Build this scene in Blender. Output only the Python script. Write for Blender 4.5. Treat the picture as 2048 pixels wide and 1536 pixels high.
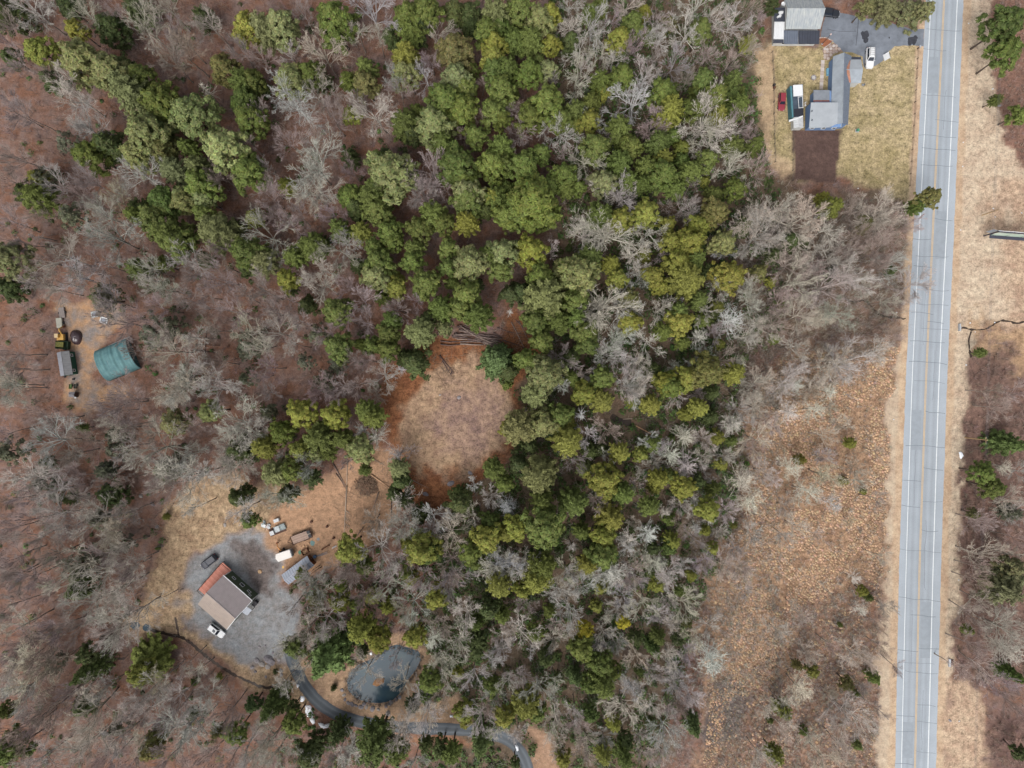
import bpy, math, random
import numpy as np
from mathutils import Vector, Matrix

for _o in list(bpy.data.objects):
    bpy.data.objects.remove(_o)

S = 0.125          # metres per photo pixel on the ground (2048 px wide photo)
H = 170.0          # height of the drone
PI = math.pi
rng = np.random.default_rng(7)
random.seed(7)
scene = bpy.context.scene
col = scene.collection

# ---------------------------------------------------------------- camera
cam_d = bpy.data.cameras.new('camera')
cam_d.sensor_width = 36.0
cam_d.lens = 36.0 * H / (2048 * S)
cam_d.clip_start = 1.0
cam_d.clip_end = 5000.0
cam = bpy.data.objects.new('camera', cam_d)
cam.location = (0, 0, H)
cam.rotation_euler = (0, 0, 0)
col.objects.link(cam)
scene.camera = cam

# ---------------------------------------------------------------- world, sun, exposure
SUN_ELEV, SUN_ROT = math.radians(52), math.radians(200)
world = bpy.data.worlds.new('World')
scene.world = world
world.use_nodes = True
wn = world.node_tree.nodes
wl = world.node_tree.links
bgn = wn['Background']
sky = wn.new('ShaderNodeTexSky')
sky.sky_type = 'NISHITA'
sky.sun_disc = False
sky.sun_elevation = SUN_ELEV
sky.sun_rotation = SUN_ROT
sky.air_density = 1.0
sky.dust_density = 5.0
sky.ozone_density = 1.0
hsv = wn.new('ShaderNodeHueSaturation')      # overcast: the cloud deck takes most of the blue out
hsv.inputs['Saturation'].default_value = 0.22
wl.new(sky.outputs['Color'], hsv.inputs['Color'])
wl.new(hsv.outputs['Color'], bgn.inputs['Color'])
bgn.inputs['Strength'].default_value = 0.15
sun_d = bpy.data.lights.new('sun', 'SUN')
sun_d.energy = 1.1
sun_d.angle = math.radians(35)
sun_d.color = (1.0, 0.955, 0.90)
sun = bpy.data.objects.new('sun', sun_d)
sun.location = (-40, 60, 140)
# light comes from the azimuth of the sky's sun
_az = SUN_ROT
_dir = Vector((math.sin(_az) * math.cos(SUN_ELEV), math.cos(_az) * math.cos(SUN_ELEV), math.sin(SUN_ELEV)))
sun.rotation_euler = _dir.to_track_quat('Z', 'Y').to_euler()
col.objects.link(sun)
scene.view_settings.view_transform = 'Standard'
scene.view_settings.look = 'None'
scene.view_settings.gamma = 1.0
scene.view_settings.use_curve_mapping = False
scene.view_settings.exposure = 0.76
scene.cycles.max_bounces = 6
scene.cycles.diffuse_bounces = 3
scene.cycles.transparent_max_bounces = 4
scene.cycles.use_denoising = True
scene.cycles.denoiser = 'OPENIMAGEDENOISE'
scene.cycles.denoising_input_passes = 'RGB_ALBEDO_NORMAL'
scene.cycles.denoising_prefilter = 'ACCURATE'

# ---------------------------------------------------------------- helpers
K = 1.7     # an open horizontal surface shows about K x its albedo
def lin(c):
    c = c / 255.0
    return c / 12.92 if c <= 0.04045 else ((c + 0.055) / 1.055) ** 2.4
def C(r, g, b, k=1.0):
    """albedo of a surface that shows as this sRGB value in the open"""
    return (min(.9, lin(r) / K * k), min(.9, lin(g) / K * k), min(.9, lin(b) / K * k), 1.0)

def P(px, py, h=0.0):
    """ground position under a point seen at photo pixel (px,py) whose height is h"""
    k = S * (H - h) / H
    return Vector(((px - 1024) * k, (768 - py) * k, h))

def tag(o, label=None, cat=None, group=None, kind=None):
    if label: o['label'] = label
    if cat: o['category'] = cat
    if group: o['group'] = group
    if kind: o['kind'] = kind
    return o

def empty(name, loc=(0, 0, 0), rz=0.0, label=None, cat=None, group=None):
    o = bpy.data.objects.new(name, None)
    o.location = loc
    o.rotation_euler = (0, 0, rz)
    o.empty_display_size = 0.3
    col.objects.link(o)
    return tag(o, label, cat, group)

def link(name, me, parent=None, loc=None):
    o = bpy.data.objects.new(name, me)
    col.objects.link(o)
    if parent is not None: o.parent = parent
    if loc is not None: o.location = loc
    return o

class MB:
    def __init__(self):
        self.v = []; self.f = []
    def add(self, vs, fs):
        n = len(self.v)
        self.v += [tuple(p) for p in vs]
        self.f += [tuple(i + n for i in f) for f in fs]
        return self
    def box(self, c, s, rz=0.0, M=None):
        hx, hy, hz = s[0] / 2, s[1] / 2, s[2] / 2
        vs = []
        cr, sr = math.cos(rz), math.sin(rz)
        for z in (-hz, hz):
            for x, y in ((-hx, -hy), (hx, -hy), (hx, hy), (-hx, hy)):
                p = Vector((c[0] + x * cr - y * sr, c[1] + x * sr + y * cr, c[2] + z))
                vs.append(M @ p if M else p)
        return self.add(vs, [(3, 2, 1, 0), (4, 5, 6, 7), (0, 1, 5, 4), (1, 2, 6, 5), (2, 3, 7, 6), (3, 0, 4, 7)])
    def prism(self, poly, z0, z1):
        n = len(poly)
        a = sum(poly[i][0] * poly[(i + 1) % n][1] - poly[(i + 1) % n][0] * poly[i][1] for i in range(n))
        if a < 0: poly = list(poly)[::-1]
        vs = [(p[0], p[1], z0) for p in poly] + [(p[0], p[1], z1) for p in poly]
        fs = [tuple(range(n - 1, -1, -1)), tuple(range(n, 2 * n))]
        fs += [(i, (i + 1) % n, (i + 1) % n + n, i + n) for i in range(n)]
        return self.add(vs, fs)
    def slab(self, pts, t):
        """thick polygon: pts are its top corners in 3D, t its thickness downwards"""
        n = len(pts)
        a = sum(pts[i][0] * pts[(i + 1) % n][1] - pts[(i + 1) % n][0] * pts[i][1] for i in range(n))
        if a < 0: pts = list(pts)[::-1]
        vs = [(p[0], p[1], p[2] - t) for p in pts] + [(p[0], p[1], p[2]) for p in pts]
        fs = [tuple(range(n - 1, -1, -1)), tuple(range(n, 2 * n))]
        fs += [(i, (i + 1) % n, (i + 1) % n + n, i + n) for i in range(n)]
        return self.add(vs, fs)
    def tube(self, pts, rad, n=6, caps=True):
        pts = [Vector(p) for p in pts]
        if not hasattr(rad, '__len__'): rad = [rad] * len(pts)
        vs, fs = [], []
        for i, p in enumerate(pts):
            d = (pts[min(i + 1, len(pts) - 1)] - pts[max(i - 1, 0)])
            if d.length < 1e-6: d = Vector((0, 0, 1))
            d.normalize()
            a = d.cross(Vector((0, 0, 1)) if abs(d.z) < .9 else Vector((1, 0, 0))).normalized()
            b = d.cross(a)
            for k in range(n):
                t = 2 * PI * k / n
                vs.append(p + (a * math.cos(t) + b * math.sin(t)) * rad[i])
        for i in range(len(pts) - 1):
            for k in range(n):
                fs.append((i * n + k, i * n + (k + 1) % n, (i + 1) * n + (k + 1) % n, (i + 1) * n + k))
        if caps:
            fs.append(tuple(range(n - 1, -1, -1)))
            fs.append(tuple(range((len(pts) - 1) * n, len(pts) * n)))
        return self.add(vs, fs)
    def cyl(self, c, r, z0, z1, n=12, r2=None):
        return self.tube([(c[0], c[1], z0), (c[0], c[1], z1)], [r, r if r2 is None else r2], n)
    def mesh(self, name, mat=None, smooth=False):
        me = bpy.data.meshes.new(name)
        me.from_pydata([tuple(p) for p in self.v], [], self.f)
        if mat: me.materials.append(mat)
        if smooth: me.shade_smooth()
        return me
    def build(self, name, mat, parent=None, smooth=False):
        return link(name, self.mesh(name, mat, smooth), parent)

# ---------------------------------------------------------------- materials
MATS = {}
def mat(name, color, rough=.85, noise=0.0, scale=1.0, color2=None, metallic=0.0, bump=0.0, spec=.3, objcol=False, stretch=None, detail=4.0):
    if name in MATS: return MATS[name]
    m = bpy.data.materials.new(name)
    m.use_nodes = True
    nt = m.node_tree; N = nt.nodes; L = nt.links
    b = N['Principled BSDF']
    b.inputs['Roughness'].default_value = rough
    b.inputs['Metallic'].default_value = metallic
    b.inputs['Specular IOR Level'].default_value = spec
    src = None
    if noise > 0 or color2 is not None:
        tc = N.new('ShaderNodeTexCoord')
        vec = tc.outputs['Object']
        if stretch:
            mp = N.new('ShaderNodeMapping'); mp.inputs['Scale'].default_value = stretch
            L.new(vec, mp.inputs['Vector']); vec = mp.outputs['Vector']
        n1 = N.new('ShaderNodeTexNoise'); n1.inputs['Scale'].default_value = scale; n1.inputs['Detail'].default_value = detail
        n1.inputs['Roughness'].default_value = .65
        L.new(vec, n1.inputs['Vector'])
        rp = N.new('ShaderNodeValToRGB')
        c2 = color2 if color2 is not None else tuple(min(.95, x * (1 + noise)) for x in color[:3]) + (1,)
        c1 = color if color2 is not None else tuple(x * (1 - noise) for x in color[:3]) + (1,)
        rp.color_ramp.elements[0].position = .33; rp.color_ramp.elements[0].color = c1
        rp.color_ramp.elements[1].position = .67; rp.color_ramp.elements[1].color = c2
        L.new(n1.outputs['Fac'], rp.inputs['Fac'])
        src = rp.outputs['Color']
        if bump > 0:
            bm = N.new('ShaderNodeBump'); bm.inputs['Strength'].default_value = bump; bm.inputs['Distance'].default_value = .1
            L.new(n1.outputs['Fac'], bm.inputs['Height']); L.new(bm.outputs['Normal'], b.inputs['Normal'])
    if src is not None: L.new(src, b.inputs['Base Color'])
    else: b.inputs['Base Color'].default_value = color
    MATS[name] = m
    return m

def foliage_mat(name, rough=.7, trans=.25):
    """leaf colour = the tree's own colour x a per-leaf tint kept on the mesh"""
    m = bpy.data.materials.new(name); m.use_nodes = True
    nt = m.node_tree; N = nt.nodes; L = nt.links
    b = N['Principled BSDF']; out = N['Material Output']
    b.inputs['Roughness'].default_value = rough; b.inputs['Specular IOR Level'].default_value = .2
    oi = N.new('ShaderNodeObjectInfo')
    at = N.new('ShaderNodeAttribute'); at.attribute_name = 'tint'
    mx = N.new('ShaderNodeMix'); mx.data_type = 'RGBA'; mx.blend_type = 'MULTIPLY'; mx.inputs['Factor'].default_value = 1.0
    L.new(oi.outputs['Color'], mx.inputs[6]); L.new(at.outputs['Color'], mx.inputs[7])
    L.new(mx.outputs[2], b.inputs['Base Color'])
    if trans > 0:
        tr = N.new('ShaderNodeBsdfTranslucent'); L.new(mx.outputs[2], tr.inputs['Color'])
        ms = N.new('ShaderNodeMixShader'); ms.inputs['Fac'].default_value = trans
        L.new(b.outputs['BSDF'], ms.inputs[1]); L.new(tr.outputs['BSDF'], ms.inputs[2])
        L.new(ms.outputs['Shader'], out.inputs['Surface'])
    return m

def arr_mesh(name, V, F, matl, tint=None, smooth=False):
    """fast mesh from numpy: V (n,3), F (m,k) with k = 3 or 4; tint (m,3) per face"""
    V = np.asarray(V, np.float32); F = np.asarray(F, np.int32)
    me = bpy.data.meshes.new(name)
    k = F.shape[1]
    me.vertices.add(len(V)); me.vertices.foreach_set('co', V.ravel())
    me.loops.add(F.size); me.loops.foreach_set('vertex_index', F.ravel())
    me.polygons.add(len(F)); me.polygons.foreach_set('loop_start', np.arange(0, F.size, k, dtype=np.int32))
    me.update(calc_edges=True)
    if tint is not None:
        a = me.attributes.new('tint', 'FLOAT_COLOR', 'FACE')
        t = np.ones((len(F), 4), np.float32); t[:, :3] = tint
        a.data.foreach_set('color', t.ravel())
    if smooth: me.shade_smooth()
    me.materials.append(matl)
    me.validate()
    return me
# ================================================================ GROUND
def vnoise(X, Y, cell, seed):
    """smooth value noise in metres"""
    r = np.random.default_rng(seed).random((256, 256))
    u, v = X / cell, Y / cell
    i, j = np.floor(u).astype(int), np.floor(v).astype(int)
    fu, fv = u - i, v - j
    fu = fu * fu * (3 - 2 * fu); fv = fv * fv * (3 - 2 * fv)
    g = lambda a, b: r[a % 256, b % 256]
    return (g(i, j) * (1 - fu) + g(i + 1, j) * fu) * (1 - fv) + (g(i, j + 1) * (1 - fu) + g(i + 1, j + 1) * fu) * fv

def poly_sd(X, Y, poly):
    """signed distance, positive inside"""
    poly = np.asarray(poly, float)
    ins = np.zeros(X.shape, bool); d = np.full(X.shape, 1e9)
    for (x0, y0), (x1, y1) in zip(poly, np.roll(poly, -1, 0)):
        if y1 != y0:
            c = ((y0 > Y) != (y1 > Y)) & (X < (x1 - x0) * (Y - y0) / (y1 - y0) + x0)
            ins ^= c
        ex, ey = x1 - x0, y1 - y0
        t = np.clip(((X - x0) * ex + (Y - y0) * ey) / (ex * ex + ey * ey + 1e-9), 0, 1)
        d = np.minimum(d, np.hypot(X - x0 - t * ex, Y - y0 - t * ey))
    return np.where(ins, d, -d)

POND = [(775,1291.5),(794,1286),(813,1291.5),(841,1301),(845,1320),(835,1342),(819,1361),(802.5,1389),(786,1405),(759,1410.5),(731,1408),(709.5,1399.5),(693,1383),(690.4,1361),(696,1345),(715,1326),(737,1317.5),(759,1304)]
ROAD_L = [(1878,-460),(1864,-220),(1852,0),(1830,400),(1811.5,760),(1798,1136),(1790,1536),(1787,1800),(1787,2050)]
ROAD_R = [(1953,-460),(1939,-220),(1927,0),(1909,440),(1894,760),(1882,1136),(1872,1536),(1868,1800),(1867,2050)]
WET = [(1100,-60),(1530,-60),(1540,350),(1600,390),(1820,400),(1810,640),(1500,700),(1480,800),(1500,900),(1450,1100),(1400,1200),(1350,1400),(1300,1600),(850,1600),(850,1100),(1000,900),(1040,700),(1100,600)]
MARSH = [(1480,800),(1560,720),(1700,690),(1800,660),(1790,800),(1775,1000),(1760,1200),(1755,1400),(1740,1600),(1400,1600),(1420,1400),(1400,1250),(1440,1150),(1470,1050),(1500,950)]
CLEARING = [(790,890),(800,830),(830,780),(860,740),(880,722),(960,715),(1010,750),(1030,790),(1035,850),(1020,890),(980,920),(920,945),(870,955),(840,940),(815,915)]
GRAVEL = [(380,1130),(395,1110),(415,1090),(445,1075),(475,1070),(500,1060),(530,1065),(545,1085),(560,1110),(568,1150),(590,1180),(600,1230),(592,1280),(588,1325),(560,1320),(520,1328),(480,1325),(455,1310),(430,1290),(410,1270),(390,1250),(375,1215),(365,1200),(385,1190),(378,1160)]
LAWN = [(1540,88),(1640,92),(1700,60),(1850,85),(1846,110),(1830,405),(1700,372),(1680,345),(1590,365),(1545,325),(1535,120)]
PLOT = [(1586,258),(1682,258),(1672,362),(1585,362)]
EVERGE = [(1925,-120),(1909,440),(1894,760),(1882,1136),(1870,1700),(1885,1700),(1885,1540),(1890,1400),(1900,1330),(1915,1250),(1920,1100),(1925,1000),(1930,880),(1940,760),(1942,700),(1960,648),(2200,640),(2200,330),(2048,330),(2000,260),(1985,150),(1988,-120)]
WVERGE = [(1812,655),(1800,690),(1780,800),(1772,1000),(1765,1200),(1755,1350),(1745,1700),(1795,1700),(1799,1136),(1813,760),(1818,660)]
# (structure name, polygon, colour, second colour, soft px, warp px, grain)
ZONES = [
 ('forest_floor', WET, (122,102,86), (110,98,82), 40, 30, .5),
 ('forest_floor', [(1480,430),(1815,400),(1805,655),(1500,695)], (146,120,108), (132,112,94), 40, 25, .5),
 ('marsh', MARSH, (182,150,122), (150,120,98), 40, 30, .8),
 ('marsh', [(1560,1230),(1760,1150),(1755,1600),(1420,1600),(1450,1420),(1550,1350)], (160,128,108), (128,104,94), 60, 40, .8),
 ('marsh', [(1440,1370),(1480,1360),(1505,1400),(1480,1480),(1430,1500),(1400,1480),(1425,1420)], (118,104,100), (104,94,90), 20, 15, .4),
 ('field', [(2200,-120),(1980,-120),(1975,130),(1995,290),(2048,330),(2200,400)], (146,112,98), (126,98,86), 15, 15, .6),
 ('road_verge', WVERGE, (206,188,164), (186,164,142), 14, 12, .35),
 ('road_verge', EVERGE, (208,190,166), (188,166,144), 10, 12, .6),
 ('field', [(1985,400),(2060,380),(2200,400),(2200,640),(2010,640),(1990,540)], (198,172,146), (166,138,118), 90, 60, .7),
 ('thicket_floor', [(1945,700),(2020,690),(2200,680),(2200,1380),(1960,1375),(1905,1345),(1918,1250),(1925,1050),(1932,880)], (138,110,98), (118,96,88), 20, 15, .7),
 ('field', [(1945,655),(2200,640),(2200,760),(2040,740),(1990,690),(1950,690)], (194,164,132), (166,136,108), 45, 35, .6),
 ('field', [(1890,1375),(1960,1380),(1985,1430),(1975,1560),(1960,1700),(1880,1700)], (200,176,150), (176,148,126), 34, 26, .7),
 ('thicket_floor', [(1990,1420),(2200,1380),(2200,1700),(1975,1700)], (136,108,98), (116,94,88), 20, 15, .6),
 ('lawn', LAWN, (182,164,128), (154,140,102), 12, 10, .8),
 ('lawn', [(1700,180),(1770,100),(1845,110),(1820,300),(1700,270)], (186,168,134), (156,142,106), 25, 20, .8),
 ('lawn', [(1500,100),(1545,100),(1548,300),(1585,350),(1560,360),(1530,300),(1505,180)], (196,172,140), (176,150,122), 14, 12, .4),
 ('roadbed', [(x - 14, y) for x, y in ROAD_L] + [(x + 14, y) for x, y in ROAD_R[::-1]], (206,182,154), (186,158,132), 2, 0, .35),
 ('garden_plot', PLOT, (108,87,80), (90,72,67), 2, 2, .4),
 ('bare_soil', [(760,770),(790,730),(830,690),(880,672),(1010,690),(1000,620),(1060,630),(1080,690),(1090,730),(1050,760),(1045,830),(1035,895),(1000,935),(960,965),(930,1000),(870,1020),(815,1000),(790,935),(768,880)], (146,100,70), (124,82,58), 16, 14, .8),
 ('round_clearing', CLEARING, (178,150,122), (150,122,102), 20, 16, .75),
 ('round_clearing', [(870,790),(940,770),(1010,780),(1022,870),(985,915),(890,905),(865,850)], (168,140,120), (134,110,102), 60, 35, .75),
 ('yard', [(515,1045),(560,1000),(600,970),(660,940),(720,915),(790,900),(830,1000),(800,1050),(740,1100),(700,1130),(640,1135),(600,1150),(560,1135),(530,1085)], (188,150,120), (166,134,108), 18, 16, .5),
 ('yard', [(330,1010),(400,960),(470,950),(560,980),(600,960),(540,1060),(480,1065),(400,1090),(380,1130),(380,1200),(390,1250),(430,1290),(480,1325),(540,1320),(590,1330),(605,1360),(620,1400),(600,1430),(560,1400),(500,1365),(440,1325),(380,1285),(330,1272),(270,1262),(240,1240),(290,1215),(320,1150),(320,1080)], (182,158,128), (152,126,102), 20, 20, .8),
 ('gravel_yard', GRAVEL, (150,153,156), (138,134,132), 24, 16, .45),
 ('gravel_yard', [(470,1092),(530,1085),(550,1130),(545,1215),(520,1190),(490,1140)], (122,112,108), (98,90,88), 26, 20, .6),
 ('yard', [(105,605),(180,605),(220,600),(250,650),(190,700),(180,740),(190,775),(260,785),(230,815),(150,825),(128,800),(135,760),(150,700),(140,650)], (184,146,112), (142,134,130), 14, 14, .4),
 ('pond_bank', [(600,1330),(640,1345),(690,1340),(730,1300),(790,1265),(850,1275),(866,1330),(840,1400),(920,1395),(930,1452),(760,1446),(700,1432),(650,1402),(618,1365)], (188,158,130), (164,136,110), 10, 10, .5),
 ('yard', [(1060,1440),(1115,1475),(1120,1600),(1070,1600)], (178,146,122), (160,128,104), 12, 12, .4),
 ('yard', [(690,1462),(900,1466),(960,1480),(950,1490),(760,1480),(640,1450),(600,1420)], (168,128,104), (140,102,80), 8, 8, .5),
]
STEP = 0.7
gx = np.arange(-153, 153.01, STEP); gy = np.arange(-118, 118.01, STEP)
GX, GY = np.meshgrid(gx, gy)
QX, QY = GX / S + 1024, 768 - GY / S           # photo pixels of the grid points
WX = (vnoise(GX + 500, GY + 500, 5.0, 1) - .5) * 2 + (vnoise(GX + 500, GY + 500, 1.6, 2) - .5) * 1.2
WY = (vnoise(GX + 500, GY + 500, 5.0, 3) - .5) * 2 + (vnoise(GX + 500, GY + 500, 1.6, 4) - .5) * 1.2
def rgb(c): return np.array(C(*c)[:3])
BASE1, BASE2 = rgb((134, 98, 80)), rgb((136, 116, 109))
A1 = np.broadcast_to(BASE1, GX.shape + (3,)).copy(); A2 = np.broadcast_to(BASE2, GX.shape + (3,)).copy()
GR = np.full(GX.shape, .55)
zone_names = ['forest_floor']; ZID = np.zeros(GX.shape, int)
for nm, poly, c1, c2, soft, warp, grain in ZONES:
    sd = poly_sd(QX + WX * warp, QY + WY * warp, poly)
    w = np.clip(sd / soft + .5, 0, 1); w = w * w * (3 - 2 * w)
    A1 += (rgb(c1) - A1) * w[..., None]; A2 += (rgb(c2) - A2) * w[..., None]; GR += (grain - GR) * w
    if nm not in zone_names: zone_names.append(nm)
    ZID[w > .5] = zone_names.index(nm)
# the pond's bed lies lower
sdp = poly_sd(QX, QY, POND) * S
GZ = -np.clip(sdp / 2.0, 0, 1) * .9
GZ += (vnoise(GX + 900, GY + 900, 7.0, 9) - .5) * .05 * 0

gm = bpy.data.materials.new('ground_earth'); gm.use_nodes = True
_N, _L = gm.node_tree.nodes, gm.node_tree.links
_b = _N['Principled BSDF']; _b.inputs['Roughness'].default_value = .95; _b.inputs['Specular IOR Level'].default_value = .1
_a1 = _N.new('ShaderNodeAttribute'); _a1.attribute_name = 'soil_a'
_a2 = _N.new('ShaderNodeAttribute'); _a2.attribute_name = 'soil_b'
_ag = _N.new('ShaderNodeAttribute'); _ag.attribute_name = 'grain'
_tc = _N.new('ShaderNodeTexCoord')
def _noise(scale, det, rough=.6):
    n = _N.new('ShaderNodeTexNoise'); n.inputs['Scale'].default_value = scale; n.inputs['Detail'].default_value = det; n.inputs['Roughness'].default_value = rough
    _L.new(_tc.outputs['Object'], n.inputs['Vector']); return n
_n1 = _noise(.28, 6, .62); _n2 = _noise(2.6, 3, .7); _n3 = _noise(.9, 4, .6)
_r = _N.new('ShaderNodeMapRange'); _r.inputs[1].default_value = .38; _r.inputs[2].default_value = .64
_L.new(_n1.outputs['Fac'], _r.inputs[0])
_m = _N.new('ShaderNodeMix'); _m.data_type = 'RGBA'
_L.new(_r.outputs[0], _m.inputs[0]); _L.new(_a1.outputs['Color'], _m.inputs[6]); _L.new(_a2.outputs['Color'], _m.inputs[7])
_s = _N.new('ShaderNodeMath'); _s.operation = 'ADD'      # grain: fine + mid
_L.new(_n2.outputs['Fac'], _s.inputs[0]); _L.new(_n3.outputs['Fac'], _s.inputs[1])
_s2 = _N.new('ShaderNodeMath'); _s2.operation = 'SUBTRACT'; _L.new(_s.outputs[0], _s2.inputs[0]); _s2.inputs[1].default_value = 1.0
_s3 = _N.new('ShaderNodeMath'); _s3.operation = 'MULTIPLY'; _L.new(_s2.outputs[0], _s3.inputs[0]); _L.new(_ag.outputs['Fac'], _s3.inputs[1])
_s4 = _N.new('ShaderNodeMath'); _s4.operation = 'MULTIPLY_ADD'; _L.new(_s3.outputs[0], _s4.inputs[0]); _s4.inputs[1].default_value = 2.6; _s4.inputs[2].default_value = 1.0
_v = _N.new('ShaderNodeVectorMath'); _v.operation = 'SCALE'
_L.new(_m.outputs[2], _v.inputs[0]); _L.new(_s4.outputs[0], _v.inputs['Scale'])
_L.new(_v.outputs[0], _b.inputs['Base Color'])
_bp = _N.new('ShaderNodeBump'); _bp.inputs['Strength'].default_value = .6; _bp.inputs['Distance'].default_value = .12
_L.new(_s.outputs[0], _bp.inputs['Height']); _L.new(_bp.outputs['Normal'], _b.inputs['Normal'])

ny, nx = GX.shape
fi = (np.arange(ny - 1)[:, None] * nx + np.arange(nx - 1)[None, :])
FACES = np.stack([fi, fi + 1, fi + nx + 1, fi + nx], -1).reshape(-1, 4)
FZ = ZID[:-1, :-1].reshape(-1)
VV = np.stack([GX, GY, GZ], -1).reshape(-1, 3)
def ground_mesh(name, faces, V, c1, c2, g):
    used, inv = np.unique(faces, return_inverse=True)
    me = arr_mesh(name, V[used], inv.reshape(faces.shape), gm, smooth=True)
    for an, arr in (('soil_a', c1), ('soil_b', c2)):
        a = me.attributes.new(an, 'FLOAT_COLOR', 'POINT')
        t = np.ones((len(used), 4), np.float32); t[:, :3] = arr[used]
        a.data.foreach_set('color', t.ravel())
    a = me.attributes.new('grain', 'FLOAT', 'POINT'); a.data.foreach_set('value', g[used].astype(np.float32))
    return me
f1, f2, fg = A1.reshape(-1, 3), A2.reshape(-1, 3), GR.reshape(-1)
for zi, zn in enumerate(zone_names):
    fs = FACES[FZ == zi]
    if len(fs):
        tag(link(zn, ground_mesh(zn, fs, VV, f1, f2, fg)), kind='structure')
# far ground to the horizon: four big sheets round the detailed one
X0, X1, Y0, Y1, B = gx[0], gx[-1], gy[0], gy[-1], 2500.0
OV = np.array([(-B,-B,0),(B,-B,0),(B,Y0,0),(-B,Y0,0),(-B,Y1,0),(B,Y1,0),(B,B,0),(-B,B,0),(-B,Y0,0),(X0,Y0,0),(X0,Y1,0),(-B,Y1,0),(X1,Y0,0),(B,Y0,0),(B,Y1,0),(X1,Y1,0)], float)
OF = np.array([(0,1,2,3),(4,5,6,7),(8,9,10,11),(12,13,14,15)])
n_ = len(OV)
tag(link('ground', ground_mesh('ground', OF, OV, np.tile(BASE1, (n_,1)), np.tile(BASE2, (n_,1)), np.full(n_, .5))), kind='structure')

# ================================================================ ROADS, WATER
def strip(name, left, right, z, matl, parent=None, kind=None, wob=0.0, sub=1.5):
    """sheet between two photo-pixel polylines"""
    def res(pl, n):
        pl = np.asarray(pl, float); d = np.r_[0, np.cumsum(np.hypot(*np.diff(pl, axis=0).T))]
        t = np.linspace(0, d[-1], n)
        # smooth the polyline a little
        x, y = np.interp(t, d, pl[:, 0]), np.interp(t, d, pl[:, 1])
        k = max(1, n // 40); ker = np.ones(2 * k + 1) / (2 * k + 1)
        xs, ys = np.convolve(np.pad(x, k, 'edge'), ker, 'valid'), np.convolve(np.pad(y, k, 'edge'), ker, 'valid')
        xs[0], ys[0], xs[-1], ys[-1] = x[0], y[0], x[-1], y[-1]
        return xs, ys
    n = max(4, int(np.hypot(*(np.asarray(left[-1], float) - np.asarray(left[0], float))) * S / sub))
    ln = sum(math.dist(left[i], left[i + 1]) for i in range(len(left) - 1)) * S
    n = max(4, int(ln / sub))
    lx, ly = res(left, n); rx, ry = res(right, n)
    if wob:
        lx = lx + rng.normal(0, wob, n); ly = ly + rng.normal(0, wob, n); rx = rx + rng.normal(0, wob, n); ry = ry + rng.normal(0, wob, n)
    V = []
    for i in range(n):
        a, b = P(lx[i], ly[i]), P(rx[i], ry[i]); a.z = b.z = z
        V += [a, b]
    F = [(2 * i, 2 * i + 1, 2 * i + 3, 2 * i + 2) for i in range(n - 1)]
    V = np.array([tuple(v) for v in V]); F = np.array(F)
    # keep normals up
    a, b, c = V[F[0][0]], V[F[0][1]], V[F[0][2]]
    if np.cross(b - a, c - a)[2] < 0: F = F[:, ::-1]
    me = arr_mesh(name, V, F, matl)
    at = me.attributes.new('across', 'FLOAT', 'POINT'); at.data.foreach_set('value', np.tile([0., 1.], n).astype(np.float32))
    o = link(name, me, parent)
    if kind: tag(o, kind=kind)
    return o
def pathstrip(name, pts, width, z, matl, parent=None, kind=None, wob=0.0, sub=1.0):
    pts = np.asarray(pts, float); d = np.gradient(pts, axis=0); d /= np.linalg.norm(d, axis=1)[:, None] + 1e-9
    nrm = np.stack([d[:, 1], -d[:, 0]], 1)
    w = np.broadcast_to(np.asarray(width, float), (len(pts),))[:, None] / 2 / S
    return strip(name, (pts + nrm * w).tolist(), (pts - nrm * w).tolist(), z, matl, parent, kind, wob, sub)

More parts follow.
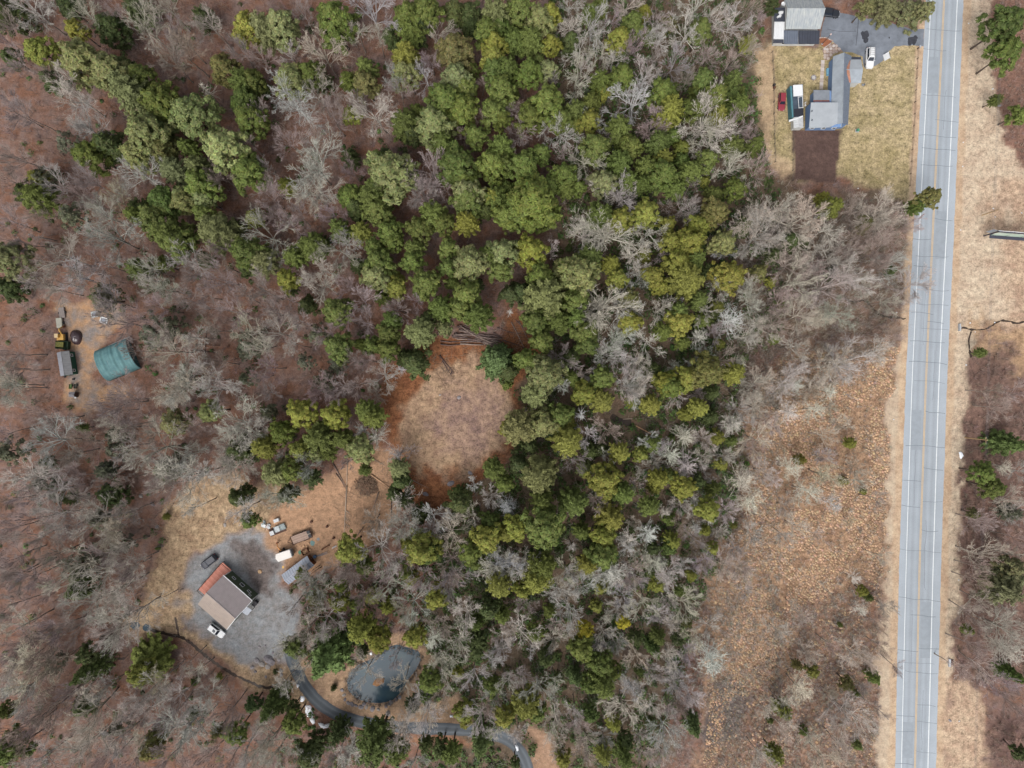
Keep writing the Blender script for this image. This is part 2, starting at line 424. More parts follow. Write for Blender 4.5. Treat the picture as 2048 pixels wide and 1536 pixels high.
def wear_mat(name, c, streaks, rough=.9, dark=None):
    """asphalt: streaks along the lanes by the 'across' attribute, plus noise"""
    m = bpy.data.materials.new(name); m.use_nodes = True
    N, L = m.node_tree.nodes, m.node_tree.links; b = N['Principled BSDF']
    b.inputs['Roughness'].default_value = rough; b.inputs['Specular IOR Level'].default_value = .25
    at = N.new('ShaderNodeAttribute'); at.attribute_name = 'across'
    rp = N.new('ShaderNodeValToRGB'); cr = rp.color_ramp
    cr.elements[0].position = streaks[0][0]; cr.elements[0].color = (streaks[0][1],) * 3 + (1,)
    cr.elements[1].position = streaks[-1][0]; cr.elements[1].color = (streaks[-1][1],) * 3 + (1,)
    for p_, v_ in streaks[1:-1]:
        e = cr.elements.new(p_); e.color = (v_,) * 3 + (1,)
    L.new(at.outputs['Fac'], rp.inputs['Fac'])
    tc = N.new('ShaderNodeTexCoord')
    n1 = N.new('ShaderNodeTexNoise'); n1.inputs['Scale'].default_value = .25; n1.inputs['Detail'].default_value = 5
    n2 = N.new('ShaderNodeTexNoise'); n2.inputs['Scale'].default_value = 3.5; n2.inputs['Detail'].default_value = 3
    L.new(tc.outputs['Object'], n1.inputs['Vector']); L.new(tc.outputs['Object'], n2.inputs['Vector'])
    ad = N.new('ShaderNodeMath'); ad.operation = 'ADD'; L.new(n1.outputs['Fac'], ad.inputs[0]); L.new(n2.outputs['Fac'], ad.inputs[1])
    mr = N.new('ShaderNodeMapRange'); mr.inputs[1].default_value = .7; mr.inputs[2].default_value = 1.3; mr.inputs[3].default_value = .92; mr.inputs[4].default_value = 1.08
    L.new(ad.outputs[0], mr.inputs[0])
    v1 = N.new('ShaderNodeVectorMath'); v1.operation = 'SCALE'; v1.inputs[0].default_value = c[:3]
    L.new(mr.outputs[0], v1.inputs['Scale'])
    v2 = N.new('ShaderNodeVectorMath'); v2.operation = 'MULTIPLY'; L.new(v1.outputs[0], v2.inputs[0]); L.new(rp.outputs['Color'], v2.inputs[1])
    L.new(v2.outputs[0], b.inputs['Base Color'])
    return m
ROADM = wear_mat('old_asphalt', C(170,178,186), [(0,1.06),(.14,1.02),(.17,.91),(.24,1.0),(.30,.86),(.38,1.0),(.45,.87),(.50,.9),(.57,.86),(.64,1.02),(.71,.88),(.77,.98),(.83,.98),(.87,1.04),(1,1.08)])
LANEM = wear_mat('lane_gravel', C(104,110,116), [(0,.75),(.12,.85),(.28,1.2),(.42,.85),(.5,.8),(.6,.85),(.74,1.22),(.88,.85),(1,.75)])
road = strip('road', ROAD_L, ROAD_R, .02, ROADM, kind='structure', sub=1.2, wob=.35)
LINEW = mat('line_white', C(232,236,238), .8, noise=.10, scale=1.5)
LINEY = mat('line_yellow', C(224,186,126), .8, noise=.12, scale=1.2)
CRACK = mat('crack_sealer', C(122,131,140), .8, noise=.2, scale=2)
EL = [(1874.5-0,-220+0),(1862,0),(1842,400),(1824,760),(1812,1136),(1802.7,1536),(1799,1800)]
ER = [(1926.5,-220),(1914.5,0),(1896.2,400),(1877.7,760),(1866,1136),(1855.6,1536),(1852,1800)]
EC = [(1900.5,-220),(1888,0),(1868.5,400),(1851.8,760),(1838.8,1136),(1829.7,1536),(1826,1800)]
pathstrip('edge_line', EL, .17, .024, LINEW, road, sub=3)
pathstrip('edge_line', ER, .22, .024, LINEW, road, sub=3)
for off in (-1.1, 1.1):
    pathstrip('centre_line', [(x + off, y) for x, y in EC], .12, .024, LINEY, road, sub=3)
def road_x(side, y):
    a = np.array(ROAD_L if side == 0 else ROAD_R); return float(np.interp(y, a[:, 1], a[:, 0]))
for y, a, b in [(60,.05,.95),(101,.0,.6),(190,.05,.9),(240,.4,1),(272,.0,.95),(297,.1,.95),(330,.1,.9),(437,.5,.95),(479,.0,.45),(512,.1,.9),(534,.05,.5),(578,.3,.95),(608,.15,.95),(626,.05,.6),(642,.45,.85),(657,.3,.98),(684,.05,.9),(724,.05,.98),(762,.2,.95),(823,.5,.98),(891,.05,1),(935,.5,.98),(963,.0,.45),(1000,.5,.98),(1013,.0,.45),(1060,.5,.9),(1100,.0,.98),(1197,.0,1),(1230,.3,.9),(1295,.5,1),(1302,.0,.5),(1325,.1,.9),(1344,.2,.98),(1408,.5,.95),(1432,.0,.45),(1441,.5,1),(1464,.0,.45),(1502,.5,.98),(1527,.0,.45)]:
    n = 7; pts = []
    for i in range(n):
        t = a + (b - a) * i / (n - 1); yy = y + 6 * (t - .3) + random.uniform(-2.2, 2.2)
        pts.append((road_x(0, yy) * (1 - t) + road_x(1, yy) * t, yy))
    pathstrip('sealed_crack', pts, random.uniform(.07, .13), .028, CRACK, road, sub=.8)
for y0, y1, t in [(20,120,.30),(180,260,.62),(330,430,.55),(540,690,.36),(700,800,.68),(900,1010,.3),(1040,1180,.6),(1220,1330,.34),(1380,1500,.64)]:
    pts = [(road_x(0, y) * (1 - t) + road_x(1, y) * t + random.gauss(0, 1.3), y) for y in np.linspace(y0, y1, 14)]
    pathstrip('sealed_crack', pts, random.uniform(.05, .09), .029, CRACK, road, sub=.8)
for y, t, w, l in [(150,.3,2.6,9),(470,.7,2.8,12),(860,.3,2.6,10),(1260,.68,2.6,14),(1480,.3,2.7,9)]:
    x = road_x(0, y) * (1 - t) + road_x(1, y) * t
    sheet_q = [(x - w / 2 / S, y - l / 2 / S), (x + w / 2 / S, y - l / 2 / S), (x + w / 2 / S - 1.5, y + l / 2 / S), (x - w / 2 / S - 1.5, y + l / 2 / S)]
    MB().add([(P(*q).x, P(*q).y, .0225) for q in sheet_q[::-1]], [(0, 1, 2, 3)]).build('asphalt_patch', mat('patch_asphalt', C(156, 164, 172), .9, noise=.07, scale=.8), road)
# asphalt drive of the house
c2 = lambda x, y: (1500 + x / 5.69, y / 5.69)
DRIVE = [c2(*q) for q in [(860,190),(1000,140),(1240,195),(1500,235),(1700,290),(1870,335),(1985,325),(1975,522),(1850,515),(1650,525),(1560,590),(1520,690),(1420,750),(1300,770),(1280,640),(1170,600),(1060,590),(940,470),(800,430),(820,330)]]
def sheet(name, poly, z, matl, parent=None, kind=None, rough=.25, n=1.0, t=None):
    """flat polygon with a slightly ragged outline"""
    pts = []
    for (a, b) in zip(poly, poly[1:] + poly[:1]):
        k = max(1, int(math.dist(a, b) * S / n))
        for i in range(k):
            f = i / k
            pts.append((a[0] + (b[0] - a[0]) * f + random.gauss(0, rough), a[1] + (b[1] - a[1]) * f + random.gauss(0, rough)))
    W = [P(*q) for q in pts]
    m = MB()
    if t: m.slab([(w.x, w.y, z) for w in W], t)
    else:
        if sum(W[i].x * W[(i+1) % len(W)].y - W[(i+1) % len(W)].x * W[i].y for i in range(len(W))) < 0: W = W[::-1]
        m.add([(w.x, w.y, z) for w in W], [tuple(range(len(W)))])
    o = m.build(name, matl, parent)
    if kind: tag(o, kind=kind)
    return o
drive = sheet('driveway', DRIVE, .012, mat('drive_asphalt', C(126,132,142), .9, noise=.22, scale=.45, detail=6), kind='structure', rough=.5)
TAR = mat('tar_patch', C(62,64,72), .8, noise=.3, scale=1.2)
for cx, cy, r in [(1310,410,55),(1320,460,35),(1290,380,30),(1850,460,55),(1880,430,30),(1820,490,30),(1585,430,10),(1805,395,12)]:
    x, y = c2(cx, cy)
    k = 10; sheet('tar_patch', [(x + r / 5.69 * random.uniform(.6, 1.2) * math.cos(2*PI*i/k), y + r / 5.69 * random.uniform(.6, 1.2) * math.sin(2*PI*i/k)) for i in range(k)], .017 + .001 * random.random(), TAR, drive, rough=.3, n=.4)
pathstrip('joint', [c2(1235,200), c2(1225,350), c2(1205,520)], .12, .0165, TAR, drive)
pathstrip('joint', [c2(880,330), c2(1000,360), c2(1210,355)], .08, .0165, TAR, drive)
lane = pathstrip('gravel_lane', [(578,1296),(588,1332),(604,1365),(630,1400),(665,1425),(705,1441),(750,1449),(800,1455),(860,1457),(920,1459),(980,1466),(1018,1479),(1042,1502),(1057,1540),(1064,1600),(1064,1720)], [3.2,3.1,3.0,3.2,3.1,3,3,3,3,3,3,3,3,3,3,3], .01, LANEM, kind='structure', wob=.5)

def water_mat(name, c, rough=.08):
    m = bpy.data.materials.new(name); m.use_nodes = True
    N, L = m.node_tree.nodes, m.node_tree.links; b = N['Principled BSDF']
    b.inputs['Base Color'].default_value = c; b.inputs['Roughness'].default_value = rough; b.inputs['IOR'].default_value = 1.33; b.inputs['Specular IOR Level'].default_value = .22
    tc = N.new('ShaderNodeTexCoord'); n1 = N.new('ShaderNodeTexNoise'); n1.inputs['Scale'].default_value = 2.5
    L.new(tc.outputs['Object'], n1.inputs['Vector'])
    bm = N.new('ShaderNodeBump'); bm.inputs['Strength'].default_value = .08; bm.inputs['Distance'].default_value = .05
    L.new(n1.outputs['Fac'], bm.inputs['Height']); L.new(bm.outputs['Normal'], b.inputs['Normal'])
    # silt: paler, browner shallows
    n2 = N.new('ShaderNodeTexNoise'); n2.inputs['Scale'].default_value = .16; n2.inputs['Detail'].default_value = 5
    L.new(tc.outputs['Object'], n2.inputs['Vector'])
    rp = N.new('ShaderNodeValToRGB'); rp.color_ramp.elements[0].position = .5; rp.color_ramp.elements[0].color = c
    rp.color_ramp.elements[1].position = .8; rp.color_ramp.elements[1].color = (c[0] * 1.9, c[1] * 1.55, c[2] * 1.2, 1)
    L.new(n2.outputs['Fac'], rp.inputs['Fac']); L.new(rp.outputs['Color'], b.inputs['Base Color'])
    return m
PONDM = water_mat('pond_water', C(56,78,92), .15)
BROOK = water_mat('brook_water', C(70,60,54), .25)
sheet('pond', POND, -.18, PONDM, kind='structure', rough=.1)
for i, (pts, w) in enumerate([
    ([(1686,596),(1695,600),(1705,604),(1716,602),(1726,599),(1736,603),(1741,612),(1747,620),(1757,629),(1772,634),(1800,635),(1812,637)], .5),
    ([(1918,655),(1930,657),(1945,659),(1962,660),(1978,655),(1990,646),(2003,641),(2018,643),(2034,648),(2060,640)], .4),
    ([(1943,662),(1938,680),(1938,700),(1943,715)], .35),
    ([(293,1256),(312,1262),(335,1268),(358,1273),(375,1281),(390,1294),(410,1311),(440,1333),(470,1350),(495,1362),(515,1371),(535,1377),(546,1373)], .7),
    ([(351,1234),(354,1252),(359,1272)], .45),
    ([(196,1308),(212,1315),(228,1319),(250,1316)], .4),
    ([(1416,762),(1432,757),(1447,764),(1458,775),(1463,790),(1462,804)], .7),
    ([(1222,830),(1232,838),(1246,846),(1262,845)], 1.6),
    ([(1357,1012),(1361,1024),(1362,1036),(1358,1046)], .9),
    ([(1240,1262),(1250,1275),(1254,1295),(1250,1320)], 1.6)]):
    pathstrip('brook', pts, w, .008 + .0005 * i, BROOK, kind='structure', wob=.9, sub=.6)
for cx, cy, r in [(215,1281,17),(226,1276,14),(270,1251,10),(293,1255,9)]:
    k = 14; sheet('pool', [(cx + r * random.uniform(.8, 1.1) * math.cos(2*PI*i/k), cy + .85 * r * random.uniform(.8, 1.1) * math.sin(2*PI*i/k)) for i in range(k)], .014 + random.random() * .002, PONDM if r < 13 else BROOK, kind='structure', rough=.2)
# ================================================================ TREE MESHES
LEAF = foliage_mat('needles', .7, .12)
BARKM = foliage_mat('bark', .9, 0)

def quads(cent, nrm, size, aspect=1.0):
    """square-ish leaf quads at cent facing nrm"""
    n = len(cent)
    nrm = nrm / (np.linalg.norm(nrm, axis=1)[:, None] + 1e-9)
    t = rng.normal(size=(n, 3)); a = np.cross(nrm, t); a /= np.linalg.norm(a, axis=1)[:, None] + 1e-9
    b = np.cross(nrm, a)
    s = np.broadcast_to(size, (n,))[:, None]
    V = np.stack([cent - a * s - b * s * aspect, cent + a * s - b * s * aspect, cent + a * s * .7 + b * s * aspect, cent - a * s * .7 + b * s * aspect], 1).reshape(-1, 3)
    return V, np.arange(4 * n).reshape(n, 4)

def pine_crown(name, nclump=95, per=46, rad=1.0, h0=-1.05, h1=.75, lean=.0, flat=.35, clump=.20, leaf=.058, spiky=0.0, narrow=1.0):
    """crown of unit radius; z=0 is the crown's mid height. Clumps over an egg shape, each a puff of needle tufts"""
    cs = []
    while len(cs) < nclump:
        u = rng.random(); z = h0 + (h1 - h0) * u ** .8
        t = (z - h0) / (h1 - h0)
        prof = (math.sin(PI * min(1, .12 + t * .98) ** .75) ** .6 if spiky == 0 else (1 - t) ** .8 + .05) * narrow
        a = rng.random() * 2 * PI
        rr = prof * rng.uniform(.6, 1.02) if rng.random() < .8 else prof * rng.uniform(.2, .6)
        p = np.array([rr * math.cos(a), rr * math.sin(a), z + rng.normal(0, .05)])
        if all(np.linalg.norm(p - q) > clump * .62 for q in cs) or rng.random() < .06: cs.append(p)
    V, F, T = [], [], []
    off = 0
    lob = 1 + .16 * np.sin(rng.random() * 6 + 3 * np.linspace(0, 2 * PI, 64)) + .10 * np.sin(rng.random() * 6 + 7 * np.linspace(0, 2 * PI, 64))
    for p in cs:
        a = math.atan2(p[1], p[0]); k = lob[int((a % (2 * PI)) / (2 * PI) * 63)]
        p = p * np.array([k, k, 1])
        r = clump * rng.uniform(.65, 1.15)
        d = rng.normal(size=(per, 3)); d /= np.linalg.norm(d, axis=1)[:, None]
        d[:, 2] = np.where(d[:, 2] < -.35, -d[:, 2], d[:, 2])
        q = p + d * r * rng.uniform(.6, 1.0, (per, 1)) * np.array([1, 1, .8])
        out = p / (np.linalg.norm(p) + 1e-6)
        n = d * .7 + out * .25 + np.array([0, 0, .45]) + rng.normal(size=(per, 3)) * .35
        v, f = quads(q, n, leaf * .58 * rng.uniform(.7, 1.3, per), 2.9)
        V.append(v); F.append(f + off); off += len(v)
        base = rng.uniform(.8, 1.2)
        tt = base * rng.uniform(.72, 1.28, (per, 1)) * np.array([[1, 1, 1]]) * (1 + rng.normal(0, .06, (per, 3)))
        T.append(tt)
    # boughs seen through the gaps
    me = arr_mesh(name, np.concatenate(V), np.concatenate(F), LEAF, np.concatenate(T))
    return me

def spruce_crown(name, whorls=9, arms=13, h0=-1.1, h1=1.1, leaf=.05, power=.85):
    """layered boughs reaching out from a central leader"""
    V, F, T = [], [], []; off = 0
    for w in range(whorls):
        t = w / (whorls - 1); z0 = h0 + (h1 - h0) * t
        R = (1 - t) ** power * 1.0 + .06
        na = max(5, int(arms * (1 - .45 * t)))
        for k in range(na):
            a = 2 * PI * (k + rng.random() * .7) / na + w
            L_ = R * rng.uniform(.75, 1.1); m = max(8, int(80 * L_))
            s = rng.uniform(.08, 1, m) ** .8
            side = rng.normal(0, .5, m) * .22 * (1.05 - s) * L_ + rng.normal(0, .03, m)
            q = np.stack([s * L_ * math.cos(a) - side * math.sin(a), s * L_ * math.sin(a) + side * math.cos(a), z0 - .10 * s * L_ + .10 * s * s * L_ + rng.normal(0, .03, m) - np.abs(side) * .3], 1)
            n = np.tile(np.array([math.cos(a) * .35, math.sin(a) * .35, 1.0]), (m, 1)) + rng.normal(size=(m, 3)) * .45
            v, f = quads(q, n, leaf * .58 * rng.uniform(.7, 1.3, m), 2.9)
            V.append(v); F.append(f + off); off += len(v)
            T.append(rng.uniform(.85, 1.15) * rng.uniform(.75, 1.25, (m, 1)) * np.ones((m, 3)))
    return arr_mesh(name, np.concatenate(V), np.concatenate(F), LEAF, np.concatenate(T))

def segs_mesh(name, segs, matl=None, base=1.0):
    """segs: list of (p0,p1,r0,r1,sides); 1 side = flat sliver. all triangles/quads kept as quads"""
    V, F, T = [], [], []; off = 0
    for p0, p1, r0, r1, ns in segs:
        d = p1 - p0; L_ = np.linalg.norm(d)
        if L_ < 1e-6: continue
        d = d / L_
        ref = np.array([0, 0, 1.]) if abs(d[2]) < .9 else np.array([1., 0, 0])
        a = np.cross(d, ref); a /= np.linalg.norm(a); b = np.cross(d, a)
        tint = rng.uniform(.85, 1.15)
        if ns == 1:
            th = rng.random() * PI; c = a * math.cos(th) + b * math.sin(th) * .6
            V += [p0 - c * r0, p0 + c * r0, p1 + c * r1, p1 - c * r1]; F.append((off, off + 1, off + 2, off + 3)); off += 4; T.append(tint)
        else:
            ring = [a * math.cos(2 * PI * k / ns) + b * math.sin(2 * PI * k / ns) for k in range(ns)]
            V += [p0 + c * r0 for c in ring] + [p1 + c * r1 for c in ring]
            for k in range(ns):
                F.append((off + k, off + (k + 1) % ns, off + ns + (k + 1) % ns, off + ns + k)); T.append(tint)
            off += 2 * ns
    T = np.array(T)[:, None] * np.ones((1, 3)) * base
    return arr_mesh(name, np.array(V), np.array(F), matl or BARKM, T)

def unit(v): return v / (np.linalg.norm(v) + 1e-9)
def grow(segs, p, d, L_, r, lev, maxlev, spread, up, sides, kids, wig=.10):
    """a branch of a few bends, its side branches sweeping forward along it"""
    n = (4, 3, 2, 2)[lev]
    pts = [p]; dirs = []; bend = rng.normal(size=3) * wig
    for i in range(n):
        d = unit(d + bend + rng.normal(size=3) * wig + np.array([0, 0, up]))
        q = pts[-1] + d * L_ / n
        segs.append((pts[-1], q, r * (1 - .6 * i / n), r * (1 - .6 * (i + 1) / n), sides[lev])); pts.append(q); dirs.append(d)
    if lev >= maxlev: return
    for k in range(kids[lev]):
        f = rng.uniform(.18, .98); i = min(n - 1, int(f * n)); base = pts[i] + (pts[i + 1] - pts[i]) * (f * n - i)
        side = rng.normal(size=3); side -= dirs[i] * side.dot(dirs[i]); side = unit(side)
        nd = unit(dirs[i] + side * spread * rng.uniform(.6, 1.3))
        grow(segs, base, nd, L_ * rng.uniform(.42, .72) * (1.15 - .5 * f), r * (1 - .5 * f) * rng.uniform(.5, .7), lev + 1, maxlev, spread, up, sides, kids, wig)

def bare_crown(name, limbs=8, kids=(6, 5, 4), spread=.7, up=.05, hb=-.85, limb_r=.03, lw=1.0, twig=.0065, el0=.1, el1=1.1, wig=.10):
    """leafless crown of about unit radius, z=0 at its mid height"""
    segs = []
    sides = (4, 3, 3, 1)
    segs.append((np.array([0, 0, hb]), np.array([.03, .02, -.2]), limb_r * 1.5, limb_r * 1.1, 5))
    segs.append((np.array([.03, .02, -.2]), np.array([0, 0, .3]), limb_r * 1.1, limb_r * .5, 4))
    for k in range(limbs):
        a = 2 * PI * (k + rng.random() * .8) / limbs; el = rng.uniform(el0, el1)
        z = hb + rng.uniform(.1, .85)
        d = np.array([math.cos(a) * math.cos(el), math.sin(a) * math.cos(el), math.sin(el)])
        grow(segs, np.array([0, 0, z]), d, lw * rng.uniform(.7, 1.05), limb_r * rng.uniform(.55, 1.0), 0, 3, spread, up, sides, kids, wig)
    segs = [(a, b, max(r0, twig), max(r1, twig * .75), s) for a, b, r0, r1, s in segs]
    return segs_mesh(name, segs)

def cone_bare(name, arms=46, h0=-1.0, h1=1.0, twig=.008):
    """leafless conical tree: straight spokes along a leader"""
    segs = [(np.array([0, 0, h0]), np.array([0, 0, h1]), .022, .008, 4)]
    for k in range(arms):
        t = (k + rng.random()) / arms; z = h0 + (h1 - h0) * t; R = (1 - t) ** .7 * 1.0 + .18
        a = rng.random() * 2 * PI; el = .15 + .75 * t + rng.normal(0, .12)
        d = np.array([math.cos(a) * math.cos(el), math.sin(a) * math.cos(el), math.sin(el)])
        p0 = np.array([0, 0, z]); p1 = p0 + d * R * .55; p2 = p1 + unit(d + np.array([0, 0, .15]) + rng.normal(size=3) * .1) * R * .45
        segs += [(p0, p1, .015, .012, 3), (p1, p2, .012, .007, 3)]
        for j in range(15):
            f = rng.uniform(.2, 1.0); b = p0 + (p1 - p0) * min(1, f * 2) if f < .5 else p1 + (p2 - p1) * (f * 2 - 1)
            sd = unit(rng.normal(size=3) - d * .2 + d * .8)
            segs.append((b, b + sd * R * rng.uniform(.15, .34), twig, twig * .7, 1))
    return segs_mesh(name, segs)

def snag_mesh(name):
    segs = [(np.array([0, 0, -1.]), np.array([.03, 0, .1]), .03, .022, 5), (np.array([.03, 0, .1]), np.array([0.05, .03, 1.0]), .022, .008, 4)]
    for k in range(34):
        z = rng.uniform(-.5, .95); a = rng.random() * 2 * PI; L_ = (1 - (z + 1) / 2.1) * rng.uniform(.5, 1.1) + .12
        d = np.array([math.cos(a), math.sin(a), rng.uniform(-.15, .5)])
        p = np.array([.02, .01, z]); q = p + unit(d) * L_ * .6; e = q + unit(d + rng.normal(size=3) * .35) * L_ * .4
        segs += [(p, q, .014, .01, 3), (q, e, .01, .005, 3)]
        for j in range(3):
            b = p + (q - p) * rng.uniform(.4, 1); segs.append((b, b + unit(d + rng.normal(size=3) * .8) * L_ * .3, .006, .004, 1))
    return segs_mesh(name, segs)

def trunk_mesh(name, n=7, bend=.02):
    """unit trunk, z 0..1, radius about 1 at foot in x,y"""
    m = MB(); pts, rr = [], []
    bx, by = 0.0, 0.0
    for i in range(6):
        t = i / 5; pts.append((bx * 30, by * 30, t)); rr.append((1.25 if i == 0 else 1.0) * (1 - .6 * t))
        bx += rng.normal(0, bend); by += rng.normal(0, bend)
    vs, fs = [], []
    for p, r in zip(pts, rr):
        for k in range(n):
            a = 2 * PI * k / n; vs.append((p[0] + r * math.cos(a), p[1] + r * math.sin(a), p[2]))
    for i in range(5):
        for k in range(n): fs.append((i * n + k, i * n + (k + 1) % n, (i + 1) * n + (k + 1) % n, (i + 1) * n + k))
    return arr_mesh(name, vs, fs, BARKM, np.ones((len(fs), 3)), smooth=True)

PINES = [pine_crown('pine_crown', 150, 44, clump=.16, leaf=.043, h0=-1.3), pine_crown('pine_crown', 130, 46, clump=.18, leaf=.044, h0=-1.2), pine_crown('pine_crown', 165, 40, clump=.15, leaf=.043, h0=-1.3, h1=.85),
         spruce_crown('pine_crown', 8, 12, -1.2, .8, .045, .42), spruce_crown('pine_crown', 7, 13, -1.1, .7, .046, .36), pine_crown('pine_crown', 140, 42, clump=.17, leaf=.044, h0=-1.4, h1=.95, narrow=.95),
         pine_crown('pine_crown', 120, 48, clump=.19, leaf=.045, h0=-1.2, h1=.7), spruce_crown('pine_crown', 9, 11, -1.3, .95, .043, .5)]
THIN = [pine_crown('thin_crown', 62, 26, spiky=1, h0=-.8, h1=1.2, clump=.17, leaf=.045), pine_crown('thin_crown', 55, 28, h0=-1.1, clump=.18, leaf=.045)]
HEML = [pine_crown('hemlock_crown', 100, 44, spiky=1, h0=-.8, h1=1.2, clump=.2, leaf=.055), pine_crown('hemlock_crown', 90, 46, spiky=1, h0=-.7, h1=1.1, clump=.21, leaf=.055)]
SPRU = [spruce_crown('spruce_crown'), spruce_crown('spruce_crown', 8, 15, power=.7)]
OAKS = [bare_crown('bare_crown', 7 + i % 3, kids=(6, 6, 6), spread=.5 + .1 * (i % 3), up=.03, limb_r=.025, lw=1.2, twig=.0039, el0=.3, el1=1.2, wig=.11) for i in range(10)]
MAPL = [bare_crown('twig_crown', 9, kids=(6, 6, 6), spread=.42, up=.05, limb_r=.015, lw=1.15, twig=.0036, el0=.4, el1=1.3, wig=.07) for i in range(7)]
MAPL2 = [bare_crown('twig_crown', 14, kids=(6, 6, 5), spread=.38, up=.0, limb_r=.011, lw=.95, hb=-.7, twig=.0042, el0=.3, el1=1.4, wig=.06) for i in range(4)]
CONE = [cone_bare('spoke_crown', 46 + 6 * i) for i in range(4)]
SNAG = [snag_mesh('snag_crown') for i in range(3)]
TRUNK = [trunk_mesh('trunk') for i in range(4)]

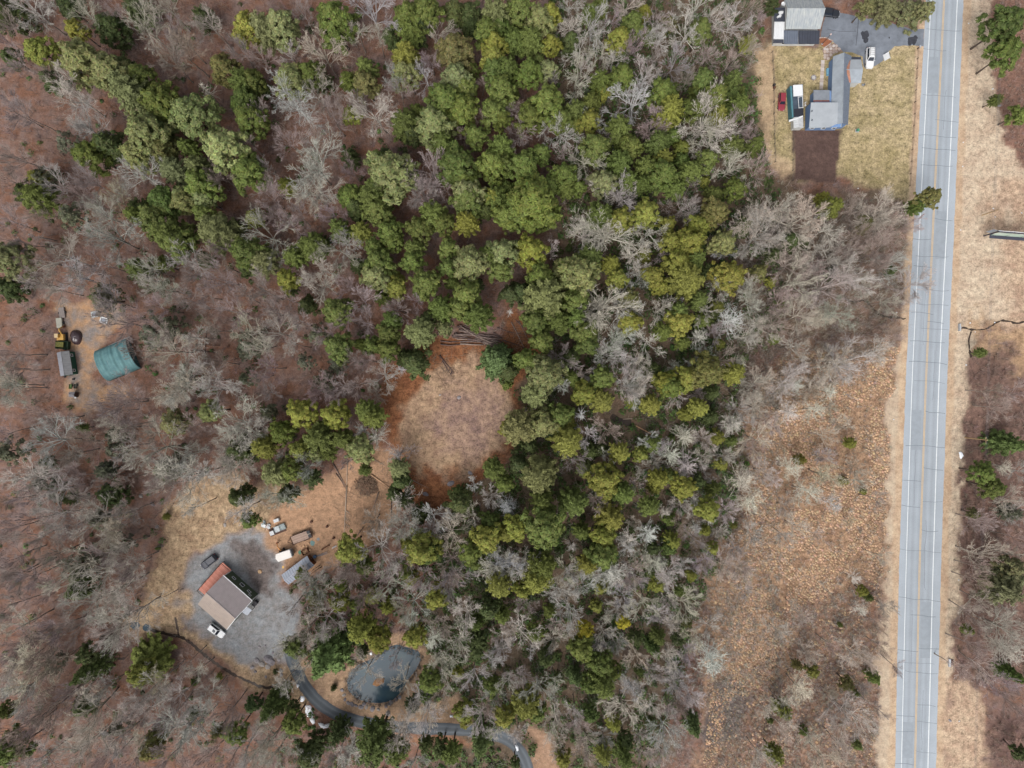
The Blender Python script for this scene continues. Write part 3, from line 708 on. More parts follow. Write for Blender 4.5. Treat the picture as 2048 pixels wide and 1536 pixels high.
# ================================================================ TREE LISTS (position in 3.84x tiles of the photo, radius, kind)
TILES = {'A':(0,0),'B':(512,0),'C':(1024,0),'D':(0,380),'E':(512,380),'F':(1024,380),'G':(1536,380),'H':(0,760),'I':(512,760),'J':(1024,760),'K':(1536,760),'L':(0,1136),'M':(512,1136),'N':(1024,1136),'O':(1536,1136),'R':(1460,0)}
EVERGREEN = {
'A':"1050 50 110 d;830 200 110 d;560 190 70 y;300 380 100 y;600 440 150 p;820 520 130 p;960 530 90 d;1080 580 85 g;1000 700 140 p;1220 740 130 g;1290 830 90 d;1470 880 150 p;1110 1010 150 p;1250 1030 120 d;660 1160 110 g;860 1120 120 d;1070 1190 110 p;1200 1130 100 o;1430 1110 70 g;1700 1140 150 p;1300 1290 100 p;1480 1270 90 p;1520 1420 110 g;1890 1310 120 g;1700 490 100 o;1830 620 100 g;1920 620 80 g;1870 760 90 g;1900 880 110 g;1890 190 100 y;260 1360 60 y;310 1400 110 s;210 1470 90 d;420 620 80 d;50 100 120 d;540 60 90 d;1540 100 80 d;1390 1510 70 p;1540 1510 80 p;1230 1510 70 g;500 1080 80 s;60 430 60 d",
'B':"50 180 120 p;170 200 120 p;600 150 140 g;240 590 110 p;410 550 90 g;500 610 70 d;850 500 80 g;710 590 70 g;830 620 90 o;1160 110 110 g;1290 80 110 g;1180 200 100 g;1040 280 70 d;1260 230 90 d;1130 430 110 y;1170 560 90 p;1540 380 130 o;1650 530 60 g;1530 580 110 p;1560 660 90 g;1440 760 130 g;1570 830 110 g;1130 920 110 g;1240 850 60 g;1360 970 130 p;1190 1040 90 d;1410 1070 90 g;1700 1040 80 g;1540 1240 130 g;1010 1320 160 p;940 1230 80 g;1120 1330 90 g;920 1470 110 g;1060 1450 80 g;730 1490 80 g;220 1410 65 y;740 860 60 y;1520 110 100 d;1620 100 100 d;1840 70 110 p;1780 230 90 g;1890 180 70 g;1820 340 90 y;1810 440 80 y;1830 530 90 g;1920 500 90 g;1880 680 100 g;1810 840 90 g;1880 800 70 g;1870 920 70 g;1860 1130 110 g;1820 1260 110 g;1900 1230 80 g;1600 1380 90 g;1640 1480 110 p;1830 1490 80 y;1920 1440 60 g;1950 260 50 g;980 1180 60 d;1660 180 60 d;20 680 80 d;700 1200 70 d",
'C':"80 70 100 g;210 140 100 p;310 110 80 y;40 280 90 g;160 290 100 g;300 340 70 y;30 170 50 g;130 540 90 g;200 470 60 g;300 520 70 p;10 520 50 g;20 700 40 g;620 90 70 g;690 40 60 g;1010 80 60 y;920 180 80 g;820 280 85 y;450 330 80 d;1060 250 60 g;700 600 80 g;690 690 60 y;850 570 90 g;610 770 70 g;270 770 120 g;130 880 100 g;470 820 80 g;590 910 80 y;400 920 80 g;500 960 60 g;830 950 95 g;1160 690 95 g;1220 830 110 y;1230 680 50 g;1500 600 75 g;1440 680 60 g;1570 730 90 g;1710 590 75 g;1690 720 60 g;1770 800 90 g;1400 830 80 g;1600 880 70 y;1830 300 60 y;1460 220 80 g;640 1110 100 g;730 1090 50 g;240 1170 70 g;90 1270 110 g;380 1340 95 g;820 1230 95 g;920 1110 80 g;840 1080 50 g;1140 1090 90 g;1230 1030 60 g;1310 1130 60 y;1310 1220 60 g;1150 1330 110 g;1040 1270 80 g;1170 1200 70 y;1370 1300 85 g;1520 1240 75 g;1700 1120 80 g;1880 1110 70 g;1000 1410 70 g;1280 1450 70 g;1490 1390 40 y;1730 1440 75 g;1570 1480 60 g;700 1390 90 p;880 1370 80 g;420 1440 70 g;520 1440 60 g;150 1470 110 g;60 1450 70 g;280 1450 80 g;1760 690 40 g;860 430 60 d;1200 160 60 o;590 1180 60 d",
'D':"250 60 110 g;1240 90 100 g;1060 130 90 d;1390 90 85 p;1560 60 70 p;1550 160 70 g;1150 200 110 g;1020 180 70 g;1300 310 130 g;1340 410 110 g;1640 310 140 p;1880 500 120 g;1930 220 60 y;1040 590 75 g;1250 570 60 g;80 520 120 q;60 740 90 d;1160 680 110 s;820 830 130 s;1180 1080 120 s;1340 1030 90 s;1160 1170 70 s;1440 1450 90 s;1900 1180 110 s;560 200 110 s;1560 530 60 d;1900 600 80 d;1780 280 70 d;1900 1440 70 s",
'E':"720 60 80 g;900 60 120 g;930 160 100 g;780 140 90 d;1360 180 110 g;1250 290 90 g;1430 250 80 g;1620 70 110 g;1830 60 90 g;1610 250 90 y;1920 190 90 g;1760 150 70 d;640 300 85 g;790 310 75 y;1010 310 90 g;880 430 70 g;1050 380 70 g;410 420 100 g;280 500 80 g;480 400 80 d;930 540 100 g;770 580 60 d;910 640 100 p;1210 440 75 g;1190 540 80 g;1070 680 60 y;1070 770 70 y;950 820 60 g;1310 720 100 g;1260 780 60 g;1470 450 70 g;1480 570 70 g;1640 540 120 p;1780 480 80 g;1900 500 110 p;1870 620 80 g;1500 710 50 g;1620 790 105 g;1430 890 95 g;1560 920 90 g;1720 960 110 g;1690 720 60 d;1260 1090 105 p;1455 1050 58 p;1320 980 60 d;1010 1010 75 g;1010 1110 75 g;890 1190 70 g;800 1190 50 g;1000 1220 80 g;610 910 105 g;620 1210 95 g;230 680 75 y;240 740 60 d;390 880 70 d;40 540 100 p;30 200 40 g;1850 1310 140 b;1220 1330 110 d;1150 1290 80 d;370 1330 70 s;640 1340 80 s;480 1100 80 s;520 1470 90 s;1930 1400 80 d;1950 800 80 d",
'F':"170 80 180 g;60 170 110 g;250 200 90 g;150 460 110 y;10 420 40 g;230 650 100 g;240 820 150 p;530 660 140 p;430 600 80 g;690 170 100 g;830 210 90 y;1050 170 100 y;1200 250 60 y;1560 150 90 o;1500 220 70 o;1440 290 80 y;1390 390 110 y;1210 410 70 y;1640 400 90 p;1290 540 90 y;1430 520 80 g;770 570 70 y;600 500 90 g;810 670 70 y;1030 500 60 y;1110 650 70 y;1150 750 60 y;1360 680 130 y;1670 650 110 y;1520 620 60 d;500 850 100 g;480 980 90 g;60 780 80 d;160 1000 90 g;250 960 60 d;370 1010 90 g;240 1160 80 g;80 1290 70 g;180 1330 70 g;560 1080 90 g;580 1180 80 g;930 1020 80 y;1290 1030 90 y;1170 1080 70 g;1300 930 80 g;1330 1160 60 g;920 830 70 o;450 1280 80 d;700 1440 80 g;470 1450 60 g;250 1430 130 p;550 1510 70 g;1190 1470 80 y;1340 1440 80 y;1520 1380 120 o;1720 1420 80 y;1090 1390 70 d;1440 860 70 g;1590 900 60 y;1540 960 70 d;1780 270 80 d;1900 620 60 o;20 1350 50 g;1480 1000 60 g;1590 1180 40 y",
'G':"1250 60 75 o;1150 120 60 g;510 130 80 y;430 60 50 y;780 240 50 o;740 290 40 o;460 650 70 s;960 620 40 d;1655 1240 38 g;30 700 40 y;60 1130 40 g;280 420 40 d;140 390 90 d;60 480 60 d",
'H':"100 560 120 s;330 770 90 s;880 440 80 s;880 540 80 s;1300 330 100 q;1620 240 80 p;1260 690 100 d;780 700 70 s;850 880 100 d;800 1060 120 s;900 1250 90 s;600 1430 130 s;620 1500 90 d;440 850 100 s;1850 520 110 d;1780 620 80 s;1850 890 90 d;1900 1080 60 g;620 370 40 g;1265 1055 28 y;1205 1295 20 g;340 640 50 d;520 920 50 d",
'I':"340 260 110 y;170 390 90 g;30 520 100 y;470 440 120 g;330 540 80 y;430 560 70 p;610 280 105 y;840 240 90 g;890 290 90 g;660 470 80 g;790 550 100 p;150 720 110 p;260 680 90 g;1080 690 80 p;1120 770 80 d;420 760 70 d;250 870 80 d;830 690 50 g;1040 890 60 d;720 1290 105 y;1280 1310 130 y;1180 1280 80 y;1350 1350 90 g;1770 1220 105 y;1780 1100 70 g;1920 1190 70 y;1560 930 110 d;1820 690 80 g;1910 800 70 g;1940 370 70 y;1550 880 60 d;1640 1330 90 g;1700 1400 70 g;1140 930 70 d;1270 1040 80 d;1920 40 40 g;1900 1490 60 y;1160 1490 60 g;820 1440 70 g;340 1510 50 g;80 250 60 s;540 560 70 g;1420 1280 60 g",
'J':"180 110 100 p;60 380 130 p;240 330 110 p;380 250 90 g;430 310 60 y;420 490 120 y;550 100 90 y;690 160 90 y;830 560 80 y;600 560 70 d;240 740 140 p;740 790 130 y;570 690 70 p;860 860 90 g;470 950 110 g;240 930 90 g;60 640 80 d;140 500 60 d;230 1150 150 g;50 1160 90 y;760 1070 110 y;720 1200 90 y;700 1350 110 g;580 1430 80 y;540 1170 70 g;990 580 60 y;1090 490 70 g;1130 770 80 y;1100 830 60 y;1310 830 90 y;1250 1250 70 y;1200 1300 60 g;1060 980 80 g;1070 200 80 y;1230 40 90 g;1330 30 70 y;1440 210 75 y;1350 250 60 y;1550 100 60 d;1530 290 80 d;1500 1010 90 y;1590 430 60 y;1230 450 30 g;1700 470 50 g;1620 650 50 y;1550 840 60 g;1490 1160 40 y;1710 1120 30 y;1560 1300 50 y;1210 1080 50 g;1370 1500 40 y;230 1460 110 g;1100 1500 50 g;1430 780 60 d;1200 740 60 g;690 540 60 d;1080 1290 60 d;920 170 50 y;160 1500 70 y",
'K':"1870 490 110 b;1700 720 80 g;1760 830 80 g;650 490 45 y;260 620 45 y;600 780 35 y;1590 1030 40 o;1900 1030 70 s;1880 1480 90 q;1750 1510 70 q;740 860 25 y",
'L':"1130 720 170 B;1050 830 90 y;680 800 100 b;640 680 70 d;60 1440 110 g;20 1110 60 g;1110 1430 80 o;1180 1300 70 o;1790 1290 80 g;1650 1270 50 o;660 1050 90 d;920 1200 90 s;620 150 100 d;1680 840 25 y;1490 880 30 d;1450 1150 50 d;1930 1060 60 d;400 740 80 s",
'M':"540 680 175 S;300 620 90 g;780 500 110 y;920 560 90 y;1230 560 85 y;890 240 65 y;1000 310 60 y;630 260 70 y;650 150 50 y;1860 150 100 y;1400 260 80 y;1780 290 100 d;1880 360 70 g;1700 560 70 d;1690 640 70 d;1330 900 90 g;1300 980 70 g;1190 1070 60 d;1590 1120 70 y;1600 1210 50 y;1730 1350 90 b;1910 1160 80 y;1830 920 70 g;920 1370 150 g;1050 1430 90 g;620 1280 90 d;470 1360 80 d;400 1450 100 d;120 1080 100 b;270 1215 80 g;280 1080 50 d;220 930 40 d;590 930 25 d;145 800 20 d;800 660 50 d;1180 80 60 y;1690 430 60 g;1430 1400 70 d;1290 1380 60 d;1500 1450 80 g;770 290 50 g;450 250 60 o;1560 810 40 y",
'N':"170 110 110 y;80 170 70 y;260 100 60 y;560 490 65 Y;1120 130 65 y;600 20 50 y;860 430 50 Y;640 290 50 y;190 500 70 g;280 330 50 g;280 710 70 d;480 840 65 b;560 640 90 g;690 760 90 g;690 930 105 g;610 900 70 g;780 800 70 g;1090 620 65 b;1130 540 60 g;960 550 60 d;110 1060 110 y;190 1120 70 g;1400 1220 75 b;780 1210 60 y;610 1140 60 g;710 1440 70 y;870 1460 80 g;400 1490 60 y;1380 70 40 y;1350 420 40 o;360 850 40 d;1300 190 50 g;700 140 60 y;1270 560 50 d;20 1500 40 d;1060 1190 40 d;880 1340 60 d;990 800 40 g",
'O':"740 175 40 y;785 235 35 g;840 850 45 g;780 810 30 g;60 1450 70 y;1860 200 120 q;1900 90 90 q;1870 820 70 b;620 890 50 o;130 1100 70 y;700 1370 35 g;280 1260 35 g;1550 490 40 g;1950 1420 50 d;690 970 25 g;350 800 50 y;240 760 40 o;560 440 20 g;20 1180 25 g",
'R':"1940 150 120 g;1960 350 100 g;1870 680 42 g;2035 780 65 g;1100 50 110 q;1280 80 100 q;1380 50 60 q;280 25 60 d;960 40 60 q",
}
BARE = {
'A':"280 90 150 w;700 80 90 w;1300 60 120 w;1140 220 150 w;1330 210 90 f;1320 480 140 f;1450 430 150 f;1640 210 110 w;600 760 150 w;680 1000 140 w;1100 1340 140 w;1600 720 120 k;430 1430 100 w;920 1490 60 w;880 100 70 f;90 850 120 f;240 900 100 f;60 320 100 f;150 480 100 f;60 150 120 f;720 1420 120 f;560 1480 100 f;180 1200 120 f;60 1400 100 f;1700 1350 100 f;1850 400 110 f;1900 1080 80 f;1430 330 100 f;400 560 90 f",
'B':"900 110 170 w;770 240 90 w;1390 260 120 w;540 440 140 w;280 430 70 w;300 770 170 w;480 760 120 w;940 890 150 w;1080 620 90 w;1310 600 90 w;480 1310 190 w;480 1450 150 w;1350 1330 170 f;1280 1440 130 f;380 150 80 f;40 460 90 f;60 870 100 f;600 920 120 f;640 800 90 f;100 1440 100 f;90 1280 80 f;750 1330 90 f;1730 620 70 f;1340 460 80 f;1100 720 90 f;920 280 70 w;1740 920 60 f;1950 850 70 f;250 1080 110 f;450 1100 100 f;1560 1050 60 f;820 730 70 f",
'C':"440 50 90 w;880 50 100 w;620 240 130 w;700 390 100 w;550 400 100 w;450 200 80 w;1020 290 80 w;1130 300 90 w;1400 50 150 w;1320 270 120 w;1560 160 110 w;1700 180 110 w;1780 70 100 f;500 600 140 w;780 470 80 w;900 390 120 f;1010 590 120 w;1240 500 120 f;1350 640 80 f;1510 420 110 f;1740 400 110 f;1660 500 80 f;950 800 160 w;1060 990 110 f;350 1010 140 w;650 940 80 w;560 1220 120 w;1480 970 200 w;1520 1120 130 w;1740 980 120 f;1660 1310 120 w;1870 1330 120 f;1130 900 110 f;770 1060 50 f;690 1460 80 w;870 1460 100 w;50 820 50 f;60 1020 120 f;400 1180 80 f;750 160 70 f;1100 160 100 f;1830 1080 90 f;540 520 80 w;1400 1400 60 f;290 620 70 f;1100 430 70 f;1860 160 70 f",
'D':"870 380 170 w;480 530 170 w;640 680 120 w;810 200 110 w;900 80 100 w;1430 520 130 w;1170 620 100 w;1210 740 90 w;1460 880 110 f;1690 680 130 f;1700 580 100 f;1480 640 90 f;1310 760 90 w;1320 1230 130 w;1460 1120 100 w;1420 1440 150 w;1620 1450 130 w;1900 1080 130 w;930 1030 150 f;1080 1000 110 f;430 770 80 w;240 700 70 w;100 1500 120 w;130 1250 120 f;150 1370 120 f;70 250 110 f;200 380 90 f;340 150 100 f;300 350 60 k;600 60 100 f;740 90 80 w;1200 1170 80 w;1250 910 90 f;1780 920 110 f;1870 830 90 f;1650 900 80 f;1560 800 90 f;400 700 90 f;850 870 120 f;1250 1080 100 f;250 520 90 f;1640 1060 100 f;1720 450 80 f;1700 1330 90 f;800 580 110 f;1040 1220 70 f",
'E':"100 60 110 f;460 40 120 w;110 340 150 w;250 280 90 f;640 460 110 w;690 420 90 w;500 590 110 w;1310 60 150 f;1460 80 90 f;590 180 90 f;320 200 90 f;1100 910 85 f;1230 850 70 f;160 1100 130 w;40 1180 110 w;850 1020 90 f;810 860 110 f;540 760 100 w;360 700 70 w;770 740 100 f;1120 1370 90 k;960 1390 90 w;780 1480 80 f;740 1320 90 f;860 1310 80 f;330 1010 100 f;560 1090 90 f;1940 940 50 k;120 1360 100 f;90 800 120 f;250 830 90 f;150 930 110 f;1050 1440 50 k;700 1000 90 f;330 1190 60 w;20 1420 70 f;130 180 90 f",
'F':"720 340 190 w;540 360 110 w;1050 330 95 w;930 500 100 w;700 900 190 w;640 950 120 w;830 940 120 w;880 760 90 w;1000 680 60 w;1150 930 90 w;1280 840 60 k;1470 920 90 w;1660 1000 120 c;1430 1130 80 c;1620 480 80 w;1900 350 170 w;1850 190 150 w;1780 770 100 w;1600 740 80 w;1040 1140 110 w;790 1190 120 w;720 1270 100 w;400 1280 110 f;870 1290 100 w;1000 1310 100 w;1430 1290 90 w;1580 1310 90 f;1730 1330 70 c;850 1470 120 w;1000 1490 80 w;560 1430 50 w;640 1430 60 w;370 1500 60 w;1260 1380 60 c;1900 1480 110 w;830 70 130 w;1300 150 110 f;1380 180 80 w;880 1100 70 w;1880 1020 120 w;1800 880 120 w;1780 1130 90 w;310 490 60 w;490 220 40 f;1560 1100 90 f;1150 520 50 f;960 600 60 w",
'G':"150 280 170 w;280 200 140 w;450 290 120 w;70 150 110 w;830 490 130 f;500 550 150 w;560 460 120 f;900 590 110 w;180 720 160 w;420 760 160 w;620 700 140 w;740 730 90 w;160 560 120 w;360 980 90 w;520 950 120 w;900 850 80 w;1110 740 130 m;830 230 140 w;900 160 110 w;950 270 100 f;700 350 110 f;650 180 100 f;550 1310 150 w;420 1350 130 w;200 1200 100 w;830 1260 90 w;930 1100 80 f;130 1480 120 w;250 980 120 w;100 900 110 f;40 300 120 w;80 420 90 w;800 600 110 f;330 620 90 f;970 1150 60 f;50 1020 100 f;1100 260 70 f",
'H':"130 60 110 w;430 290 120 f;400 480 150 w;900 380 90 w;970 520 90 w;1230 520 170 w;1300 640 120 w;1450 560 80 w;870 740 110 m;950 760 60 f;300 760 170 w;430 850 150 w;620 740 110 f;250 930 110 f;1380 760 170 w;1560 710 130 w;1290 820 120 f;1450 20 150 w;1650 80 130 w;1860 330 150 w;1880 400 110 w;1780 540 120 w;1850 640 100 w;420 1060 130 w;800 1080 150 w;900 1130 110 w;960 1280 130 w;850 1330 110 f;600 1430 160 w;740 1480 150 w;980 1450 110 f;1040 1400 110 w;120 1350 130 f;200 1450 130 f;60 1150 110 f;300 1200 130 f;950 170 150 f;1060 130 110 f;880 240 100 f;1000 1000 110 f;1010 330 90 f;700 480 110 f;560 560 110 f;40 940 90 f;1760 680 110 w;1870 990 100 w;550 1110 110 f;650 900 90 f;1520 960 60 w;1340 170 50 w;1180 430 90 w;40 380 70 f;200 1100 120 f;430 1330 110 f;1480 340 100 f;1700 430 80 f",
'I':"920 110 80 m;810 380 80 c;930 430 90 c;1090 570 80 c;200 570 70 c;400 650 90 w;180 880 110 w;700 640 60 f;1140 910 100 c;920 1060 100 m;1150 1080 110 w;1370 1050 110 w;1230 1140 110 w;1080 1150 70 w;1500 1180 120 w;1680 1030 70 w;1800 880 80 m;1850 1310 50 c;950 1300 150 w;1120 1400 110 f;1500 1400 130 f;760 1450 120 f;1850 1440 120 w;1930 960 70 c;600 80 110 f;500 60 100 f;30 330 60 w;90 130 80 f;690 50 60 w;1190 550 50 f;1700 820 50 w;400 1510 60 w;980 1490 80 f;620 1440 90 f;1350 1160 80 f;1930 1390 100 w",
'J':"550 260 100 k;590 420 80 w;740 370 110 f;360 50 60 w;870 40 120 w;980 50 80 w;1240 140 90 m;1030 190 60 m;1420 90 60 m;1870 50 100 w;1880 190 80 w;1720 220 90 m;1700 340 80 c;1320 440 80 c;1470 450 90 m;1220 580 90 c;1350 650 100 c;1060 680 110 m;720 590 70 w;480 620 100 f;1040 490 80 w;1180 500 50 w;1880 440 120 w;1780 780 100 c;1830 920 100 c;1500 770 50 m;1400 920 80 c;1290 960 80 m;1180 1010 50 c;1650 1000 90 m;1520 1080 45 c;1410 1110 45 c;1610 1160 60 m;930 1090 60 m;1040 1170 80 c;900 1200 80 c;900 1290 80 c;1010 1360 90 w;1100 1400 80 c;1170 1240 60 m;450 1260 80 k;100 1390 110 w;420 1470 90 w;740 1480 120 c;890 1470 110 f;1200 1480 90 w;1470 1380 90 m;1620 1420 100 m;1740 1450 110 m;1830 1180 90 m;1700 1280 80 m;1380 1200 80 f;700 950 80 f;1600 590 80 m;1480 590 60 w;1290 1120 70 f;950 800 60 f;1900 700 100 m;1460 660 40 c;1880 540 80 f;1850 330 40 w;1930 310 60 f;1300 1420 80 m;640 920 60 f",
'K':"60 100 100 m;210 50 70 c;340 80 80 m;470 80 60 c;160 230 80 c;370 230 90 c;470 220 60 m;530 330 80 m;420 420 80 w;40 350 70 m;400 590 80 m;160 680 90 c;430 720 110 w;660 660 80 m;690 790 80 w;290 850 110 c;470 940 80 c;120 970 80 m;230 1130 80 w;140 1190 70 w;360 1180 60 m;630 1070 50 m;20 750 70 m;860 540 70 f;830 920 60 f;850 1350 60 w;1850 930 90 w;1880 1050 80 w;1620 1080 110 f;1930 700 60 w;1820 660 60 c;1620 1340 120 w;1870 1350 80 w;1760 200 110 f;1860 80 80 f;1690 80 80 f;1900 1220 80 f;1600 1450 80 f",
'L':"680 280 120 w;960 130 130 w;1050 330 140 w;900 420 150 w;840 530 120 w;270 800 170 w;460 700 150 f;150 950 140 w;400 1050 150 f;650 880 80 w;820 920 90 w;1200 900 130 w;1150 1020 120 w;1380 980 120 w;1600 970 80 w;1500 820 70 w;700 1080 170 w;760 1270 150 w;900 1330 110 w;1420 1230 190 w;1520 1210 120 w;1110 1320 100 w;330 1470 130 w;200 1250 140 f;300 1150 130 f;150 580 130 f;400 560 150 f;640 440 110 f;180 430 130 w;120 300 130 f;380 130 120 f;620 1380 130 w;1250 850 80 w;1090 1160 110 f;1320 1110 110 f;1760 1090 120 f;1880 1370 110 w;1640 1420 110 f;1350 1440 110 f;100 750 110 w;560 930 110 f;60 60 110 f;240 60 110 f;1210 260 50 w;1000 1480 110 f;830 1480 110 f;1440 720 70 f;1740 1500 100 f;1930 1480 90 w;60 1290 110 f;450 480 110 f",
'M':"430 130 100 w;540 180 100 w;560 380 110 w;400 470 110 w;320 620 110 w;270 290 90 f;1000 150 110 w;830 220 100 f;1220 260 110 w;1150 330 80 w;980 430 80 m;850 800 100 w;1120 900 80 w;1370 540 80 c;1560 550 100 w;1620 330 110 w;1510 700 90 w;1390 740 90 w;1680 780 90 w;1810 740 70 w;1480 850 80 w;1320 1060 140 w;1300 1130 90 w;1120 1270 140 w;720 1400 110 c;630 1410 100 f;120 1330 140 w;170 1420 110 w;360 1500 90 w;1230 1480 80 w;1730 1150 110 w;1850 980 80 w;1860 620 100 m;1900 520 80 m;1440 430 100 f;1480 90 140 f;750 60 100 f;1280 60 100 f;1870 1260 70 w;1780 1070 90 f;1950 880 70 w;1880 30 80 w;410 80 60 w;1400 1010 80 f;1930 430 70 m;600 450 70 f;1250 440 70 f;1090 650 60 f;230 870 70 w;350 790 70 w",
'N':"60 470 120 w;90 290 80 f;340 180 100 w;560 150 90 w;440 310 120 w;760 70 120 w;920 60 100 f;870 230 110 m;1040 240 120 w;1100 350 100 m;820 320 90 m;730 370 50 c;330 540 110 m;450 490 60 m;330 410 70 m;640 620 80 m;780 560 90 m;700 480 80 w;200 900 120 w;320 870 60 w;60 830 100 f;970 660 90 w;870 1060 130 w;900 900 90 w;1080 1060 90 w;1160 1200 120 w;1140 1390 110 m;980 1280 70 m;1350 950 110 m;1250 880 110 m;1150 820 90 m;1200 640 90 w;1290 270 100 w;1510 480 80 w;1540 700 120 c;570 1310 90 m;700 1300 90 m;350 1180 110 w;370 1380 90 m;490 1090 70 w;1230 1090 80 f;1780 180 60 m;1770 40 80 m;1340 640 80 f;1200 250 70 m;150 620 60 k;480 1200 80 f;1890 1430 90 w;1940 1110 60 w;1400 540 80 w;1200 60 80 w;1300 1060 80 f;1240 760 80 m;50 1250 70 m;560 1440 90 f;1010 1420 80 f;1000 950 60 w;1230 440 60 w;420 60 70 w;70 30 70 c;1050 770 70 m",
'O':"60 470 90 m;270 370 70 m;290 650 90 m;240 920 100 c;650 1160 140 w;560 1090 110 w;640 650 90 w;760 700 80 w;700 330 50 c;920 310 80 f;540 1350 100 w;430 1480 110 w;110 1050 90 w;80 1220 90 w;330 1330 60 w;880 620 70 f;460 960 60 m;740 920 60 f;1000 760 60 f;1840 480 130 w;1860 620 110 c;1650 250 110 w;1760 450 110 w;1640 740 110 w;1750 860 110 f;1560 330 90 f;1530 600 90 f;1580 100 80 f;1820 960 100 f;180 270 50 m;840 430 70 f;660 80 50 c;840 1100 60 f;480 600 60 f;1440 760 80 f;620 1480 90 f",
}
LANDMARKS = [('the round dirt clearing',910,830),('the long log pile',945,675),('the pond',765,1345),('the brown-roofed barn house',450,1205),('the teal hoop canopy',230,720),('the flatbed trailer',602,1074),('the grey L-shaped house',1665,190),('the billboard',2015,468),('the big snow patch',618,1428),('the marsh',1620,1050),('the brook beside the road',1745,615),('the utility pole',1945,875),
 ('the top left corner',0,0),('the bottom left corner',0,1536),('the bottom right corner',2048,1536),("the top edge's middle",1024,0),("the bottom edge's middle",1100,1536),("the left edge's middle",0,768),('the garden plot',1630,310),('the brush heap',760,972),('the small grey hut',143,789),('the covered white trailer',568,1110),('the island in the pond',757,1364),("the lane's right end",1045,1500),('the leaning roadside pine',1855,395),('the yellow excavator',122,672),('the red car',1565,202)]
ORD = ['nearest','second-nearest','third-nearest','fourth-nearest','fifth-nearest','sixth-nearest','seventh-nearest','eighth-nearest','ninth-nearest','tenth-nearest','eleventh-nearest','twelfth-nearest','thirteenth-nearest','fourteenth-nearest','fifteenth-nearest','sixteenth-nearest','seventeenth-nearest','eighteenth-nearest','nineteenth-nearest','twentieth-nearest']
DIRS = ['right of it','up-right of it','above it','up-left of it','left of it','down-left of it','below it','down-right of it']
_pending = []
def want_label(o, px, py, words):
    _pending.append((o, px, py, words))
def settle_labels():
    groups = {}
    for o, px, py, w in _pending:
        d = [(math.hypot(px - x, py - y), nm, x, y) for nm, x, y in LANDMARKS]
        dist, nm, x, y = min(d)
        k = int(round(math.atan2(y - py, px - x) / (PI / 4))) % 8
        groups.setdefault((w, nm, k), []).append((dist, id(o), o))
    for (w, nm, k), lst in groups.items():
        lst.sort()
        for i, (_, _, o) in enumerate(lst):
            pre = (ORD[i] + ' ' if len(lst) > 1 else '') if i < len(ORD) else 'farther '
            if len(lst) > 1: o['label'] = f'{pre}{w} to {nm}, {DIRS[k]}'
            else: o['label'] = f'{w} near {nm}, {DIRS[k]}'

ECOL = {'g':((108,120,60),'mid-green'),'y':((138,140,66),'yellow-green'),'Y':((178,168,60),'bright yellow'),'p':((134,139,90),'pale grey-green'),'o':((120,118,70),'olive'),'d':((86,97,56),'dark green'),'s':((106,108,88),'dull grey-green'),'b':((112,130,76),'blue-green'),'q':((128,128,90),'washed-out green'),'B':((136,142,74),'wide yellow-green'),'S':((116,136,78),'big round green')}
def csrgb(c, jit=.11, k=1.0):
    j = rng.normal(0, jit); a = C(*c, k)
    return (a[0] * (1 + j + rng.normal(0, .04)), a[1] * (1 + j), a[2] * (1 + j + rng.normal(0, .06)), 1)

def plant(name, label, cat, group, px, py, r, hgt, mid, trunk_r, crown_me, crown_col, trunk_col, hs=1.0, lean=0.0):
    """a tree whose crown, centred at height mid, shows at photo pixel (px,py); r = crown radius in metres"""
    p = P(px, py, mid)
    root = empty(name, (p.x, p.y, 0), rng.random() * 2 * PI, None, cat, group)
    want_label(root, px, py, label)
    root.rotation_euler[0] = rng.normal(0, lean); root.rotation_euler[1] = rng.normal(0, lean)
    t = link('trunk', TRUNK[rng.integers(len(TRUNK))], root); t.scale = (trunk_r, trunk_r, hgt); t.color = trunk_col
    c = link('crown', crown_me, root, (0, 0, mid)); c.scale = (r, r, hs); c.color = crown_col
    return root

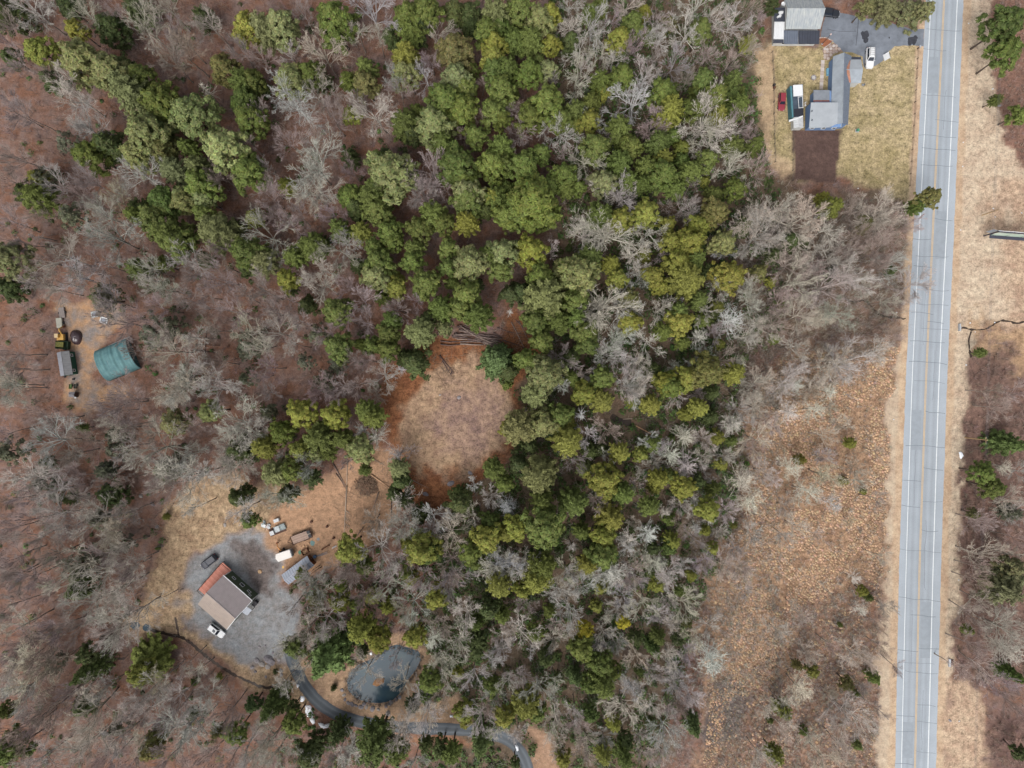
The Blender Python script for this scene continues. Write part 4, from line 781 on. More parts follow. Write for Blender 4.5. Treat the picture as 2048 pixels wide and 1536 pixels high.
pick = lambda l: l[rng.integers(len(l))]
TREES = []
for tl, s in EVERGREEN.items():
    ox, oy = TILES[tl]; sc = 3.483 if tl == 'R' else 3.84
    for e in s.split(';'):
        x, y, r, k = e.split(); px, py = ox + float(x) / sc, oy + float(y) / sc
        r = float(r) / sc * S * ((1.10 if py < 760 else 1.04) if tl != 'R' else 1.0)
        c0, word = ECOL[k]
        col_ = csrgb(c0)
        small = r < 2.38
        far = math.hypot(px - 1024, py - 768) / 1280
        if k in 'bS':
            h = 2.6 + 2.6 * r; hs = h * .46; mid = h * .52; me = pick(SPRU); nm, lw, gr = 'spruce_tree', word + ' layered spruce', 'spruces among the pines'
            if k == 'S': lw = 'big round green spruce'
        elif small:
            h = 1.2 + 4.0 * r if r > 1.3 else .6 + 2.6 * r; hs = min(h * .42, r * 1.25); mid = h - hs * .85; me = pick(PINES); nm, lw, gr = 'small_pine', word + ' small pine', 'small pines'  # smaller pine crowns, told apart by radius alone, not by age
        elif k in 'ds':
            h = (5 + 2.0 * r) * (1 if k == 'd' else .85); hs = h * .34; mid = h * .6; me = pick(THIN if k == 's' else (HEML if rng.random() < .6 else PINES)); nm, lw, gr = 'hemlock_tree', word + ' hemlock', 'hemlocks of the understorey'
        elif k == 'B':
            h = 9; hs = 3.4; mid = 5.5; me = pick(SPRU); nm, lw, gr = 'spruce_tree', word + ' spreading spruce', 'spruces among the pines'
        elif tl == 'R' and k == 'q':
            h = 2.5 + r; hs = h * .5; mid = h * .5; me = pick(PINES); nm, lw, gr = 'hedge_pine', word + ' low pine', 'low pines by the drive'
        else:
            h = 7.0 + 2.3 * r; hs = min(h * .30, r * 1.15); mid = h - hs * .8; me = pick(PINES); nm, lw, gr = 'pine_tree', word + ' pine', 'pines of the wood'
        TREES.append((px, py, r))
        plant(nm, lw, 'pine' if 'pine' in nm else ('spruce' if 'spruce' in nm else 'hemlock'), gr, px, py, r, mid + hs * .5, mid, .09 + .035 * r, me, col_, C(96, 84, 76), hs, .03)

BCOL = {'w':(192,186,176),'f':(170,155,150),'m':(186,177,170),'c':(206,202,192),'k':(216,214,206)}
for tl, s in BARE.items():
    ox, oy = TILES[tl]
    for e in s.split(';'):
        x, y, r, k = e.split(); px, py = ox + float(x) / 3.84, oy + float(y) / 3.84
        R0 = float(r); r = R0 / 3.84 * S * (1.15 if px < 820 else 1.14)
        west = px < 820
        if k == 'w': me, nm, lw, gr, cat = pick(OAKS), 'bare_oak', 'bare pale-limbed tree', 'bare broad-limbed trees', 'bare tree'
        elif k == 'f': me, nm, lw, gr, cat = pick(MAPL), 'bare_maple', 'bare fine-twigged tree', 'bare fine-twigged trees', 'bare tree'
        elif k == 'm': me, nm, lw, gr, cat = pick(MAPL2), 'bare_bush_tree', 'bare dense bushy tree', 'bare bushy trees', 'bushy tree'
        elif k == 'c': me, nm, lw, gr, cat = pick(CONE), 'bare_conical_tree', 'bare whitish cone-shaped tree', 'bare cone-shaped trees', 'bare tree'
        else: me, nm, lw, gr, cat = pick(SNAG), 'dead_snag', 'dead white snag', 'dead snags', 'dead tree'
        size = 'large ' if R0 >= 140 else ('small ' if R0 < 75 else '')
        if k in 'wf': h = 7.5 + 1.3 * r + (2.0 if west else 0)
        elif k == 'm': h = 3.0 + 1.3 * r
        elif k == 'c': h = 3.5 + 2.0 * r
        else: h = 8 + r
        hs = r * (1.2 if k in 'wf' else .95) if k != 'k' else h * .42
        mid = max(hs * 1.0, h - hs * .9)
        base = BCOL[k]
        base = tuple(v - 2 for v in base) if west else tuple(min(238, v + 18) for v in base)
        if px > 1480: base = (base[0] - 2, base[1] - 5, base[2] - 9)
        TREES.append((px, py, r * .6))
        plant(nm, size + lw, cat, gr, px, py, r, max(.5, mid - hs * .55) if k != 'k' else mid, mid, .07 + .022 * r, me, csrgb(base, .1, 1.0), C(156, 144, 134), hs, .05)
# ================================================================ UNDERGROWTH (nobody could count it)
def zone_at(px, py):
    i = int(round(((768 - py) * S - gy[0]) / STEP)); j = int(round(((px - 1024) * S - gx[0]) / STEP))
    return zone_names[ZID[min(max(i, 0), ny - 1), min(max(j, 0), nx - 1)]]
LANEP = np.array([(578,1296),(588,1332),(604,1365),(630,1400),(665,1425),(705,1441),(750,1449),(800,1455),(860,1457),(920,1459),(980,1466),(1018,1479),(1042,1502),(1057,1540),(1064,1600)], float)
LANEP = [(float(np.interp(t, np.arange(15), LANEP[:, 0])), float(np.interp(t, np.arange(15), LANEP[:, 1]))) for t in np.linspace(0, 14, 90)]
KEEPOUT = [DRIVE, POND, [(380,1130),(435,1120),(520,1200),(460,1275),(385,1210)], [(560,1100),(600,1060),(640,1060),(632,1140),(575,1172)], [(1540,0),(1660,0),(1650,95),(1540,95)], [(1575,165),(1700,100),(1730,110),(1730,180),(1700,260),(1575,262)], [(105,610),(160,610),(160,800),(110,800)], [(180,700),(255,670),(285,740),(215,768)]]
def scatter(n, zones, box=(-30, -30, 2080, 1570), poly=None, dens=None):
    out = []
    X = rng.uniform(box[0], box[2], n); Y = rng.uniform(box[1], box[3], n)
    ok = np.ones(n, bool)
    if poly is not None: ok &= poly_sd(X, Y, poly) > 0
    for q in KEEPOUT: ok &= poly_sd(X, Y, q) < -3
    for x, y in zip(X[ok], Y[ok]):
        if zone_at(x, y) in zones and min((x - a) ** 2 + (y - b) ** 2 for a, b in LANEP) > 17 ** 2: out.append((x, y))
    return out
def fixed_mat(name, c, rough=.9, trans=0.0):
    m = bpy.data.materials.new(name); m.use_nodes = True
    N, L = m.node_tree.nodes, m.node_tree.links; b = N['Principled BSDF']; b.inputs['Roughness'].default_value = rough; b.inputs['Specular IOR Level'].default_value = .15
    at = N.new('ShaderNodeAttribute'); at.attribute_name = 'tint'
    v = N.new('ShaderNodeVectorMath'); v.operation = 'MULTIPLY'; v.inputs[1].default_value = c[:3]
    L.new(at.outputs['Color'], v.inputs[0]); L.new(v.outputs[0], b.inputs['Base Color'])
    return m
def brush(name, spots, hgt, ntw, w, matl, spread=.6, wood=None):
    """stems fanning up from each spot, as thin slivers"""
    n = len(spots)
    base = np.array([tuple(P(x, y)) for x, y in spots])
    hh = hgt * rng.uniform(.5, 1.3, n)
    B = np.repeat(base, ntw, 0); h = np.repeat(hh, ntw)
    m = len(B)
    d = rng.normal(size=(m, 3)) * spread; d[:, 2] = 1; d /= np.linalg.norm(d, axis=1)[:, None]
    # half of the slivers start part-way up
    st = rng.uniform(0, .6, m) * (rng.random(m) < .6)
    dm = np.repeat(rng.normal(size=(n, 3)) * .25, ntw, 0)
    p0 = B + (dm + np.array([0, 0, 1])) * (st * h)[:, None]
    p1 = p0 + d * (h * rng.uniform(.4, .8, m))[:, None]
    side = np.cross(d, rng.normal(size=(m, 3))); side /= np.linalg.norm(side, axis=1)[:, None] + 1e-9
    ww = w * rng.uniform(.6, 1.4, (m, 1))
    V = np.stack([p0 - side * ww, p0 + side * ww, p1 + side * ww * .4, p1 - side * ww * .4], 1).reshape(-1, 3)
    F = np.arange(4 * m).reshape(m, 4)
    T = np.repeat(rng.uniform(.75, 1.25, n), ntw)[:, None] * rng.uniform(.8, 1.2, (m, 1)) * np.ones((1, 3)) * (1 + np.repeat(rng.normal(0, .05, (n, 3)), ntw, 0))
    return arr_mesh(name, V, F, matl, T)
def leafy(name, spots, rad, per, leaf, matl, hk=.7):
    n = len(spots)
    base = np.array([tuple(P(x, y)) for x, y in spots]); rr = rad * rng.uniform(.5, 1.3, n)
    d = rng.normal(size=(n * per, 3)); d /= np.linalg.norm(d, axis=1)[:, None]; d[:, 2] = np.abs(d[:, 2])
    q = np.repeat(base, per, 0) + d * np.repeat(rr, per)[:, None] * rng.uniform(.5, 1, (n * per, 1)) * np.array([1, 1, hk * 1.6])
    nm_ = d + np.array([0, 0, .6]) + rng.normal(size=(n * per, 3)) * .4
    V, F = quads(q, nm_, leaf * rng.uniform(.6, 1.3, n * per), 1.3)
    T = np.repeat(rng.uniform(.7, 1.3, n), per)[:, None] * rng.uniform(.75, 1.25, (n * per, 1)) * (1 + np.repeat(rng.normal(0, .1, (n, 3)), per, 0))
    return arr_mesh(name, V, F, matl, T)

TW1 = fixed_mat('mauve_twigs', C(172, 154, 147))
TW2 = fixed_mat('grey_twigs', C(200, 191, 180))
TW3 = fixed_mat('brown_twigs', C(168, 146, 134))
UG = fixed_mat('undergrowth_leaf', C(80, 98, 54, 1.1), .7)
STRAW = fixed_mat('straw', C(210, 176, 144))
STRAW2 = fixed_mat('dry_grass', C(198, 178, 142))
sp = scatter(9500, ('forest_floor',))
W_ = [q for q in sp if poly_sd(np.array([q[0]]), np.array([q[1]]), WET)[0] < 0]
E_ = [q for q in sp if poly_sd(np.array([q[0]]), np.array([q[1]]), WET)[0] >= 0]
tag(link('sapling_undergrowth', brush('sapling_undergrowth', W_, 4.2, 24, .018, TW1, .5)), 'thin mauve leafless saplings over the leaf litter', 'undergrowth', kind='stuff')
tag(link('grey_undergrowth', brush('grey_undergrowth', E_, 3.6, 20, .018, TW2, .55)), 'thin grey leafless saplings between the eastern pines', 'undergrowth', kind='stuff')
sp = scatter(5200, ('forest_floor',), (820, -20, 1560, 1560), WET)
tag(link('evergreen_undergrowth', leafy('evergreen_undergrowth', sp, 1.35, 30, .15, UG, 1.0)), 'low green evergreen shrubs under the eastern trees', 'undergrowth', kind='stuff')
sp = scatter(900, ('forest_floor',), (560, 1100, 1000, 1560)) + scatter(500, ('forest_floor',), (0, 0, 800, 1536))
tag(link('sparse_undergrowth', leafy('sparse_undergrowth', sp, 1.0, 26, .14, UG, .9)), 'scattered green seedlings on the western forest floor', 'undergrowth', kind='stuff')
sp = scatter(2600, ('forest_floor', 'marsh'), (1470, 390, 1830, 820), [(1470,420),(1815,395),(1808,655),(1790,690),(1700,760),(1560,820),(1470,820)])
tag(link('lot_brush', brush('lot_brush', sp, 3.2, 24, .018, fixed_mat('lot_twigs', C(184, 172, 160)), .6)), 'dense pale grey leafless brush between the pines and the road', 'brush', kind='stuff')
sp = scatter(1500, ('thicket_floor', 'field'), (1900, 640, 2080, 1560))
sp = [q for q in sp if zone_at(*q) == 'thicket_floor']
tag(link('brown_thicket', brush('brown_thicket', sp, 2.0, 26, .022, TW3, .8)), 'brown leafless thicket along the power line', 'thicket', kind='stuff')
sp = scatter(900, ('field', 'forest_floor', 'thicket_floor'), (1976, -20, 2080, 340))
tag(link('field_brush', brush('field_brush', sp, 1.2, 14, .02, TW3, .9)), 'low brown brush at the upper right field', 'brush', kind='stuff')
TH = [(1560,1230),(1760,1150),(1755,1600),(1420,1600),(1450,1420),(1550,1350)]
sp = scatter(3600, ('marsh',), (1400, 1140, 1770, 1570), TH) + scatter(900, ('marsh', 'forest_floor'), (1330, 1180, 1480, 1570))
tag(link('marsh_brush', brush('marsh_brush', sp, 1.5, 16, .018, TW2, .8)), 'grey-brown shrub thicket at the lower end of the marsh', 'thicket', kind='stuff')
sp = scatter(2600, ('marsh',), (1440, 680, 1800, 1560)) + scatter(2600, ('marsh', 'forest_floor'), (1380, 780, 1560, 1400))
tag(link('marsh_twigs', brush('marsh_twigs', sp, 1.4, 18, .018, TW2, .9)), 'pale twiggy shrubs scattered over the marsh', 'shrubs', kind='stuff')

# sedge tussocks: straw domes with dark wet gaps between them
def tussocks(name, spots, r, matl):
    n = len(spots); base = np.array([tuple(P(x, y)) for x, y in spots]); rr = r * rng.uniform(.55, 1.25, n)
    k = 7
    ang = (np.arange(k)[None, :] + rng.random((n, 1))) * 2 * PI / k
    ro = rr[:, None] * rng.uniform(.75, 1.2, (n, k))
    ring = np.stack([base[:, None, 0] + ro * np.cos(ang), base[:, None, 1] + ro * np.sin(ang), rng.uniform(.02, .10, (n, k))], -1)
    ring2 = np.stack([base[:, None, 0] + .55 * ro * np.cos(ang + .3), base[:, None, 1] + .55 * ro * np.sin(ang + .3), .18 * rr[:, None] / r * rng.uniform(.8, 1.2, (n, k))], -1)
    top = base + np.stack([rng.normal(0, .05, n), rng.normal(0, .05, n), .24 * rr / r], -1)
    V = np.concatenate([ring, ring2, top[:, None, :]], 1).reshape(-1, 3)
    st = np.arange(n)[:, None] * (2 * k + 1); F = []
    for i in range(k):
        j = (i + 1) % k
        F.append(np.concatenate([st + i, st + j, st + k + j], 1)); F.append(np.concatenate([st + i, st + k + j, st + k + i], 1)); F.append(np.concatenate([st + k + i, st + k + j, st + 2 * k], 1))
    F = np.stack(F, 1).reshape(-1, 3)
    T = np.repeat(rng.uniform(.7, 1.12, n), 3 * k)[:, None] * rng.uniform(.88, 1.12, (n * 3 * k, 1)) * (1 + np.repeat(rng.normal(0, .04, (n, 3)), 3 * k, 0))
    return arr_mesh(name, V, F, matl, T, smooth=True)
def poisson(box, poly, gap, zones, tries, jitter=None):
    cell = gap / S; seen = {}; out = []
    X = rng.uniform(box[0], box[2], tries); Y = rng.uniform(box[1], box[3], tries); ok = poly_sd(X, Y, poly) > 0
    for x, y in zip(X[ok], Y[ok]):
        ci, cj = int(x // cell), int(y // cell); good = True
        for a in (-1, 0, 1):
            for b in (-1, 0, 1):
                for q in seen.get((ci + a, cj + b), ()):
                    if (q[0] - x) ** 2 + (q[1] - y) ** 2 < cell * cell: good = False
        if good and zone_at(x, y) in zones: seen.setdefault((ci, cj), []).append((x, y)); out.append((x, y))
    return out
TUS = [q for q in poisson((1400, 690, 1800, 1570), MARSH, .5, ('marsh',), 70000) if vnoise(np.array([q[0] * S]), np.array([q[1] * S]), 5.0, 21)[0] < .6 and (poly_sd(np.array([q[0]]), np.array([q[1]]), TH)[0] < 0 or rng.random() < .35)]
sp = poisson((1400, 690, 1800, 1570), MARSH, .55, ('marsh',), 30000)
tag(link('sedge_tufts', brush('sedge_tufts', sp, .55, 20, .022, fixed_mat('sedge', C(212, 180, 148)), 1.0)), 'loose straw blades standing over the marsh', 'sedge', kind='stuff')
tag(link('sedge_tussocks', tussocks('sedge_tussocks', TUS, .33, STRAW)), 'straw-coloured sedge tussocks of the marsh beside the road', 'sedge', kind='stuff')
# dry reeds at the pond's edge and rough grass in the yards
ring = []
for i in range(len(POND)):
    a, b = POND[i], POND[(i + 1) % len(POND)]
    for _ in range(int(math.dist(a, b) * .9)):
        f = random.random(); cx, cy = 765, 1348
        x, y = a[0] + (b[0] - a[0]) * f, a[1] + (b[1] - a[1]) * f; k = random.uniform(.8, 1.03) if (x < 740 or y < 1310) else random.uniform(.95, 1.05)
        ring.append((cx + (x - cx) * k, cy + (y - cy) * k))
tag(link('dry_reeds', brush('dry_reeds', ring, .8, 16, .02, fixed_mat('reeds', C(150, 138, 130)), .9)), 'grey-brown dry reeds round the edge of the pond', 'reeds', kind='stuff')
sp = scatter(5200, ('yard', 'pond_bank', 'lawn'), (230, 80, 1860, 1560))
tag(link('rough_grass', brush('rough_grass', sp, .35, 9, .025, STRAW2, 1.1)), 'straw-coloured rough grass tufts in yards and lawns', 'grass', kind='stuff')
sp = scatter(2600, ('road_verge', 'field', 'round_clearing'), (760, -20, 2080, 1560))
tag(link('verge_grass', brush('verge_grass', sp, .3, 8, .025, fixed_mat('verge_straw', C(214, 188, 158)), 1.1)), 'pale dead grass tufts along the road and clearing', 'grass', kind='stuff')
# ================================================================ BUILDINGS
def ribs(m, a, b, c, d, n, w=.10, h=.09):
    """raised seams running from edge a-b down to edge d-c"""
    a, b, c, d = map(Vector, (a, b, c, d)); e = (b - a).normalized() * w / 2
    for i in range(n):
        t = (i + .5) / n; p, q = a.lerp(b, t), d.lerp(c, t)
        up = Vector((0, 0, h)); dn = Vector((0, 0, -.01))
        vs = [p - e + dn, p + e + dn, q + e + dn, q - e + dn, p - e * .6 + up, p + e * .6 + up, q + e * .6 + up, q - e * .6 + up]
        m.add(vs, [(4, 5, 6, 7), (0, 4, 7, 3), (1, 2, 6, 5), (0, 1, 5, 4), (3, 7, 6, 2)])
    return m
def courses(m, a, b, c, d, n, h=.025):
    """shingle courses: stepped strips from edge a-b (top) to d-c (eave)"""
    a, b, c, d = map(Vector, (a, b, c, d)); up = Vector((0, 0, h))
    for i in range(n):
        t0, t1 = i / n, (i + 1) / n
        p, q, r, s = a.lerp(d, t0), b.lerp(c, t0), b.lerp(c, t1) + up, a.lerp(d, t1) + up
        m.add([p + up * .2, q + up * .2, r, s, s - up, r - up], [(0, 1, 2, 3), (3, 2, 5, 4)])
    return m
def rect_frame(cx, cy, ang):
    M = Matrix.Translation((cx, cy, 0)) @ Matrix.Rotation(ang, 4, 'Z')
    return lambda x, y, z=0.0: M @ Vector((x, y, z))
GLASS = mat('window_glass', C(40, 48, 62), .15, spec=.6)
WHITE = mat('white_trim', C(232, 234, 236), .6, noise=.05, scale=2)
DARKW = mat('dark_wood', C(84, 60, 52), .85, noise=.25, scale=3)
GREYM = mat('grey_metal', C(150, 156, 166), .5, noise=.12, scale=1.2, metallic=.2)
BLACK = mat('black_rubber', (.015, .015, .017, 1), .8)
RUST = mat('rusty_iron', C(110, 66, 46), .9, noise=.35, scale=3)
def window(parent, F, x, z, w, h, y, facing, frame=WHITE):
    """framed window on a wall at local y (facing +1/-1 along y)"""
    m = MB(); t = .05
    for dx, dz, sx, sz in ((-w/2, 0, t*2, h + t*2), (w/2, 0, t*2, h + t*2), (0, -h/2, w, t*2), (0, h/2, w, t*2)):
        c = F(x + dx, y + facing * .04, z + dz)
        q = [F(x + dx + a * sx / 2, y + facing * b, z + dz + e * sz / 2) for b in (0, .1) for a, e in ((-1, -1), (1, -1), (1, 1), (-1, 1))]
        m.add(q, [(0, 1, 2, 3), (4, 5, 6, 7), (0, 1, 5, 4), (1, 2, 6, 5), (2, 3, 7, 6), (3, 0, 4, 7)])
    o = m.build('window', frame, parent)
    g = MB().add([F(x - w/2, y + facing * .03, z - h/2), F(x + w/2, y + facing * .03, z - h/2), F(x + w/2, y + facing * .03, z + h/2), F(x - w/2, y + facing * .03, z + h/2)], [(0, 1, 2, 3)])
    g.build('pane', GLASS, o)
    return o

# ---- barn house with brown metal roof
bp = P(449.8, 1205, 4.9); ang = math.atan2(-51, 58)
barn = empty('barn_house', (0, 0, 0), 0, 'square barn house with brown ribbed metal roof and green wall on gravel', 'house')
F = rect_frame(bp.x, bp.y, ang); Lb, Wb, he, hr = 9.35, 9.35, 4.9, 7.2
GREEN = mat('green_siding', C(84, 98, 78), .8, noise=.08, scale=6, stretch=(1, 1, 8))
m = MB(); x, y = Lb / 2 - .2, Wb / 2 - .12
hg = hr - .16
for s in (1, -1):
    m.add([F(-x, s * y, 0), F(x, s * y, 0), F(x, s * y, he + .05), F(-x, s * y, he + .05)], [(0, 1, 2, 3)])
for s in (1, -1):
    m.add([F(s * x, -y, 0), F(s * x, y, 0), F(s * x, y, he + .05), F(s * x, 0, hg), F(s * x, -y, he + .05)], [(0, 1, 2, 3, 4)])
m.build('wall', GREEN, barn)
RA = mat('roof_taupe', C(164, 154, 154), .55, noise=.07, scale=.8, metallic=.1); RB = mat('roof_tan', C(168, 154, 144), .55, noise=.07, scale=.8, metallic=.1)
for s, mm in ((1, RA), (-1, RB)):
    a, b, c, d = F(-Lb/2, 0, hr), F(Lb/2, 0, hr), F(Lb/2, s * Wb/2, he), F(-Lb/2, s * Wb/2, he)
    m = MB().slab([a, b, c, d], .12); ribs(m, a, b, c, d, 26)
    m.build('roof_slope', mm, barn)
m = MB().tube([F(-Lb/2, 0, hr + .03), F(Lb/2, 0, hr + .03)], .09, 6); m.build('ridge_cap', RA, barn)
m = MB()
m.tube([F(-Lb/2, Wb/2 + .04, he - .03), F(Lb/2, Wb/2 + .04, he - .03)], .11, 6)
m.tube([F(Lb/2 + .03, Wb/2, he), F(Lb/2 + .03, 0, hr)], .08, 6); m.tube([F(Lb/2 + .03, 0, hr), F(Lb/2 + .03, -Wb/2, he)], .08, 6)
m.build('gutter', WHITE, barn)
for sx in (-1, 1):
    m = MB().box(F(sx * (x + .01), y + .05, he / 2), (.2, .1, he), ang); m.build('corner_trim', WHITE, barn)
window(barn, F, -2.6, 2.2, 1.0, .8, y, 1); window(barn, F, .0, 2.0, 1.1, 1.3, y, 1); window(barn, F, 2.4, 2.2, 1.0, .8, y, 1); window(barn, F, 3.2, 3.3, .7, .6, y, 1)
m = MB().slab([F(x, -.2, 2.6), F(x + 1.5, -.2, 2.2), F(x + 1.5, 1.6, 2.2), F(x, 1.6, 2.6)], .1)
po = m.build('porch_roof', GREYM, barn)
for yy in (-.1, 1.5): MB().cyl(F(x + 1.4, yy), .05, 0, 2.12, 8).build('post', DARKW, po)
MB().box(F(x + .9, 2.6, .55), (.9, 1.2, 1.1), ang).build('bulkhead', mat('dark_box', C(48, 46, 52), .7), barn)
# red deck on the north-west side, plank by plank
deck = empty('deck', (0, 0, 0), 0, 'terracotta red plank deck with railing along the barn house', 'deck')
dx0, dx1, dy0, dy1, dz = -Lb/2 - 2.75, -Lb/2 + .2, -Wb/2 + .9, Wb/2 + .6, 1.3
REDD = [mat('deck_red_%d' % i, C(*c), .8, noise=.12, scale=2, stretch=(1, 8, 1)) for i, c in enumerate([(214, 144, 126), (220, 150, 132), (208, 138, 120)])]
npk = 22
_pm = None
for i in range(npk):
    yy = dy0 + (dy1 - dy0) * (i + .5) / npk
    o = MB().box((0, 0, 0), (dx1 - dx0, (dy1 - dy0) / npk - .03, .05)).build('plank', REDD[i % 3], deck)
    w_ = F((dx0 + dx1) / 2, yy, dz); o.location = w_; o.rotation_euler = (0, 0, ang)
m = MB()
for i in range(8):
    for xx, yy in ((dx0 + .06, dy0 + (dy1 - dy0) * i / 7),): m.box(F(xx, yy, (dz + 1) / 2), (.1, .1, dz + 1.0), ang)
m.build('railing_posts', DARKW, deck)
m = MB(); m.tube([F(dx0 + .06, dy0, dz + 1), F(dx0 + .06, dy1, dz + 1)], .06, 5); m.tube([F(dx0 + .06, dy0, dz + .5), F(dx0 + .06, dy1, dz + .5)], .035, 5)
m.tube([F(dx0, dy1, dz + 1), F(dx1 - .3, dy1, dz + 1)], .05, 5); m.tube([F(dx0, dy0, dz + 1), F(dx1 - .4, dy0, dz + 1)], .05, 5)
m.build('handrail', DARKW, deck)
MB().box(F((dx0 + dx1) / 2, (dy0 + dy1) / 2, dz - .15), (dx1 - dx0 - .1, dy1 - dy0 - .1, .2), ang).build('joists', DARKW, deck)

# ---- long grey shed
def gable(root, F, L_, W_, he, hr, roofm, wallm, ov=.25, nr=0, roofm2=None, wh=None):
    x, y = L_ / 2 - ov, W_ / 2 - ov; k = (hr - he) / (W_ / 2)
    m = MB()
    for s in (1, -1):
        m.add([F(-x, s * y, 0), F(x, s * y, 0), F(x, s * y, he + ov * k - .12), F(-x, s * y, he + ov * k - .12)], [(0, 1, 2, 3)])
        m.add([F(s * x, -y, 0), F(s * x, y, 0), F(s * x, y, he + ov * k - .12), F(s * x, 0, hr - .14), F(s * x, -y, he + ov * k - .12)], [(0, 1, 2, 3, 4)])
    m.build('wall', wallm, root)
    for s, mm in ((1, roofm), (-1, roofm2 or roofm)):
        a, b, c, d = F(-L_/2, 0, hr), F(L_/2, 0, hr), F(L_/2, s * W_/2, he), F(-L_/2, s * W_/2, he)
        m = MB().slab([a, b, c, d], .1)
        if nr > 0: ribs(m, a, b, c, d, nr)
        elif nr < 0: courses(m, a, b, c, d, -nr)
        m.build('roof_slope', mm, root)
    MB().tube([F(-L_/2, 0, hr + .02), F(L_/2, 0, hr + .02)], .07, 6).build('ridge_cap', roofm, root)
shed = empty('long_shed', (0, 0, 0), 0, 'long narrow shed with pale blue-grey metal roof and brown end', 'shed')
c = P(595, 1141, 2.7); F2 = rect_frame(c.x, c.y, math.atan2(38, 51))
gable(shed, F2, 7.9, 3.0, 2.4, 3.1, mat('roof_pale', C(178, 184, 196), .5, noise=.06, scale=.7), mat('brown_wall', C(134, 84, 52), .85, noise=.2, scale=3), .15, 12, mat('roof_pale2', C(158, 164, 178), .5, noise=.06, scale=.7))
m = MB().box(F2(3.9 - .13, 0, 1.0), (.06, .9, 1.9), math.atan2(38, 51)); d_ = m.build('door', DARKW, shed)
MB().tube([F2(3.82, .3, 1.0), F2(3.9, .3, 1.0)], .04, 6).build('handle', WHITE, d_)

# ---- west camp: shed with grey roof and green side
cs = empty('green_shed', (0, 0, 0), 0, 'small shed with grey roof and dark green walls beside the teal canopy', 'shed')
c = P(128, 727, 2.6); F3 = rect_frame(c.x, c.y, math.atan2(-47, 7.5))
gable(cs, F3, 5.9, 3.1, 2.3, 3.1, mat('roof_grey_a', C(140, 140, 142), .6, noise=.08, scale=1), mat('green_wall', C(46, 92, 76), .8, noise=.1, scale=4), .15, 10, mat('roof_grey_b', C(158, 160, 168), .6, noise=.08, scale=1))
for xx in (-1.9, 1.9): window(cs, F3, xx, 1.4, .6, .8, 1.40, 1)
MB().box(F3(2.85, -.2, .95), (.06, .9, 1.9), math.atan2(-47, 7.5)).build('door', mat('green_door', C(60, 84, 76), .7), cs)

# ---- teal hoop canopy
cano = empty('hoop_canopy', (0, 0, 0), 0, 'big teal tarpaulin hoop canopy with open dark west end', 'canopy')
c = P(229, 718, 2.4); ac = math.radians(22); F4 = rect_frame(c.x, c.y, ac)
Lc, Wc, Hc = 8.6, 8.2, 3.3
TEAL = mat('teal_tarp', C(108, 148, 150), .75, color2=C(78, 118, 124), scale=.7, detail=8, bump=.6)
TEALD = mat('teal_liner', C(60, 104, 112), .7, noise=.15, scale=1)
nu, nv = 36, 22; V, Fc = [], []
for i in range(nu + 1):
    u = -Lc / 2 + Lc * i / nu
    sag = .12 * abs(math.sin(PI * i / 6)) ** .7 + .05 * math.sin(i * 1.7) + random.uniform(0, .05)
    for j in range(nv + 1):
        t = PI * j / nv
        yy = Wc / 2 * math.cos(t); zz = Hc * math.sin(t) ** .75 * (1 - .02 * math.sin(3 * u)) - sag * math.sin(t)
        V.append(F4(u + .04 * math.sin(j * 2.1 + i), yy, max(.02, zz + random.uniform(-.04, .04) * math.sin(t))))
for i in range(nu):
    for j in range(nv):
        a = i * (nv + 1) + j; Fc.append((a, a + 1, a + nv + 2, a + nv + 1))
me = MB(); me.v = [tuple(v) for v in V]; me.f = Fc
o = me.build('tarpaulin', TEAL, cano, smooth=True)
md = o.modifiers.new('thick', 'SOLIDIFY'); md.thickness = .04
STEEL = mat('hoop_steel', C(170, 174, 178), .4, metallic=.4)
for i in range(7):
    u = -Lc / 2 + Lc * i / 6
    MB().tube([F4(u, (Wc / 2 - .1) * math.cos(PI * j / 14), max(0, (Hc - .14) * math.sin(PI * j / 14) ** .75)) for j in range(15)], .04, 5).build('hoop', STEEL, cano)
pts = [F4(-Lc/2 + .25, (Wc/2 - .15) * math.cos(PI * j / 14), (Hc - .15) * math.sin(PI * j / 14) ** .75) for j in range(15)]
MB().add(pts, [tuple(range(15))]).build('end_wall', TEALD, cano)
pts = [F4(Lc/2 - .25, (Wc/2 - .15) * math.cos(PI * j / 14), (Hc - .15) * math.sin(PI * j / 14) ** .75) for j in range(15)]
MB().add(pts, [tuple(range(15))]).build('end_wall', TEALD, cano)
MB().tube([F4(-1.2, Wc/2 + .05, .35), F4(Lc/2 + .2, Wc/2 + .15, .35)], .09, 6).build('ground_rail', WHITE, cano)

# ---- north-east: garage house with weathered metal roof
gh = empty('garage_house', (0, 0, 0), 0, 'house with weathered blue-grey metal roof at the top edge', 'house')
WEATH = mat('weathered_roof', C(150, 158, 166), .6, color2=C(186, 190, 188), scale=1.3, stretch=(2.2, .25, 1), detail=6)
WALLW = mat('white_wall', C(205, 206, 204), .8, noise=.06, scale=2)
def q3(*l): return [P(a, b, h) for a, b, h in l]
a, b, c, d = q3((1575, 17, 5.5), (1651, 17, 5.5), (1641, 58, 3.2), (1571, 58, 3.2))
m = MB().slab([a, b, c, d], .12); ribs(m, a, b, c, d, 15); m.build('roof_slope', WEATH, gh)
n1, n2 = Vector((a.x, a.y + (a.y - d.y), 3.2)), Vector((b.x, b.y + (b.y - c.y), 3.2))
m = MB().slab([b, a, n1, n2], .12); ribs(m, a, b, n2, n1, 15); m.build('roof_slope', WEATH, gh)
m = MB().prism([(d.x + .3, d.y + .35), (c.x - .3, c.y + .35), (n2.x - .3, n2.y - .35), (n1.x + .3, n1.y - .35)], 0, 3.25); m.build('wall', WALLW, gh)
